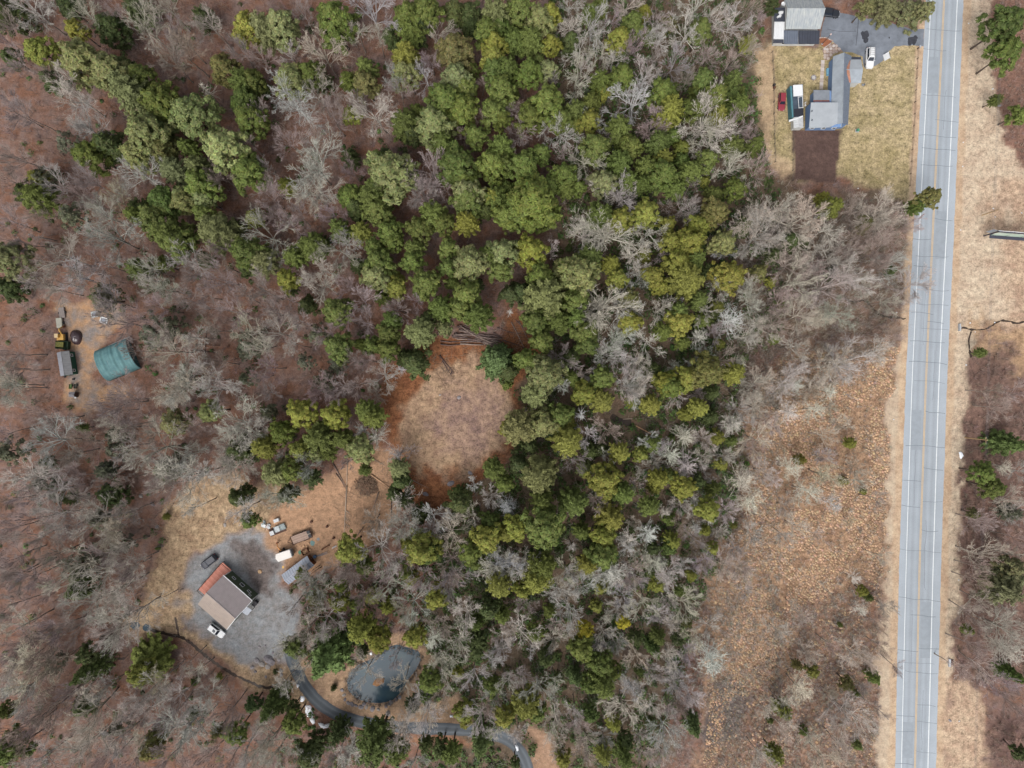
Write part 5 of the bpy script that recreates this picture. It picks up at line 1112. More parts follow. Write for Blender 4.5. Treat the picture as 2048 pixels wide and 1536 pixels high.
for (e_, s_) in ((a, 1), (b, -1)):
    m = MB().add([(e_.x + .3 * s_, d.y + .4, 3.2), (e_.x + .3 * s_, n1.y - .4, 3.2), (e_.x + .3 * s_, e_.y, 5.3)], [(0, 1, 2)]); m.build('gable', WALLW, gh)
MB().tube([a + Vector((0, 0, .04)), b + Vector((0, 0, .04))], .08, 6).build('ridge_cap', WEATH, gh)
DARKR = mat('dark_roof', C(62, 66, 78), .6, noise=.15, scale=1); PANEL = mat('panel_roof', C(104, 112, 126), .45, noise=.1, scale=1)
for nm, cc, mm, k in [('porch_roof', ((1568, 61, 2.9), (1596, 61, 2.9), (1596, 88, 2.4), (1568, 88, 2.4)), PANEL, 6), ('porch_roof', ((1597, 61, 2.88), (1640, 61, 2.88), (1638, 88, 2.4), (1597, 88, 2.4)), DARKR, 8),
                      ('wing_roof', ((1549, 15, 3.1), (1574, 15, 3.1), (1572, 43, 2.9), (1548, 43, 2.9)), DARKR, 0), ('wing_roof', ((1549, 43.5, 2.85), (1570, 43.5, 2.85), (1567, 78, 2.6), (1547, 78, 2.6)), WHITE, 6), ('wing_eave', ((1547, 79, 2.55), (1567, 79, 2.55), (1567, 86, 2.4), (1546, 86, 2.4)), DARKR, 0)]:
    A = q3(*cc); m = MB().slab(A, .08)
    if k: ribs(m, A[0], A[1], A[2], A[3], k)
    m.build(nm, mm, gh)
w0, w1, w2, w3 = q3((1549, 18, 2.3), (1573, 18, 2.3), (1637, 85, 2.3), (1549, 85, 2.3))
MB().prism([(w0.x + .2, w0.y), (d.x + .2, w0.y), (d.x + .2, d.y), (c.x - .3, d.y + .2), (c.x - .4, w2.y + .3), (w3.x + .2, w3.y + .3)], 0, 2.35).build('wing_wall', WALLW, gh)
m = MB()
for i in range(6):
    px, py = 1559 + random.uniform(-4, 6), 30 + random.uniform(-6, 6); pp = P(px, py, 3.15); m.box((pp.x, pp.y, 3.1), (random.uniform(.3, .9), random.uniform(.3, .7), random.uniform(.1, .4)), random.random() * 3)
tag(m.build('roof_clutter', WHITE), 'white scraps lying on the dark flat roof', 'scraps')
sd = empty('satellite_dish', P(1566, 9, 3.4), 0, 'round white satellite dish on the garage house', 'dish')
vs, fs = [], []
for i in range(5):
    for k in range(14):
        r_ = .55 * i / 4; vs.append((r_ * math.cos(2*PI*k/14), r_ * math.sin(2*PI*k/14), .25 * (r_ / .55) ** 2))
for i in range(4):
    for k in range(14): fs.append((i*14+k, i*14+(k+1)%14, (i+1)*14+(k+1)%14, (i+1)*14+k))
MB().add(vs, fs).build('dish', WHITE, sd); MB().tube([(0, 0, -.6), (0, 0, .02)], .04, 6).build('mast', GREYM, sd); MB().tube([(0, -.5, .2), (0, 0, .55)], .02, 5).build('arm', GREYM, sd)

# ---- grey L-shaped house with blue walls
lh = empty('grey_house', (0, 0, 0), 0, 'L-shaped house with grey roofs and pale blue walls on lawn', 'house')
BLUE = mat('blue_siding', C(116, 144, 184), .75, noise=.07, scale=3)
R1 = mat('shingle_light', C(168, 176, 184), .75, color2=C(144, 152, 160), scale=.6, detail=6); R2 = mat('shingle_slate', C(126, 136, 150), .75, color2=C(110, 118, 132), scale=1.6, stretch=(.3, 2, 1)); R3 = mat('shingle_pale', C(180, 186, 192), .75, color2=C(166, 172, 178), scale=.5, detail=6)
a, b = q3((1688, 105, 4.7), (1685, 246, 4.7)); c_, d_ = q3((1661, 252, 2.8), (1666, 113, 2.8))
m = MB().slab([a, b, c_, d_], .1); courses(m, a, b, c_, d_, 9); m.build('roof_slope', R1, lh)
e_, f_ = q3((1703, 112, 2.8), (1696, 250, 2.8))
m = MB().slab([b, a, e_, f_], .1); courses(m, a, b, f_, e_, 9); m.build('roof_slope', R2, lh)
MB().tube([a + Vector((0, 0, .03)), b + Vector((0, 0, .03))], .07, 6).build('ridge_cap', R1, lh)
MB().prism([(d_.x + .25, d_.y - .2), (e_.x - .25, e_.y - .2), (f_.x - .25, f_.y + .2), (c_.x + .25, c_.y + .2)], 0, 2.85).build('wall', BLUE, lh)
for (r_, u_, v_, s_) in ((a, d_, e_, -1), (b, c_, f_, 1)):
    MB().add([(u_.x + .3, u_.y + s_ * .2, 2.8), (v_.x - .3, v_.y + s_ * .2, 2.8), (r_.x, r_.y + s_ * .2, 4.55)], [(0, 1, 2)]).build('gable', BLUE, lh)
A = q3((1683, 205, 4.0), (1683, 254, 4.0), (1618, 256, 3.1), (1622, 205, 3.1))
m = MB().slab(A, .1); courses(m, *A, 10); m.build('wing_roof', R3, lh)
w = q3((1621, 206, 2.9), (1680, 206, 2.9), (1680, 252, 2.9), (1620, 252, 2.9))
MB().prism([(p.x, p.y) for p in w], 0, 2.98).build('wing_wall', BLUE, lh)
A = q3((1627, 180, 2.9), (1659, 180, 2.9), (1659, 203, 3.0), (1627, 203, 3.0)); MB().slab(A, .1).build('flat_roof', mat('felt_roof', C(134, 140, 148), .9, noise=.12, scale=.8), lh)
w = q3((1629, 182, 2.6), (1662, 182, 2.6), (1662, 208, 2.6), (1629, 208, 2.6)); MB().prism([(p.x, p.y) for p in w], 0, 2.78).build('flat_wall', BLUE, lh)
A = q3((1627, 200.5, 3.1), (1659, 200.5, 3.1), (1659, 203, 3.1), (1627, 203, 3.1)); MB().slab(A, .08).build('flashing', mat('flashing', C(120, 74, 66), .7, noise=.2, scale=2), lh)
a2, b2 = q3((1692, 139, 4.0), (1726, 139, 4.0)); c2_, d2 = q3((1722, 166, 2.8), (1696, 166, 2.8)); g2, h2 = q3((1722, 119, 2.8), (1696, 119, 2.8))
m = MB().slab([a2, b2, c2_, d2], .1); courses(m, a2, b2, c2_, d2, 6); m.build('wing_roof', R1, lh)
m = MB().slab([b2, a2, h2, g2], .1); courses(m, a2, b2, g2, h2, 6); m.build('wing_roof', R3, lh)
MB().prism([(h2.x, h2.y - .2), (g2.x - .25, g2.y - .2), (c2_.x - .25, c2_.y + .2), (d2.x, d2.y + .2)], 0, 2.8).build('wing_wall', WALLW, lh)
MB().add([(g2.x - .24, g2.y - .25, 2.75), (c2_.x - .24, c2_.y + .25, 2.75), (b2.x - .24, b2.y, 3.85)], [(0, 1, 2)]).build('gable', WALLW, lh)
A = q3((1700, 114, 2.6), (1722, 114, 2.6), (1722, 119, 2.7), (1700, 119, 2.7)); MB().slab(A, .08).build('lean_to', DARKR, lh)
for yy, w_ in ((124, 7), (131, 5), (150, 6), (158, 8), (164, 5)):
    A = q3((1694, yy - 2.5, 3.99), (1694 + w_, yy - 2.5, 3.72), (1694 + w_, yy + 2.5, 3.72), (1694, yy + 2.5, 3.99))
A = q3((1694.5, 120, 3.16), (1701, 120, 3.16), (1699, 138, 4.12), (1693.5, 138, 4.12)); MB().slab(A, .03).build('rusty_valley', mat('rust_stain', C(178, 128, 106), .9, noise=.25, scale=2), lh)
A = q3((1693.5, 140, 4.12), (1699, 140, 4.12), (1702, 165, 3.05), (1695, 165, 3.05)); MB().slab(A, .03).build('rusty_valley', mat('rust_stain', C(178, 128, 106), .9, noise=.25, scale=2), lh)
for px, py in ((1624, 222), (1624, 240), (1677, 233), (1678, 213)):
    v = P(px, py, 3.3); k_ = 3.1 + (px - 1620) / 63 * .9
    MB().cyl((v.x, v.y), .16, k_ - .1, k_ + .3, 8).build('vent', mat('vent_lead', C(92, 100, 112), .6), lh)
A = q3((1660, 254.6, 3.78), (1681, 254.2, 4.06), (1682, 246, 4.08), (1671, 249, 3.92)); tag(MB().slab(A, .03).build('blue_tarp', mat('tarp_blue', C(122, 154, 200), .5, noise=.12, scale=2)), 'light blue tarp over the corner of the grey house roof', 'tarp')
# windows of the south walls
F5 = rect_frame(*(P(1650, 252, 2.9).xy), 0)
for xx in (-2.5, .2, 2.8): window(lh, F5, xx, 1.6, .9, 1.0, 0, -1)
F6 = rect_frame(*(P(1606, 85, 2.3).xy), 0)
for xx in (-4.5, -1.5, 1.6): window(gh, F6, xx, 1.4, .9, .9, .3, -1)

# ---- teal-sided canvas lean-to west of the house
lt = empty('open_shed', (0, 0, 0), 0, 'long teal-sided open shed with white roof sheet at one end', 'shed')
TEALP = mat('teal_paint', C(84, 132, 142), .7, noise=.1, scale=2)
A = q3((1580, 172, 2.3), (1606, 168, 2.3), (1607, 234, 2.3), (1584, 234, 2.3))
MB().slab([A[0], A[0].lerp(A[1], .14), A[3].lerp(A[2], .14), A[3]], 2.25).build('side_wall', TEALP, lt)
MB().slab([P(1586, 170, 2.5), P(1605, 169, 2.5), P(1606, 191, 2.45), P(1587, 193, 2.45)], .05).build('roof_sheet', WHITE, lt)
MB().slab([A[0].lerp(A[1], .16), A[1], A[2], A[3].lerp(A[2], .16)], .06).build('roof', mat('dark_felt', C(70, 82, 96), .8, noise=.2, scale=1), lt)
MB().slab([P(1588, 218, 2.42), P(1607, 216, 2.42), P(1607, 232, 2.4), P(1588, 233, 2.4)], .05).build('roof_sheet', mat('black_felt', C(42, 44, 54), .8), lt)
for (p0, p1) in (((1596, 193), (1598, 216)), ((1605, 192), (1606, 216)), ((1597, 216), (1606, 215)), ((1597, 194), (1604, 193))):
    MB().tube([P(*p0, 2.5), P(*p1, 2.5)], .07, 5).build('rail', WHITE, lt)
for px, py in ((1605, 170), (1606, 200), (1606, 232)):
    v = P(px, py, 2.2); MB().cyl((v.x, v.y), .06, 0, 2.25, 6).build('post', WHITE, lt)
ws = empty('white_shed', (0, 0, 0), 0, 'small white shed at the foot of the teal open shed', 'shed')
c = P(1597, 245, 2.0); F7 = rect_frame(c.x, c.y, math.radians(92)); gable(ws, F7, 2.6, 2.4, 1.9, 2.3, mat('roof_offwhite', C(206, 208, 210), .7, noise=.08, scale=2), WALLW, .1, 5)
tag(MB().slab([P(1578, 240, 1.6), P(1606, 231, 2.6), P(1606, 234, 2.6), P(1578, 244, 1.6)], .06).build('white_gutter', WHITE), 'long white board leaning across the small white shed', 'board')

# ================================================================ VEHICLES
def car(name, label, px, py, heading, L_, W_, Hh, paint, kind='suv', rack=False, cat='car'):
    """heading: world angle the car's nose points to"""
    p = P(px, py, 1.0); root = empty(name, (p.x, p.y, 0), heading, label, cat)
    h, w = L_ / 2, W_ / 2; belt = Hh * .56
    # lower body: lofted stations (x, half width, top z)
    st = [(-h, w * .82, belt * .80), (-h * .95, w * .94, belt * .98), (-h * .6, w, belt), (0, w, belt), (h * .42, w, belt * .99), (h * .72, w * .98, belt * .93), (h * .93, w * .90, belt * .84), (h, w * .74, belt * .66)]
    vs, fs = [], []
    for x, ww, t in st:
        vs += [(x, -ww * .94, .28), (x, -ww, .52), (x, -ww * .97, t * .90), (x, -ww * .84, t), (x, ww * .84, t), (x, ww * .97, t * .90), (x, ww, .52), (x, ww * .94, .28)]
    for i in range(len(st) - 1):
        for k in range(8): fs.append((i * 8 + k, i * 8 + (k + 1) % 8, (i + 1) * 8 + (k + 1) % 8, (i + 1) * 8 + k))
    fs += [tuple(range(7, -1, -1)), tuple(range(len(vs) - 8, len(vs)))]
    MB().add(vs, fs).build('body', paint, root, smooth=False)
    x0, x1 = (-h * .93, h * .36) if kind != 'sedan' else (-h * .62, h * .36)
    r0, r1 = (-h * .84, h * .10) if kind != 'sedan' else (-h * .40, h * .08)
    wb, wt = w * .86, w * .70
    cb = [(x0, -wb, belt - .02), (x1, -wb, belt - .02), (x1, wb, belt - .02), (x0, wb, belt - .02)]
    ct = [(r0, -wt, Hh), (r1, -wt, Hh), (r1, wt, Hh), (r0, wt, Hh)]
    MB().add(cb + ct, [(0, 1, 5, 4), (1, 2, 6, 5), (2, 3, 7, 6), (3, 0, 4, 7), (4, 5, 6, 7)]).build('cabin', paint, root)
    m = MB(); m.add([(x, y, z + .012) for x, y, z in [(r0 + .05, -wt * .95, Hh), (r1 - .05, -wt * .95, Hh), (r1 - .05, wt * .95, Hh), (r0 + .05, wt * .95, Hh)]], [(0, 1, 2, 3)]); m.build('roof', paint, root)
    def pane(nm, a, b, c, d, out):
        a, b, c, d, out = map(Vector, (a, b, c, d, out)); cen = (a + b + c + d) / 4
        MB().add([cen + (q - cen) * .86 + out * .015 for q in (a, b, c, d)], [(0, 1, 2, 3)]).build(nm, GLASS, root)
    pane('windshield', cb[1], cb[2], ct[2], ct[1], (1, 0, .6)); pane('rear_window', cb[3], cb[0], ct[0], ct[3], (-1, 0, .5))
    pane('side_window', cb[0], cb[1], ct[1], ct[0], (0, -1, .3)); pane('side_window', cb[2], cb[3], ct[3], ct[2], (0, 1, .3))
    for sx in (-.60, .62):
        for sy in (-1, 1):
            t_ = MB().tube([(h * sx, sy * (w - .22), .34), (h * sx, sy * (w + .01), .34)], .34, 14).build('wheel', BLACK, root)
            MB().tube([(h * sx, sy * (w - .05), .34), (h * sx, sy * (w + .025), .34)], .2, 10).build('rim', GREYM, t_)
    for sy in (-1, 1):
        MB().box((h * .955, sy * w * .62, belt * .70), (.12, w * .32, .14)).build('headlight', mat('lamp_glass', C(220, 224, 228), .2), root)
        MB().box((-h * .985, sy * w * .72, belt * .78), (.06, w * .18, .26)).build('taillight', mat('tail_red', (.35, .02, .02, 1), .3), root)
        MB().box((h * .30, sy * (w + .08), belt * .98), (.14, .18, .14)).build('mirror', paint, root)
    if rack:
        rk = MB()
        for sy in (-1, 1): rk.tube([(r0 + .1, sy * wt * .8, Hh + .1), (r1 - .1, sy * wt * .8, Hh + .1)], .03, 5)
        for k in range(4): rk.tube([(r0 + .3 + k * .5, -wt * .8, Hh + .1), (r0 + .3 + k * .5, wt * .8, Hh + .1)], .03, 5)
        rk.build('roof_rack', mat('rack_grey', C(90, 86, 88), .6), root)
    return root
def paintm(name, c, rough=.3): return mat(name, C(*c), rough, spec=.5)
car('parked_car', 'red car parked on the dry grass behind the houses', 1565, 202, math.radians(-93), 4.4, 1.75, 1.5, paintm('paint_red', (150, 52, 66)), 'suv')
car('parked_suv', 'white suv with roof rack parked on the asphalt driveway', 1741, 115, math.radians(-92), 5.1, 1.95, 1.85, paintm('paint_white', (236, 238, 240)), 'suv', True, 'suv')
car('parked_car', 'black car half hidden beside the garage house roof', 1661, 24, math.radians(-8), 4.9, 1.9, 1.6, paintm('paint_black', (36, 40, 48)), 'suv')
car('parked_suv', 'black suv parked at the corner of the red deck', 417, 1124, math.radians(218), 4.5, 1.85, 1.7, paintm('paint_dark', (46, 50, 64)), 'suv', False, 'suv')
sv = car('parked_suv', 'white suv with sunroof parked below the brown barn roof', 432, 1262, math.radians(-38), 4.6, 1.85, 1.65, MATS['paint_white'], 'suv', False, 'suv')
MB().box((-.35, 0, 1.67), (.8, .7, .02)).build('sunroof', GLASS, sv)

# ---- yard machines and trailers by the barn
def Zc(x, y): return (510 + x / 9.6, 1020 + y / 9.6)
def wheel(parent, c, r, w, ang=0.0):
    d = Vector((math.cos(ang), math.sin(ang), 0)) * w / 2; c = Vector(c)
    t_ = MB().tube([c - d, c + d], r, 12).build('wheel', BLACK, parent); MB().tube([c - d * 1.1, c + d * 1.1], r * .5, 8).build('rim', GREYM, t_)
aw = math.radians(19)
tr = empty('white_trailer', P(*Zc(565, 865), 1.4).xy.to_3d(), aw, 'white box trailer with pointed front in the yard', 'trailer')
MB().prism([(-1.95, -.0), (-1.6, -.95), (1.9, -.95), (1.9, .95), (-1.6, .95)], .55, 2.3).build('box', WHITE, tr)
MB().slab([(-1.98, 0, 2.36), (-1.6, -.98, 2.36), (1.95, -.98, 2.36), (1.95, .98, 2.36), (-1.6, .98, 2.36)], .05).build('roof', mat('trailer_roof', C(236, 232, 226), .7, noise=.05, scale=1), tr)
for s in (-1, 1): wheel(tr, (.3, s * .95, .35), .35, .22, PI / 2)
MB().box((-2.4, 0, .5), (.9, .1, .1)).build('hitch', DARKW, tr); MB().box((2.02, 0, 1.4), (.16, 1.7, 1.5)).build('rear_door', GREYM, tr)
af = math.radians(21)
ft = empty('flatbed_trailer', P(*Zc(890, 520), .8).xy.to_3d(), af, 'brown plank flatbed trailer beside the white trailer', 'trailer')
for i in range(9): MB().box((-.35, -.95 + (i + .5) * 1.9 / 9, .8), (4.1, 1.9 / 9 - .025, .06)).build('plank', mat('flat_plank_%d' % (i % 3), C(*[(176, 150, 136), (166, 142, 128), (184, 160, 146)][i % 3]), .85, noise=.15, scale=2), ft)
m = MB();
for s in (-1, 1): m.box((0, s * 1.03, .82), (5.2, .14, .2))
m.box((2.6, 0, .82), (.14, 2.1, .3)); m.box((-2.6, 0, .82), (.14, 2.1, .2)); m.build('frame', DARKW, ft)
m = MB(); m.tube([(-2.6, -.8, .75), (-3.7, 0, .7)], .07, 5); m.tube([(-2.6, .8, .75), (-3.7, 0, .7)], .07, 5); m.build('hitch', DARKW, ft)
for xx, yy in ((2.1, .55), (2.15, -.5)): MB().box((xx, yy, .95), (.75, .7, .3)).build('toolbox', mat('tool_dark', C(60, 60, 64), .7), ft)
MB().box((2.1, 0, .84), (.8, .3, .05)).build('ramp', mat('ramp_grey', C(150, 142, 132), .7), ft)
for s in (-1, 1):
    for xx in (.4, 1.2): wheel(ft, (xx, s * 1.12, .38), .38, .2, PI / 2)
ex = empty('small_excavator', P(*Zc(470, 720), .8).xy.to_3d(), math.radians(120), 'small excavator with orange boom beside the white trailer', 'excavator')
ORANGE = mat('orange_paint', C(222, 152, 84), .5, noise=.08, scale=2)
MB().tube([(-1.1, -.05, .9), (.1, -.05, 1.7), (.35, -.05, 1.75)], [.16, .14, .12], 6).build('boom', ORANGE, ex); MB().tube([(.3, -.05, 1.75), (1.2, -.05, 1.0)], [.12, .08], 6).build('arm', ORANGE, ex)
MB().box((1.25, -.05, .7), (.4, .5, .45)).build('bucket', RUST, ex); MB().box((-1.3, 0, .85), (1.0, 1.0, .7)).build('body', mat('machine_dark', C(80, 70, 60), .7), ex)
for s in (-1, 1): MB().box((-1.3, s * .55, .25), (1.5, .3, .45)).build('track', BLACK, ex)
# pallets and crates of scrap
def crate(px, py, ang, L_, W_, Hh, mm, label, name='crate', cat='crate', group=None, lid=None):
    p = P(px, py, Hh); r = empty(name, (p.x, p.y, 0), ang, label, cat, group)
    m = MB(); t = .06
    for a, b, sx, sy in ((0, W_/2, L_, t), (0, -W_/2, L_, t), (L_/2, 0, t, W_ - t), (-L_/2, 0, t, W_ - t)): m.box((a, b, Hh / 2), (sx, sy, Hh))
    m.build('side', mm, r); MB().box((0, 0, Hh - .08), (L_ - t * 2, W_ - t * 2, .08)).build('top', lid or mm, r)
    n = 4
    for i in range(n): MB().box((-L_/2 + (i + .5) * L_ / n, 0, Hh + .0), (.08, W_ + .04, .05)).build('slat', mm, r)
    return r
GREYL = mat('pale_grey', C(206, 212, 214), .6, noise=.12, scale=3); GREYD = mat('mid_grey', C(160, 170, 170), .6, noise=.15, scale=3)
crate(*Zc(320, 447), af, .95, .95, 1.0, WHITE, 'white square tote at the lower end of the pallet row', lid=WHITE)
crate(*Zc(420, 370), af, 1.3, 1.35, .8, GREYL, 'pale grey scrap crate in the middle of the pallet row')
crate(*Zc(525, 325), af, 1.25, 1.4, .7, GREYD, 'grey-green crate at the upper end of the pallet row')
crate(*Zc(405, 205), af, 1.3, .75, .8, WHITE, 'white chest lying behind the pallet row', 'chest', 'chest')
p = P(*Zc(435, 385)); tag(MB().box((p.x, p.y, .05), (4.1, 1.9, .1), af).build('pallet_base', DARKW), 'dark timber base under the row of crates', 'pallet')
sc_ = empty('scrap_heap', P(*Zc(230, 255)), 0, 'heap of white and grey scrap sheets beside the pine', 'scrap')
for i in range(9):
    MB().box((random.uniform(-.8, .7), random.uniform(-1.0, .9), .15 + i * .07), (random.uniform(.5, 1.2), random.uniform(.3, .7), .06), random.random() * 3).build('sheet', [WHITE, GREYL, GREYD][i % 3], sc_)
MB().tube([(.1, -1.6, .5), (.5, -.2, .6)], .08, 5).build('pipe', mat('pink_pipe', C(224, 196, 190), .6), sc_)
cr = empty('rusty_skip', P(*Zc(975, 790)), math.radians(30), 'rusty open box of firewood near the long shed', 'box')
m = MB()
for a, b, sx, sy in ((0, .6, 1.7, .08), (0, -.6, 1.7, .08), (.85, 0, .08, 1.12), (-.85, 0, .08, 1.12)): m.box((a, b, .4), (sx, sy, .8))
m.build('side', RUST, cr)
for i in range(8): MB().tube([(random.uniform(-.6, .6), random.uniform(-.4, .4), .3 + .05 * i), (random.uniform(-.7, .7), random.uniform(-.45, .45), .35 + .05 * i)], .07, 6).build('billet', mat('cut_wood', C(206, 168, 130), .8, noise=.15, scale=4), cr)
for i, (x, y, r_) in enumerate([(1060, 765, .28), (1000, 700, .2), (940, 690, .24), (1035, 640, .16)]):
    p = P(*Zc(x, y)); tag(MB().cyl((p.x, p.y), r_, 0, .35, 10).build('log_round', MATS['cut_wood']), ['large pale log round right of the rusty box', 'small log round above the rusty box', 'split log round up-left of the rusty box', 'tiny log round nearest the green tarp patch'][i], 'log')
br = empty('blue_barrel', P(*Zc(1160, 885)), 0, 'blue plastic barrel at the end of the long shed', 'barrel')
BLUEP = mat('blue_plastic', C(72, 112, 152), .4, noise=.1, scale=2)
MB().tube([(0, 0, 0), (0, 0, .1), (0, 0, .45), (0, 0, .8), (0, 0, .9)], [.36, .4, .44, .4, .34], 14).build('drum', BLUEP, br); MB().cyl((0, 0), .3, .9, .95, 12).build('lid', mat('barrel_lid', C(60, 92, 128), .5), br)
for i, (x0, y0, x1, y1) in enumerate([(1190, 880, 1390, 800), (1200, 890, 1400, 830), (1480, 740, 1570, 690), (1490, 720, 1560, 680)]):
    a, b = P(*Zc(x0, y0)), P(*Zc(x1, y1)); a.z = b.z = .1 + .05 * i
    tag(MB().tube([a, b], .06, 6).build('pole', WHITE if i > 1 else GREYM), ['upper grey pole lying right of the blue barrel', 'lower grey pole lying right of the blue barrel', 'lower white pole lying under the pine', 'upper white pole lying under the pine'][i], 'pole')
for i, (x, y, rx, ry, c_, lb) in enumerate([(860, 810, 34, 46, (92, 140, 116), 'green tarp scrap left of the rusty box'), (1100, 635, 48, 58, (110, 140, 138), 'grey-teal tarp scrap below the flatbed trailer'), (1215, 555, 34, 34, (140, 146, 148), 'small grey tarp scrap right of the flatbed trailer'), (540, 1095, 20, 28, (240, 190, 100), 'bright yellow scrap beside the long shed')]):
    k = 11; cx, cy = Zc(x, y)
    tag(sheet('tarp', [(cx + rx / 9.6 * random.uniform(.7, 1.15) * math.cos(2*PI*j/k), cy + ry / 9.6 * random.uniform(.7, 1.15) * math.sin(2*PI*j/k)) for j in range(k)], .05, mat('scrap_%d' % i, C(*c_), .7, noise=.1, scale=2), t=.03, rough=.15), lb, 'tarp')
for i, (x, y, lb) in enumerate([(1080, 230, 'dark rusty drum farthest up the yard'), (1380, 320, 'rusty drum in the tuft of grass'), (1505, 540, 'round rusty drum beside the big pine'), (1350, 720, 'rusty axle lying near the white poles')]):
    p = P(*Zc(x, y), .4); r = empty('rusty_drum', (p.x, p.y, 0), 0, lb, 'drum')
    if i == 3: r.name = 'rusty_axle'; MB().tube([(-.8, -.5, .2), (.8, .5, .25)], .12, 8).build('beam', RUST, r); [MB().tube([(s * .8, s * .5 - .12, .25), (s * .8, s * .5 + .12, .25)], .25, 10).build('hub', RUST, r) for s in (-1, 1)]
    else: MB().tube([(0, 0, 0), (0, 0, .3), (0, 0, .6)], [.3, .33, .3], 12).build('drum', RUST, r); MB().cyl((0, 0), .24, .6, .63, 10).build('lid', DARKW, r)
p = P(419, 1127); 
pl = empty('tree_stump', P(*Zc(95, 1180)), 0, 'pale round stump in the muddy patch of the yard', 'stump')
MB().tube([(0, 0, 0), (0, 0, .3)], [.55, .42], 12).build('stump', MATS['cut_wood'], pl)
MB().cyl((0, 0), .34, .3, .32, 12).build('cut_face', mat('cut_face', C(190, 160, 124), .8, noise=.1, scale=6), pl)

# ---- west camp clutter
def Zd(x, y): return (60 + x / 6.4, 580 + y / 6.4)
yx = empty('yellow_excavator', P(*Zd(400, 600), 1.0).xy.to_3d(), math.radians(92), 'yellow excavator with long boom at the west camp', 'excavator')
YEL = mat('machine_yellow', C(226, 178, 96), .5, noise=.08, scale=2)
MB().box((-.1, 0, 1.1), (1.4, 1.6, .8)).build('body', YEL, yx); MB().box((.2, .4, 1.9), (.9, .8, .9)).build('cab', YEL, yx); MB().box((.2, .4, 2.37), (.95, .85, .06)).build('cab_roof', mat('cab_cream', C(236, 208, 160), .6), yx)
for s in (-1, 1): MB().box((0, s * .8, .35), (2.2, .4, .7)).build('track', BLACK, yx)
MB().tube([(.5, -.35, 1.3), (1.6, -.35, 2.3), (1.9, -.35, 2.3)], [.18, .15, .13], 6).build('boom', YEL, yx); MB().tube([(1.85, -.35, 2.3), (2.6, -.35, .9)], [.13, .09], 6).build('arm', YEL, yx); MB().box((2.55, -.35, .6), (.5, .7, .5)).build('bucket', RUST, yx)
gb = empty('green_dumpster', P(*Zd(410, 705), 1.1).xy.to_3d(), math.radians(-4), 'dark green mossy trailer box above the green shed', 'trailer')
DG = mat('dark_green', C(48, 70, 50), .8, noise=.2, scale=2)
m = MB()
for a, b, sx, sy in ((0, .95, 3.0, .08), (0, -.95, 3.0, .08), (1.5, 0, .08, 1.82), (-1.5, 0, .08, 1.82)): m.box((a, b, .8), (sx, sy, 1.1))
m.build('side', DG, gb); MB().box((-.5, .1, 1.2), (1.9, 1.3, .3)).build('load', mat('mossy_load', C(118, 116, 62), .9, noise=.3, scale=3, bump=.5), gb); MB().box((0, 0, .3), (2.9, 1.8, .1)).build('floor', DG, gb)
for s in (-1, 1): wheel(gb, (.2, s * 1.05, .35), .35, .2, PI / 2)
def trailer_box(px, py, ang, L_, W_, Hh, mm, label, lines=3):
    p = P(px, py, Hh); r = empty('utility_trailer', (p.x, p.y, 0), ang, label, 'trailer')
    MB().box((0, 0, Hh * .55), (L_, W_, Hh * .7)).build('bed', mm, r)
    for i in range(lines): MB().box((-L_/2 + (i + .5) * L_ / lines, 0, Hh * .93), (L_ / lines - .06, W_ - .08, .06)).build('panel', mm, r)
    for s in (-1, 1): wheel(r, (0, s * (W_/2 + .1), .3), .3, .18, PI / 2)
    MB().tube([(L_/2, 0, .4), (L_/2 + .8, 0, .4)], .05, 6).build('hitch', DARKW, r)
trailer_box(*Zd(368, 420), math.radians(-84), 2.5, 1.4, .9, mat('tan_grey', C(182, 180, 166), .7, noise=.1, scale=2), 'pale grey trailer between the excavator and the plank trailer')
trailer_box(*Zd(402, 290), math.radians(-82), 2.6, 1.4, .6, mat('plank_grey', C(146, 136, 132), .8, noise=.15, scale=2), 'grey plank trailer at the top of the west camp', 6)
# dark tarped dome
dm = MB(); vs, fs = [], []
for i in range(6):
    t = PI / 2 * i / 5
    for k in range(16):
        a = 2 * PI * k / 16; w = 1 + .08 * math.sin(3 * a + i); vs.append((1.45 * math.cos(t) * math.cos(a) * w, 1.9 * math.cos(t) * math.sin(a) * w, 1.3 * math.sin(t) + .06 * math.sin(5 * a)))
for i in range(5):
    for k in range(16): fs.append((i*16+k, i*16+(k+1)%16, (i+1)*16+(k+1)%16, (i+1)*16+k))
p = P(*Zd(575, 600), .7); dm.add(vs, fs); o = dm.build('tarped_mound', mat('dark_plastic', C(70, 54, 58), .25, noise=.2, scale=2, spec=.6), None, True); o.location = (p.x, p.y, 0); o.rotation_euler = (0, 0, .2)
tag(o, 'shiny dark plastic tarp over a mound beside the excavator', 'tarp')
for i, (x, y, an) in enumerate([(840, 312, -12), (950, 390, 18)]):
    r = empty('scrap_cabinet', P(*Zd(x, y)), math.radians(-an), ['white window frame lying left on the camp gravel', 'white junk frame lying right on the camp gravel'][i], 'frame')  # white junk frames: loose rails round a panel, no cabinet
    for a, b, sx, sy in ((0, .75, 2.1, .3), (0, -.75, 2.1, .25), (.95, 0, .25, 1.3), (-.9, 0, .3, 1.3)):
        if i == 0 and a > 0: continue
        MB().box((a * .9, b * .8, .2), (sx * .9, sy, .25)).build('rail', GREYL if i == 0 else WHITE, r)
    MB().box((0, 0, .08), (1.2, .8, .1)).build('panel', GREYM, r)
ht = empty('grey_hut', (0, 0, 0), 0, 'tiny grey-roofed hut below the green shed', 'hut')
c = P(*Zd(530, 1338), 2.0); F8 = rect_frame(c.x, c.y, -.08); gable(ht, F8, 1.35, 1.3, 1.8, 2.1, mat('hut_roof', C(150, 146, 150), .7, noise=.1, scale=3), DARKW, .1, 4)
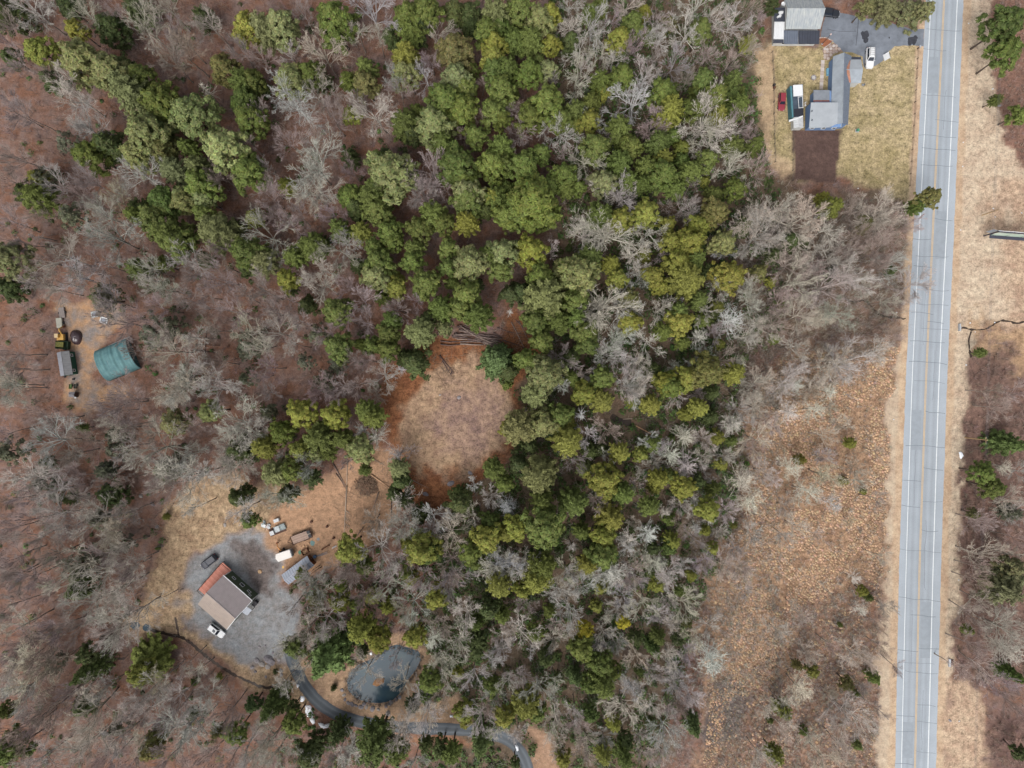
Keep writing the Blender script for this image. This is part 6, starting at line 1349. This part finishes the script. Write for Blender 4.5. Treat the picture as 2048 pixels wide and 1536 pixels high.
for i, (x, y, lb) in enumerate([(535, 1235, 'green garden cart left below the green shed'), (598, 1232, 'dark garden cart right below the green shed')]):
    r = empty('garden_cart', P(*Zd(x, y)), math.radians(80), lb, 'cart'); mm = mat('cart_%d' % i, C(*[(84, 112, 62), (70, 70, 62)][i]), .7)
    for a, b, sx, sy in ((0, .28, 1.1, .06), (0, -.28, 1.1, .06), (.55, 0, .06, .5), (-.55, 0, .06, .5)): MB().box((a, b, .5), (sx, sy, .3)).build('side', mm, r)
    MB().box((0, 0, .36), (1.05, .5, .05)).build('tray', mm, r); wheel(r, (.3, .34, .2), .2, .08, PI / 2); wheel(r, (.3, -.34, .2), .2, .08, PI / 2); MB().tube([(-.55, 0, .5), (-1.0, 0, .8)], .03, 5).build('handle', GREYM, r)
for i, (x, y) in enumerate([(590, 1375), (565, 1140), (455, 1110)]):
    p = P(*Zd(x, y)); tag(MB().tube([(p.x, p.y, 0), (p.x, p.y, .1), (p.x, p.y, .42)], [.2, .24, .27], 10).build('bucket', [WHITE, BLACK, BLACK][i]), ['white bucket beside the tiny hut', 'black tub at the lower right corner of the green shed', 'black tub at the lower left corner of the green shed'][i], 'bucket')
# ================================================================ LOGS, ROCKS, SNOW, POLES
LOGM = [mat('log_%d' % i, C(*c), .9, color2=C(*[v * .7 for v in c]), scale=3, stretch=(1, 1, 1)) for i, c in enumerate([(132, 112, 108), (150, 130, 122), (112, 92, 88), (170, 150, 138), (94, 76, 72)])]
def log(a, b, r, mm, label, name='log', z=0.0, group=None, taper=.65, bend=.15):
    a, b = P(*a), P(*b); a.z = z + r; b.z = z + r * .8
    mid = a.lerp(b, .5) + Vector((random.gauss(0, bend), random.gauss(0, bend), 0))
    o = MB().tube([a, mid, b], [r, r * (1 + taper) / 2, r * taper], 7).build(name, mm, None, True)
    return tag(o, label, 'log', group)
def Ze(x, y): return (860 + x / 9.31, 620 + y / 9.31)
LOGS = [((190,575),(560,585)),((560,590),(1000,600)),((195,640),(600,640)),((560,630),(1000,650)),((410,490),(780,530)),((440,465),(900,470)),((500,300),(860,440)),((560,290),(900,520)),((520,330),(1000,590)),((540,380),(1150,480)),((600,360),(960,500)),((620,330),(1060,560)),((700,420),(1200,510)),((760,440),(1260,640)),((560,430),(900,560)),((500,540),(980,560)),((850,460),(1300,570)),((900,500),(1330,530)),((860,470),(1200,640)),((980,600),(1240,690)),((1000,580),(1260,680)),((990,620),(1220,715)),((1000,500),(1350,600)),((930,520),(1300,640)),((1050,470),(1350,530)),((420,510),(640,560)),((630,290),(820,400)),((780,470),(1050,490)),((1180,420),(1290,490)),((840,520),(1020,640)),((1080,560),(1390,720)),((1120,540),(1470,745)),((700,550),(1010,620)),((470,440),(700,500))]
for i, (a, b) in enumerate(LOGS):
    o = log(Ze(*a), Ze(*b), random.uniform(.13, .24), LOGM[i % 4], None, z=.02 + .05 * (i % 9), group='logs of the long pile')
    o['category'] = 'log'
    mx, my = Ze((a[0] + b[0]) / 2, (a[1] + b[1]) / 2)
    o['_mid'] = (mx, my)
_lg = sorted([o for o in col.objects if o.get('_mid') is not None], key=lambda o: o['_mid'][1])
NUM = ['first','second','third','fourth','fifth','sixth','seventh','eighth','ninth','tenth','eleventh','twelfth','thirteenth','fourteenth','fifteenth','sixteenth','seventeenth','eighteenth','nineteenth','twentieth','twenty-first','twenty-second','twenty-third','twenty-fourth','twenty-fifth','twenty-sixth','twenty-seventh','twenty-eighth','twenty-ninth','thirtieth','thirty-first','thirty-second','thirty-third','thirty-fourth']
for i, o in enumerate(_lg):
    o['label'] = f'{NUM[i]} log from the top of the long pile above the clearing'; del o['_mid']
# felled trees: trunk with the stubs of its branches
def fallen(pts, r, nb, bl, mm, label, zone=1.0, side=0):
    W = [P(*q) for q in pts]
    for w in W: w.z = r + .05
    root = empty('fallen_tree', (0, 0, 0), 0, label, 'fallen tree')
    rr = [r * (1 - .7 * i / (len(W) - 1)) for i in range(len(W))]
    MB().tube(W, rr, 6).build('trunk', mm, root, True)
    for k in range(nb):
        t = random.uniform(1 - zone, 1.0) * (len(W) - 1) * .999; i = int(t); p = W[i].lerp(W[i + 1], t - i); d = (W[i + 1] - W[i]).normalized()
        s = random.choice((-1, 1)) if side == 0 else side
        n = Vector((-d.y, d.x, 0)) * s; e = p + (n + d * random.uniform(.2, .9) + Vector((0, 0, random.uniform(0, .3)))).normalized() * bl * random.uniform(.5, 1.1)
        MB().tube([p, e], [.045, .02], 4).build('branch', mm, root)
    return root
def Zf(x, y): return (640 + x / 7.31, 900 + y / 7.31)
PALE = mat('barked_pale', C(186, 168, 150), .8, noise=.15, scale=3); TANW = mat('fresh_wood', C(214, 172, 136), .8, noise=.12, scale=4)
fallen([Zf(395, 520), Zf(378, 800), Zf(365, 1050), Zf(352, 1290)], .16, 26, 1.9, PALE, 'long felled pine with combed side branches in the yard', .62, 1)
fallen([Zf(405, 130), Zf(398, 330), Zf(392, 540)], .13, 4, 1.0, PALE, 'straight bare felled stem above the combed pine')
fallen([Zf(175, 165), Zf(280, 350), Zf(380, 530)], .17, 5, .8, LOGM[1], 'felled stem slanting down from the upper left of yard')
fallen([Zf(235, 340), Zf(320, 460), Zf(378, 570)], .12, 3, .7, LOGM[0], 'shorter felled stem beside the slanting one')
fallen([Zf(575, 25), Zf(760, 125), Zf(960, 230)], .13, 3, .8, PALE, 'pale fallen stem pointing from pine toward the round clearing')
fallen([Zf(750, 360), Zf(880, 450), Zf(1060, 590)], .20, 5, 1.2, TANW, 'peeled orange-tan trunk above the brush heap')
fallen([Zf(860, 615), Zf(820, 730), Zf(770, 870)], .15, 3, .7, LOGM[3], 'grey trunk below the brush heap')
fallen([Zf(515, 420), Zf(545, 490), Zf(550, 545)], .13, 2, .6, TANW, 'short pale curved branch on the brush heap')
fallen([Zf(605, 610), Zf(685, 540)], .10, 1, .4, GREYL, 'whitish short pole stuck in the brush heap')
fallen([Zf(1325, 425), Zf(1450, 490), Zf(1590, 555)], .10, 3, .8, LOGM[3], 'thin fallen stem below the round clearing')
fallen([Zf(1050, 740), Zf(1045, 900), Zf(1040, 1030)], .14, 3, .7, LOGM[2], 'upright-lying dark trunk right of the brush heap')
fallen([Zf(460, 1330), Zf(560, 1230), Zf(650, 1110)], .13, 5, 1.0, LOGM[0], 'brown trunk lying below the combed pine')
fallen([Ze(1510, 220), Ze(1620, 430), Ze(1700, 600), Ze(1770, 750)], .16, 14, 2.0, LOGM[3], 'branchy fallen tree right of the long log pile')
fallen([Ze(180, 840), Ze(300, 1000), Ze(450, 1180)], .16, 14, 1.4, LOGM[2], 'dark branchy trunk lying into the round clearing')
fallen([Ze(230, 950), Ze(330, 1110), Ze(400, 1230)], .11, 8, 1.2, LOGM[0], 'thinner trunk alongside the dark one in the clearing')
fallen([Ze(1590, 180), Ze(1700, 300), Ze(1800, 380)], .10, 5, 1.0, LOGM[0], 'thin stem behind the branchy fallen tree')
fallen([Ze(1240, 330), Ze(1500, 420), Ze(1900, 470)], .13, 7, 1.3, LOGM[0], 'long fallen trunk running right from the log pile')
fallen([Ze(1350, 560), Ze(1600, 640), Ze(1850, 760)], .14, 7, 1.2, LOGM[2], 'dark trunk lying right below the log pile')
fallen([Ze(1650, 200), Ze(1760, 420), Ze(1880, 640)], .12, 8, 1.4, LOGM[1], 'slanting trunk at the far right of the slash')
fallen([Ze(1180, 400), Ze(1330, 330), Ze(1420, 250)], .11, 4, .9, LOGM[3], 'short pale trunk above the right end of pile')
def Zj(x, y): return (1024 + x / 3.84, 760 + y / 3.84)
fallen([Zj(850, 300), Zj(1040, 290), Zj(1380, 240)], .12, 10, 1.5, PALE, 'long pale fallen trunk over the dark swamp pool')
fallen([Zj(940, 345), Zj(1080, 420), Zj(1210, 490)], .15, 8, 1.3, TANW, 'yellowish fallen trunk below the swamp pool')
fallen([Zj(1140, 370), Zj(1290, 385)], .10, 14, 1.2, PALE, 'ribbed fallen larch right of the swamp pool')
def Zh(x, y): return (x / 3.84, 380 + y / 3.84)
for i, (a, b) in enumerate([((1480,1230),(1680,1250)),((1570,1140),(1700,1145)),((1500,1185),(1690,1195)),((1100,1285),(1290,1280)),((1590,1060),(1570,1390)),((280,930),(160,1060))]):
    fallen([Zh(*a), Zh(*b)], .12 if i else .2, 3, .8, LOGM[4], ['thick dark fallen trunk right of the teal canopy', 'dark fallen trunk farthest up right of the canopy', 'thin fallen trunk just above the thick dark one', 'fallen trunk touching the right side of the canopy', 'long fallen stem crossing the other trunks right of canopy', 'short dark fallen trunk left of the west camp'][i])
# brush heap of the cleared stumps
bh = empty('brush_heap', P(*Zf(680, 520)), 0, 'dark tangled heap of uprooted stumps and brush in the yard', 'brush heap')
vs, fs = [], []
for i in range(5):
    for k in range(18):
        a = 2 * PI * k / 18; t = i / 4; r_ = 2.6 * (1 - t * .85) * random.uniform(.8, 1.15); vs.append((r_ * math.cos(a) * 1.15, r_ * math.sin(a), 1.1 * t + random.uniform(-.1, .15)))
for i in range(4):
    for k in range(18): fs.append((i*18+k, i*18+(k+1)%18, (i+1)*18+(k+1)%18, (i+1)*18+k))
fs.append(tuple(range(72, 90)))
MB().add(vs, fs).build('earth', mat('heap_earth', C(138, 106, 84), .95, color2=C(78, 62, 54), scale=1.6, bump=.8), bh)
m = MB()
for i in range(420):
    a = random.random() * 2 * PI; r_ = 2.8 * math.sqrt(random.random()); z = 1.1 * (1 - r_ / 3.2) + random.uniform(-.05, .35)
    d = Vector((random.gauss(0, 1), random.gauss(0, 1), random.gauss(0, .4))).normalized() * random.uniform(.3, 1.0); p = Vector((r_ * math.cos(a), r_ * math.sin(a), z))
    m.tube([p - d * .5, p + d * .5], [.04, .015], 3, False)
tag(m.build('twigs', mat('heap_twig', C(150, 128, 108), .9), bh), kind='stuff')

m = MB()
for i in range(420):
    cx, cy, sx, sy = random.choice([(760, 965, 45, 40), (720, 1000, 40, 50), (800, 940, 40, 30), (1035, 680, 25, 30), (960, 700, 60, 14), (860, 720, 40, 25), (890, 745, 20, 25)])
    p = P(random.gauss(cx, sx * .6), random.gauss(cy, sy * .6)); a = random.random() * PI; d = Vector((math.cos(a), math.sin(a), random.uniform(-.05, .1))) * random.uniform(.3, 1.1); p.z = random.uniform(.05, .15)
    m.tube([p - d, p + d], [.045, .02], 3, False)
tag(m.build('loose_sticks', mat('stick', C(156, 132, 112), .9, noise=.2, scale=2)), 'loose sticks and slash strewn round the clearing', 'slash', kind='stuff')
# rocks: round the pond, at the yard's mound, on the bare soil
STONE = [mat('stone_%d' % i, C(*c), .9, noise=.22, scale=2.5, bump=.6) for i, c in enumerate([(158, 152, 154), (140, 134, 138), (174, 166, 160)])]
def rock_mesh(i):
    r = np.random.default_rng(50 + i); vs, fs = [], []
    for a in range(5):
        t = -.35 + (PI / 2 + .35) * a / 4
        for k in range(9):
            b = 2 * PI * k / 9; q = r.uniform(.8, 1.12); vs.append((math.cos(t) * math.cos(b) * q, math.cos(t) * math.sin(b) * q * .8, max(-.1, math.sin(t)) * .65 * r.uniform(.9, 1.1)))
    for a in range(4):
        for k in range(9): fs.append((a*9+k, a*9+(k+1)%9, (a+1)*9+(k+1)%9, (a+1)*9+k))
    m = MB().add(vs, fs); return m.mesh('rock', STONE[i % 3])
ROCKS = [rock_mesh(i) for i in range(6)]
def rock(px, py, r, label, group='boulders', name='boulder'):
    p = P(px, py); o = link(name, ROCKS[random.randrange(6)], None, (p.x, p.y, -.03)); o.scale = (r * random.uniform(.9, 1.2), r * random.uniform(.85, 1.1), r); o.rotation_euler = (0, 0, random.random() * 6)
    return tag(o, label, 'boulder', group)
pr = [(596,1397),(604,1405),(690,1399),(697,1406),(704,1408),(712,1411),(722,1414),(733,1414),(745,1417),(757,1419),(772,1412),(779,1408),(782,1404),(776,1427),(793,1398),(799,1394),(688,1390),(684,1380),(728,1408)]
pr = [q for q in pr if q[0] > 620]
pr.sort()
for i, q in enumerate(pr): rock(*q, random.uniform(.5, .85), f'{NUM[i]} grey boulder from the left along the lower shore of pond', 'boulders along the pond')
def Zg(x, y): return (490 + x / 11.8, 1270 + y / 11.8)
mr = [(280,600,.8,'pale boulder at the left of the ringed mound'),(395,680,1.0,'blue-grey boulder in the middle of the ringed mound'),(545,740,.9,'broken pale boulder low in the ringed mound'),(560,570,1.3,'wide flat boulder at the top of the ringed mound'),(650,650,.9,'flat boulder right of the middle on the ringed mound'),(170,760,.6,'dark boulder at the lower left of the mound'),(850,840,.6,'dark stone of the row right of the mound'),(855,940,.5,'lowest stone of the row right of the mound'),(800,570,.6,'top stone of the row right of the mound'),(245,860,.5,'small stone lower left of the mound'),(480,250,.3,'small white stone above the mound'),(340,280,.4,'pale stone up-left of the mound'),(660,420,.4,'pale stone up-right of the mound'),(490,985,.4,'dark stone below the mound')]
for x, y, r_, lb in mr: rock(*Zg(x, y), r_, lb, 'boulders of the mound')
for px, py, r_, lb in [(901,967,.9,'big pale boulder on bare soil below the clearing'),(851,988,.8,'flat grey boulder on bare soil below the clearing'),(314,1054,.6,'dark boulder at the left of the yard grass'),(282,992,.7,'upper grey boulder at the edge of the yard'),(305,1008,.6,'lower grey boulder at the edge of the yard'),(450,1050,.5,'boulder above the gravel yard'),(918,795,.6,'blue-grey stone in the middle of the clearing'),(940,946,.6,'grey stone at the lower edge of the clearing'),(1898,1326,.5,'dark culvert stone beside the right verge'),(1900,1441,.4,'small dark stone on the lower right field'),(880,790,.3,'tan stone in the clearing'),(1999,211,.5,'pale rock below the small roadside shrub')]: rock(px, py, r_, lb, 'scattered boulders')
# island of the pond
isl = MB(); vs, fs = [], []
for i in range(5):
    for k in range(14):
        a = 2*PI*k/14; r_ = (1.7, 1.5, 1.1, .6, .1)[i] * random.uniform(.85, 1.15); vs.append((r_ * math.cos(a), .62 * r_ * math.sin(a), (-.5, -.1, .12, .22, .28)[i]))
for i in range(4):
    for k in range(14): fs.append((i*14+k, i*14+(k+1)%14, (i+1)*14+(k+1)%14, (i+1)*14+k))
isl.add(vs, fs); o = isl.build('island', mat('island_straw', C(186, 140, 100), .95, color2=C(150, 108, 74), scale=2.5, bump=.6), None, True); p = P(757, 1364); o.location = (p.x, p.y, 0); o.rotation_euler = (0, 0, .5); tag(o, kind='structure')
# snow patches
SNOW = mat('snow', (.82, .84, .88, 1), .8, noise=.04, scale=2, bump=.2)
def snow(pts, label):
    px = [q[0] for q in pts]; py = [q[1] for q in pts]; cx, cy = sum(px) / len(px), sum(py) / len(py); V, F_ = [], []; K_ = len(pts) * 3; ring = []
    for i in range(len(pts)):
        a, b = pts[i], pts[(i + 1) % len(pts)]
        for f in (0, 1/3, 2/3): ring.append((a[0] + (b[0] - a[0]) * f + random.gauss(0, .6), a[1] + (b[1] - a[1]) * f + random.gauss(0, .6)))
    for j, (s, z) in enumerate(((1, .0), (.92, .16), (.7, .28), (.35, .34))):
        for q in ring: w = P(cx + (q[0] - cx) * s, cy + (q[1] - cy) * s); V.append((w.x, w.y, z + random.uniform(0, .04) * (j > 0) + .012))
    for j in range(3):
        for i in range(K_): F_.append((j*K_+i, j*K_+(i+1)%K_, (j+1)*K_+(i+1)%K_, (j+1)*K_+i))
    F_.append(tuple(range(3*K_, 4*K_)))
    tag(MB().add(V, F_).build('snow_patch', SNOW, None, True), label, 'snow patch', 'melting snow patches')
Zs = lambda x, y: (540 + x / 3.657, 1230 + y / 3.657)
snow([Zs(*q) for q in ((255,665),(290,660),(312,695),(318,735),(305,755),(275,745),(258,705))], 'largest white snow patch beside the gravel lane')
snow([Zs(*q) for q in ((293,760),(318,752),(333,780),(322,800),(300,785))], 'small snow patch at the lower tip of the largest one')
snow([Zs(*q) for q in ((350,793),(372,788),(395,800),(435,795),(438,815),(405,832),(375,822))], 'lowest snow patch at the bend of the gravel lane')
snow([Zs(*q) for q in ((222,595),(245,590),(258,612),(240,636),(225,628))], 'snow patch just above the largest one')
snow([Zs(*q) for q in ((195,505),(213,503),(215,520),(200,533))], 'tiny uppermost snow patch beside the lane')
snow([Zs(*q) for q in ((728,268),(745,266),(748,290),(733,294))], 'tiny snow patch at the upper left of the pond')
snow([Zs(*q) for q in ((1315,733),(1338,730),(1338,744),(1318,748))], 'tiny snow patch above the lane right of the pond')
snow([Zs(*q) for q in ((1795,950),(1812,955),(1822,990),(1808,998),(1800,975))], 'thin snow streak on the right end of the lane')
snow([(1009,1003),(1030,1006),(1032,1018),(1008,1020),(1000,1012)], 'snow patch under the pines right of the bare soil')
snow([(1916.5,905),(1923,903),(1927,912),(1921,918)], 'small snow patch on the right road verge')

# ================================================================ EAST SIDE: POLES, WIRES, BILLBOARD
POLEW = mat('pole_wood', C(190, 160, 118), .9, noise=.15, scale=4)
def upole(px, py, h, label, arm=True):
    p = P(px, py); r = empty('utility_pole', (p.x, p.y, 0), 0, label, 'utility pole', 'poles of the power line')
    MB().tube([(0, 0, 0), (0, 0, h)], [.17, .11], 9).build('pole', POLEW, r)
    ca = MB().box((0, 0, h - .5), (.12, 1.6, .12)).build('crossarm', POLEW, r)
    for yy in (-.7, 0, .7): MB().tube([(0, yy, h - .44), (0, yy, h - .2)], [.05, .04], 7).build('insulator', GREYM, ca)
    return Vector((p.x, p.y, h))
pole_tops = [upole(1930, 875, 8.0, 'wooden utility pole with crossarm beside the right verge'), upole(1985, -330, 8.0, 'next utility pole up the road'), upole(1905, 1900, 8.0, 'next utility pole down the road')]
WIRE = mat('wire', C(96, 98, 104), .5)
for i, (a, b, lb) in enumerate([(pole_tops[0], pole_tops[1], 'upper'), (pole_tops[0], pole_tops[2], 'lower')]):
    for k in (-.7, 0, .7):
        pts = []
        for j in range(17):
            t = j / 16; q = a.lerp(b, t); q.z = q.z - .2 - 4 * 1.2 * t * (1 - t); q.y += 0; q.x += 0; pts.append(q + Vector((.0, k, 0)) * 1.0 if False else q + Vector((k * .35, 0, 0)))
        tag(MB().tube(pts, .018, 4, False).build('power_line', WIRE), {(-.7): 'left', 0: 'middle', .7: 'right'}[k] + f' overhead wire {"above" if i == 0 else "below"} the utility pole', 'wire', 'overhead wires')
bb = empty('billboard', (0, 0, 0), 0, 'roadside billboard with pale printed panels seen nearly edge-on', 'billboard')
z0, z1 = 3.0, 5.9
A, Bq = P(1997, 463.5, z1), P(2090, 470.5, z1)
u = (Bq - A).normalized(); nrm = Vector((u.y, -u.x, 0))
fr = lambda s, o_, z: A + u * s + nrm * o_ + Vector((0, 0, z - z1))
Lbb = (Bq - A).length
PRINT = mat('poster_print', C(214, 226, 216), .6, color2=C(150, 178, 158), scale=.8, stretch=(.4, .4, 1.5))
for k in range(3):
    s0, s1 = Lbb * k / 3 + .06, Lbb * (k + 1) / 3 - .06
    MB().add([fr(s0, .16, z0 + .1), fr(s1, .16, z0 + .1), fr(s1, .16, z1 - .1), fr(s0, .16, z1 - .1)], [(0, 1, 2, 3)]).build('panel', PRINT, bb)
FR = mat('billboard_frame', C(70, 70, 84), .6)
for a_, b_ in ((fr(0, 0, z1), fr(Lbb, 0, z1)), (fr(0, 0, z0), fr(Lbb, 0, z0))): MB().tube([a_, b_], .14, 6).build('frame_beam', FR, bb)
MB().tube([fr(0, -.25, z1 + .05), fr(Lbb, -.25, z1 + .05)], .07, 6).build('top_rail', WHITE, bb)
for k in range(5): MB().tube([fr(Lbb * k / 4, -.1, z0 - .1), fr(Lbb * k / 4, -.1, z1)], .09, 6).build('stringer', FR, bb)
MB().slab([fr(0, .9, z0 - .15), fr(Lbb, .9, z0 - .15), fr(Lbb, .1, z0 - .15), fr(0, .1, z0 - .15)], .05).build('catwalk', FR, bb)
for k in (.5, 4.0, 8.0): MB().tube([(fr(k, -.3, 0).x, fr(k, -.3, 0).y, 0), (fr(k, -.3, 0).x, fr(k, -.3, 0).y, z1)], .15, 8).build('post', FR, bb)
w0 = fr(0, -.3, z1); w1 = w0 + Vector((-1.1, .35, 0))
MB().add([w0 + Vector((0, 0, -2.9)), w1 + Vector((0, 0, -2.9)), w1, w0], [(0, 1, 2, 3)]).build('side_panel', GREYM, bb)
a_ = P(1963, 431); tag(MB().tube([a_ + Vector((0, 0, .1)), P(1996, 420) + Vector((0, 0, .15))], [.11, .07], 6).build('fallen_pole', POLEW), 'pale pole lying on the verge above the billboard', 'pole')
# small litter on the verges
lt_ = [(1986,417),(1990,434),(2043,426),(1940,646),(1989,645),(1950,664),(1921,460),(1932,730),(1787,839),(1793,625),(1917,1160),(1862+64,1330),(1818+100,1442),(1716,377+0),(1985,178),(1984,197),(1937,47),(1926,285),(1925,333)]
for i, (x, y) in enumerate(lt_):
    p = P(x, y); o = MB().box((p.x, p.y, .07), (random.uniform(.2, .4), random.uniform(.15, .3), .12), random.random() * 3).build('litter', WHITE)
    tag(o, None, 'litter', 'white litter on the verges', 'thing'); want_label(o, x, y, 'white scrap of litter')
# culvert headwall
cv = empty('culvert', P(1918, 655), 0, 'concrete culvert end where the brook leaves the road', 'culvert'); CONC = mat('concrete', C(186, 190, 196), .85, noise=.1, scale=2)
MB().box((-.1, 0, .3), (.3, 1.8, .7)).build('headwall', CONC, cv); MB().tube([(-.2, 0, .12), (.35, 0, .12)], .32, 10).build('pipe', CONC, cv)
cv2 = empty('drain_box', P(1898, 1325), 0, 'small concrete drain with dark stones beside the lower verge', 'drain'); MB().box((0, 0, .2), (.5, 1.9, .45)).build('kerb', CONC, cv2); MB().box((.7, .1, .1), (.7, 1.5, .2)).build('grate', DARKW, cv2)

# ================================================================ HOUSE YARD DETAILS
def Zy(x, y): return (1500 + x / 5.69, y / 5.69)
lp = empty('lamp_post', P(*Zy(820, 500)), 0, 'dark yard lamp post standing between the two houses', 'lamp post')
MB().tube([(0, 0, 0), (0, 0, 4.5)], [.09, .06], 8).build('post', mat('post_dark', C(86, 66, 58), .7), lp); MB().tube([(0, 0, 4.5), (0, 0, 4.62), (0, 0, 4.85)], [.1, .2, .16], 10).build('lamp_head', mat('lamp_pink', C(232, 206, 200), .4), lp); MB().cyl((0, 0), .22, 0, .15, 10).build('base', CONC, lp)
# flagstone patio, stone by stone
pat = [Zy(*q) for q in ((820,560),(880,520),(960,490),(1010,540),(1060,590),(960,600),(900,680),(850,690))]
patio = sheet('patio', pat, .02, mat('patio_bed', C(150, 128, 116), .9, noise=.15, scale=2), kind='structure')
FL = [mat('flag_%d' % i, C(*c), .85, noise=.1, scale=3) for i, c in enumerate([(206, 196, 190), (190, 176, 168), (200, 178, 164), (176, 160, 152)])]
for x in range(815, 1060, 34):
    for y in range(490, 690, 34):
        q = Zy(x + random.uniform(-6, 6), y + random.uniform(-6, 6))
        if poly_sd(np.array([q[0]]), np.array([q[1]]), pat)[0] > 1:
            w = P(*q); k = 6; rr = .40
            MB().slab([(w.x + rr * random.uniform(.8, 1.1) * math.cos(2*PI*j/k + .4), w.y + rr * random.uniform(.8, 1.1) * math.sin(2*PI*j/k + .4), .06) for j in range(k)], .05).build('flagstone', random.choice(FL), patio)
for i, yy in enumerate(np.arange(705, 1000, 42)):
    a = P(*Zy(828 - (yy - 705) * .06, yy)); MB().box((a.x, a.y, .03), (.85, .86, .06)).build('paving_slab', FL[i % 2], patio)
bed = sheet('flower_bed', [Zy(*q) for q in ((795,435),(860,432),(940,470),(910,500),(850,540),(815,520),(800,490))], .03, mat('bed_mulch', C(156, 100, 72), .95, noise=.25, scale=3), rough=.2); tag(bed, kind='structure')
edge = [Zy(*q) for q in ((795,432),(860,430),(940,468),(912,500),(850,542))]
for i in range(22):
    t = i / 21 * 4 * .999; j = int(t); q = (edge[j][0] + (edge[j+1][0] - edge[j][0]) * (t - j), edge[j][1] + (edge[j+1][1] - edge[j][1]) * (t - j)); w = P(*q); MB().box((w.x, w.y, .1), (.3, .2, .2), random.random()).build('edging_stone', FL[i % 4], bed)
fp = empty('fire_pit', P(*Zy(722, 885)), 0, 'round stone ring with white ash on the lawn', 'fire pit')
for k in range(14): a = 2*PI*k/14; MB().box((.55 * math.cos(a), .55 * math.sin(a), .12), (.2, .24, .24), a).build('stone', STONE[k % 3], fp)
MB().cyl((0, 0), .46, 0, .08, 14).build('ash', mat('ash', C(196, 194, 190), .95, noise=.2, scale=6), fp)
pf = empty('garden_chair', P(*Zy(1275, 975)), 0, 'small metal garden chair by the corner of the east wing', 'chair')
for a, b in ((-.2, -.2), (.2, -.2), (.2, .2), (-.2, .2)): MB().cyl((a, b), .02, 0, .45, 6).build('leg', GREYM, pf)
MB().box((0, 0, .46), (.5, .5, .04)).build('seat', GREYM, pf); MB().box((.24, 0, .75), (.04, .5, .55)).build('backrest', GREYM, pf)
ps = empty('blue_tub', P(*Zy(885, 825)), .05, 'light blue tub standing against the house wall', 'tub')
m = MB()
for a, b, sx, sy in ((0, .85, .8, .06), (0, -.85, .8, .06), (.4, 0, .06, 1.64), (-.4, 0, .06, 1.64)): m.box((a, b, .25), (sx, sy, .5))
LB = mat('light_blue', C(136, 190, 216), .5, noise=.08, scale=2); m.build('rim', LB, ps); MB().box((0, 0, .14), (.74, 1.64, .06)).build('floor', LB, ps)
ub = empty('utility_box', P(*Zy(1218, 1488)), 0, 'small green and white utility box on the lawn', 'utility box'); MB().box((0, 0, .05), (.8, .8, .1)).build('pad', CONC, ub); MB().box((0, 0, .4), (.5, .5, .6)).build('cabinet', mat('box_green', C(62, 128, 96), .5), ub); MB().box((0, 0, .72), (.56, .56, .05)).build('lid', mat('lid_green', C(84, 150, 116), .5), ub)
sg = empty('sandwich_board', P(*Zy(1575, 635), .8).xy.to_3d(), .25, 'white and yellow-green a-frame board beside the driveway', 'sign board')
for s, mm in ((1, mat('board_lime', C(206, 210, 150), .6)), (-1, WHITE)):
    MB().add([(s * .75, -.75, 0), (s * .75, .75, 0), (s * .05, .75, 1.4), (s * .05, -.75, 1.4)], [(0, 1, 2, 3)]).build('panel', mm, sg)
    for yy in (-.75, .75): MB().tube([(s * .8, yy, 0), (s * .03, yy, 1.42)], .035, 5).build('leg', WHITE, sg)
MB().add([(.60, -.4, .32), (.60, .3, .32), (.36, .3, .8), (.36, -.4, .8)], [(0, 1, 2, 3)]).build('print', mat('print_teal', C(120, 168, 172), .6), sg)
wb = empty('mailbox_post', P(*Zy(1905, 555)), 0, 'dark post with a pale cap at the end of drive', 'post'); MB().cyl((0, 0), .1, 0, 1.1, 8).build('post', DARKW, wb); MB().box((0, 0, 1.2), (.3, .5, .26)).build('box', CONC, wb)
dk = empty('fence_barrel', P(*Zy(268, 985)), 0, 'dark brown barrel and crate beside the back fence', 'barrel'); MB().tube([(0, .2, 0), (0, .2, .4), (0, .2, .8)], [.3, .34, .3], 10).build('barrel', BLACK, dk); MB().box((.1, -.35, .25), (.5, .5, .5), .3).build('crate', RUST, dk)
# wire fences: posts and rails
def fence(pts, gap, h, mm, label, rail=True):
    r = empty('wire_fence', (0, 0, 0), 0, label, 'fence'); W = [P(*q) for q in pts]
    pp = []
    for a, b in zip(W, W[1:]):
        n = max(1, int((b - a).length / gap))
        for i in range(n): pp.append(a.lerp(b, i / n))
    pp.append(W[-1])
    for p in pp: MB().box((p.x, p.y, h / 2), (.1, .1, h)).build('post', mm, r)
    for z in (h * .45, h * .92): MB().tube([p + Vector((0, 0, z)) for p in pp], .03, 4).build('rail', mm, r)
    return r
FW = mat('fence_wood', C(104, 94, 90), .9, noise=.2, scale=4)
fence([Zy(245, 600), Zy(262, 900), Zy(265, 1300), Zy(268, 1536), (1549, 325)], 2.2, 1.1, FW, 'grey rail fence behind the back lawn')
fence([(1585, 258), (1584.5, 300), (1584, 362)], 2.0, 1.1, FW, 'fence along the left edge of the dark garden plot')
fence([Zy(1905, 560), Zy(1885, 900), Zy(1865, 1300), (1823, 300), (1818, 372)], 2.4, .8, mat('fence_dark', C(86, 70, 62), .9), 'low dark rail fence between lawn and road')
for i, (x, y) in enumerate([(628, 1170), (628, 1205), (643, 1245), (625, 1195)]):
    p = P(*Zy(x, y)); tag(MB().box((p.x, p.y, .12), (.5, .2, .2), random.random() * 3).build('white_block', WHITE), ['top white block between shed and house', 'third white block between shed and house', 'lowest white block between shed and house', 'second white block between shed and house'][i], 'block')
settle_labels()
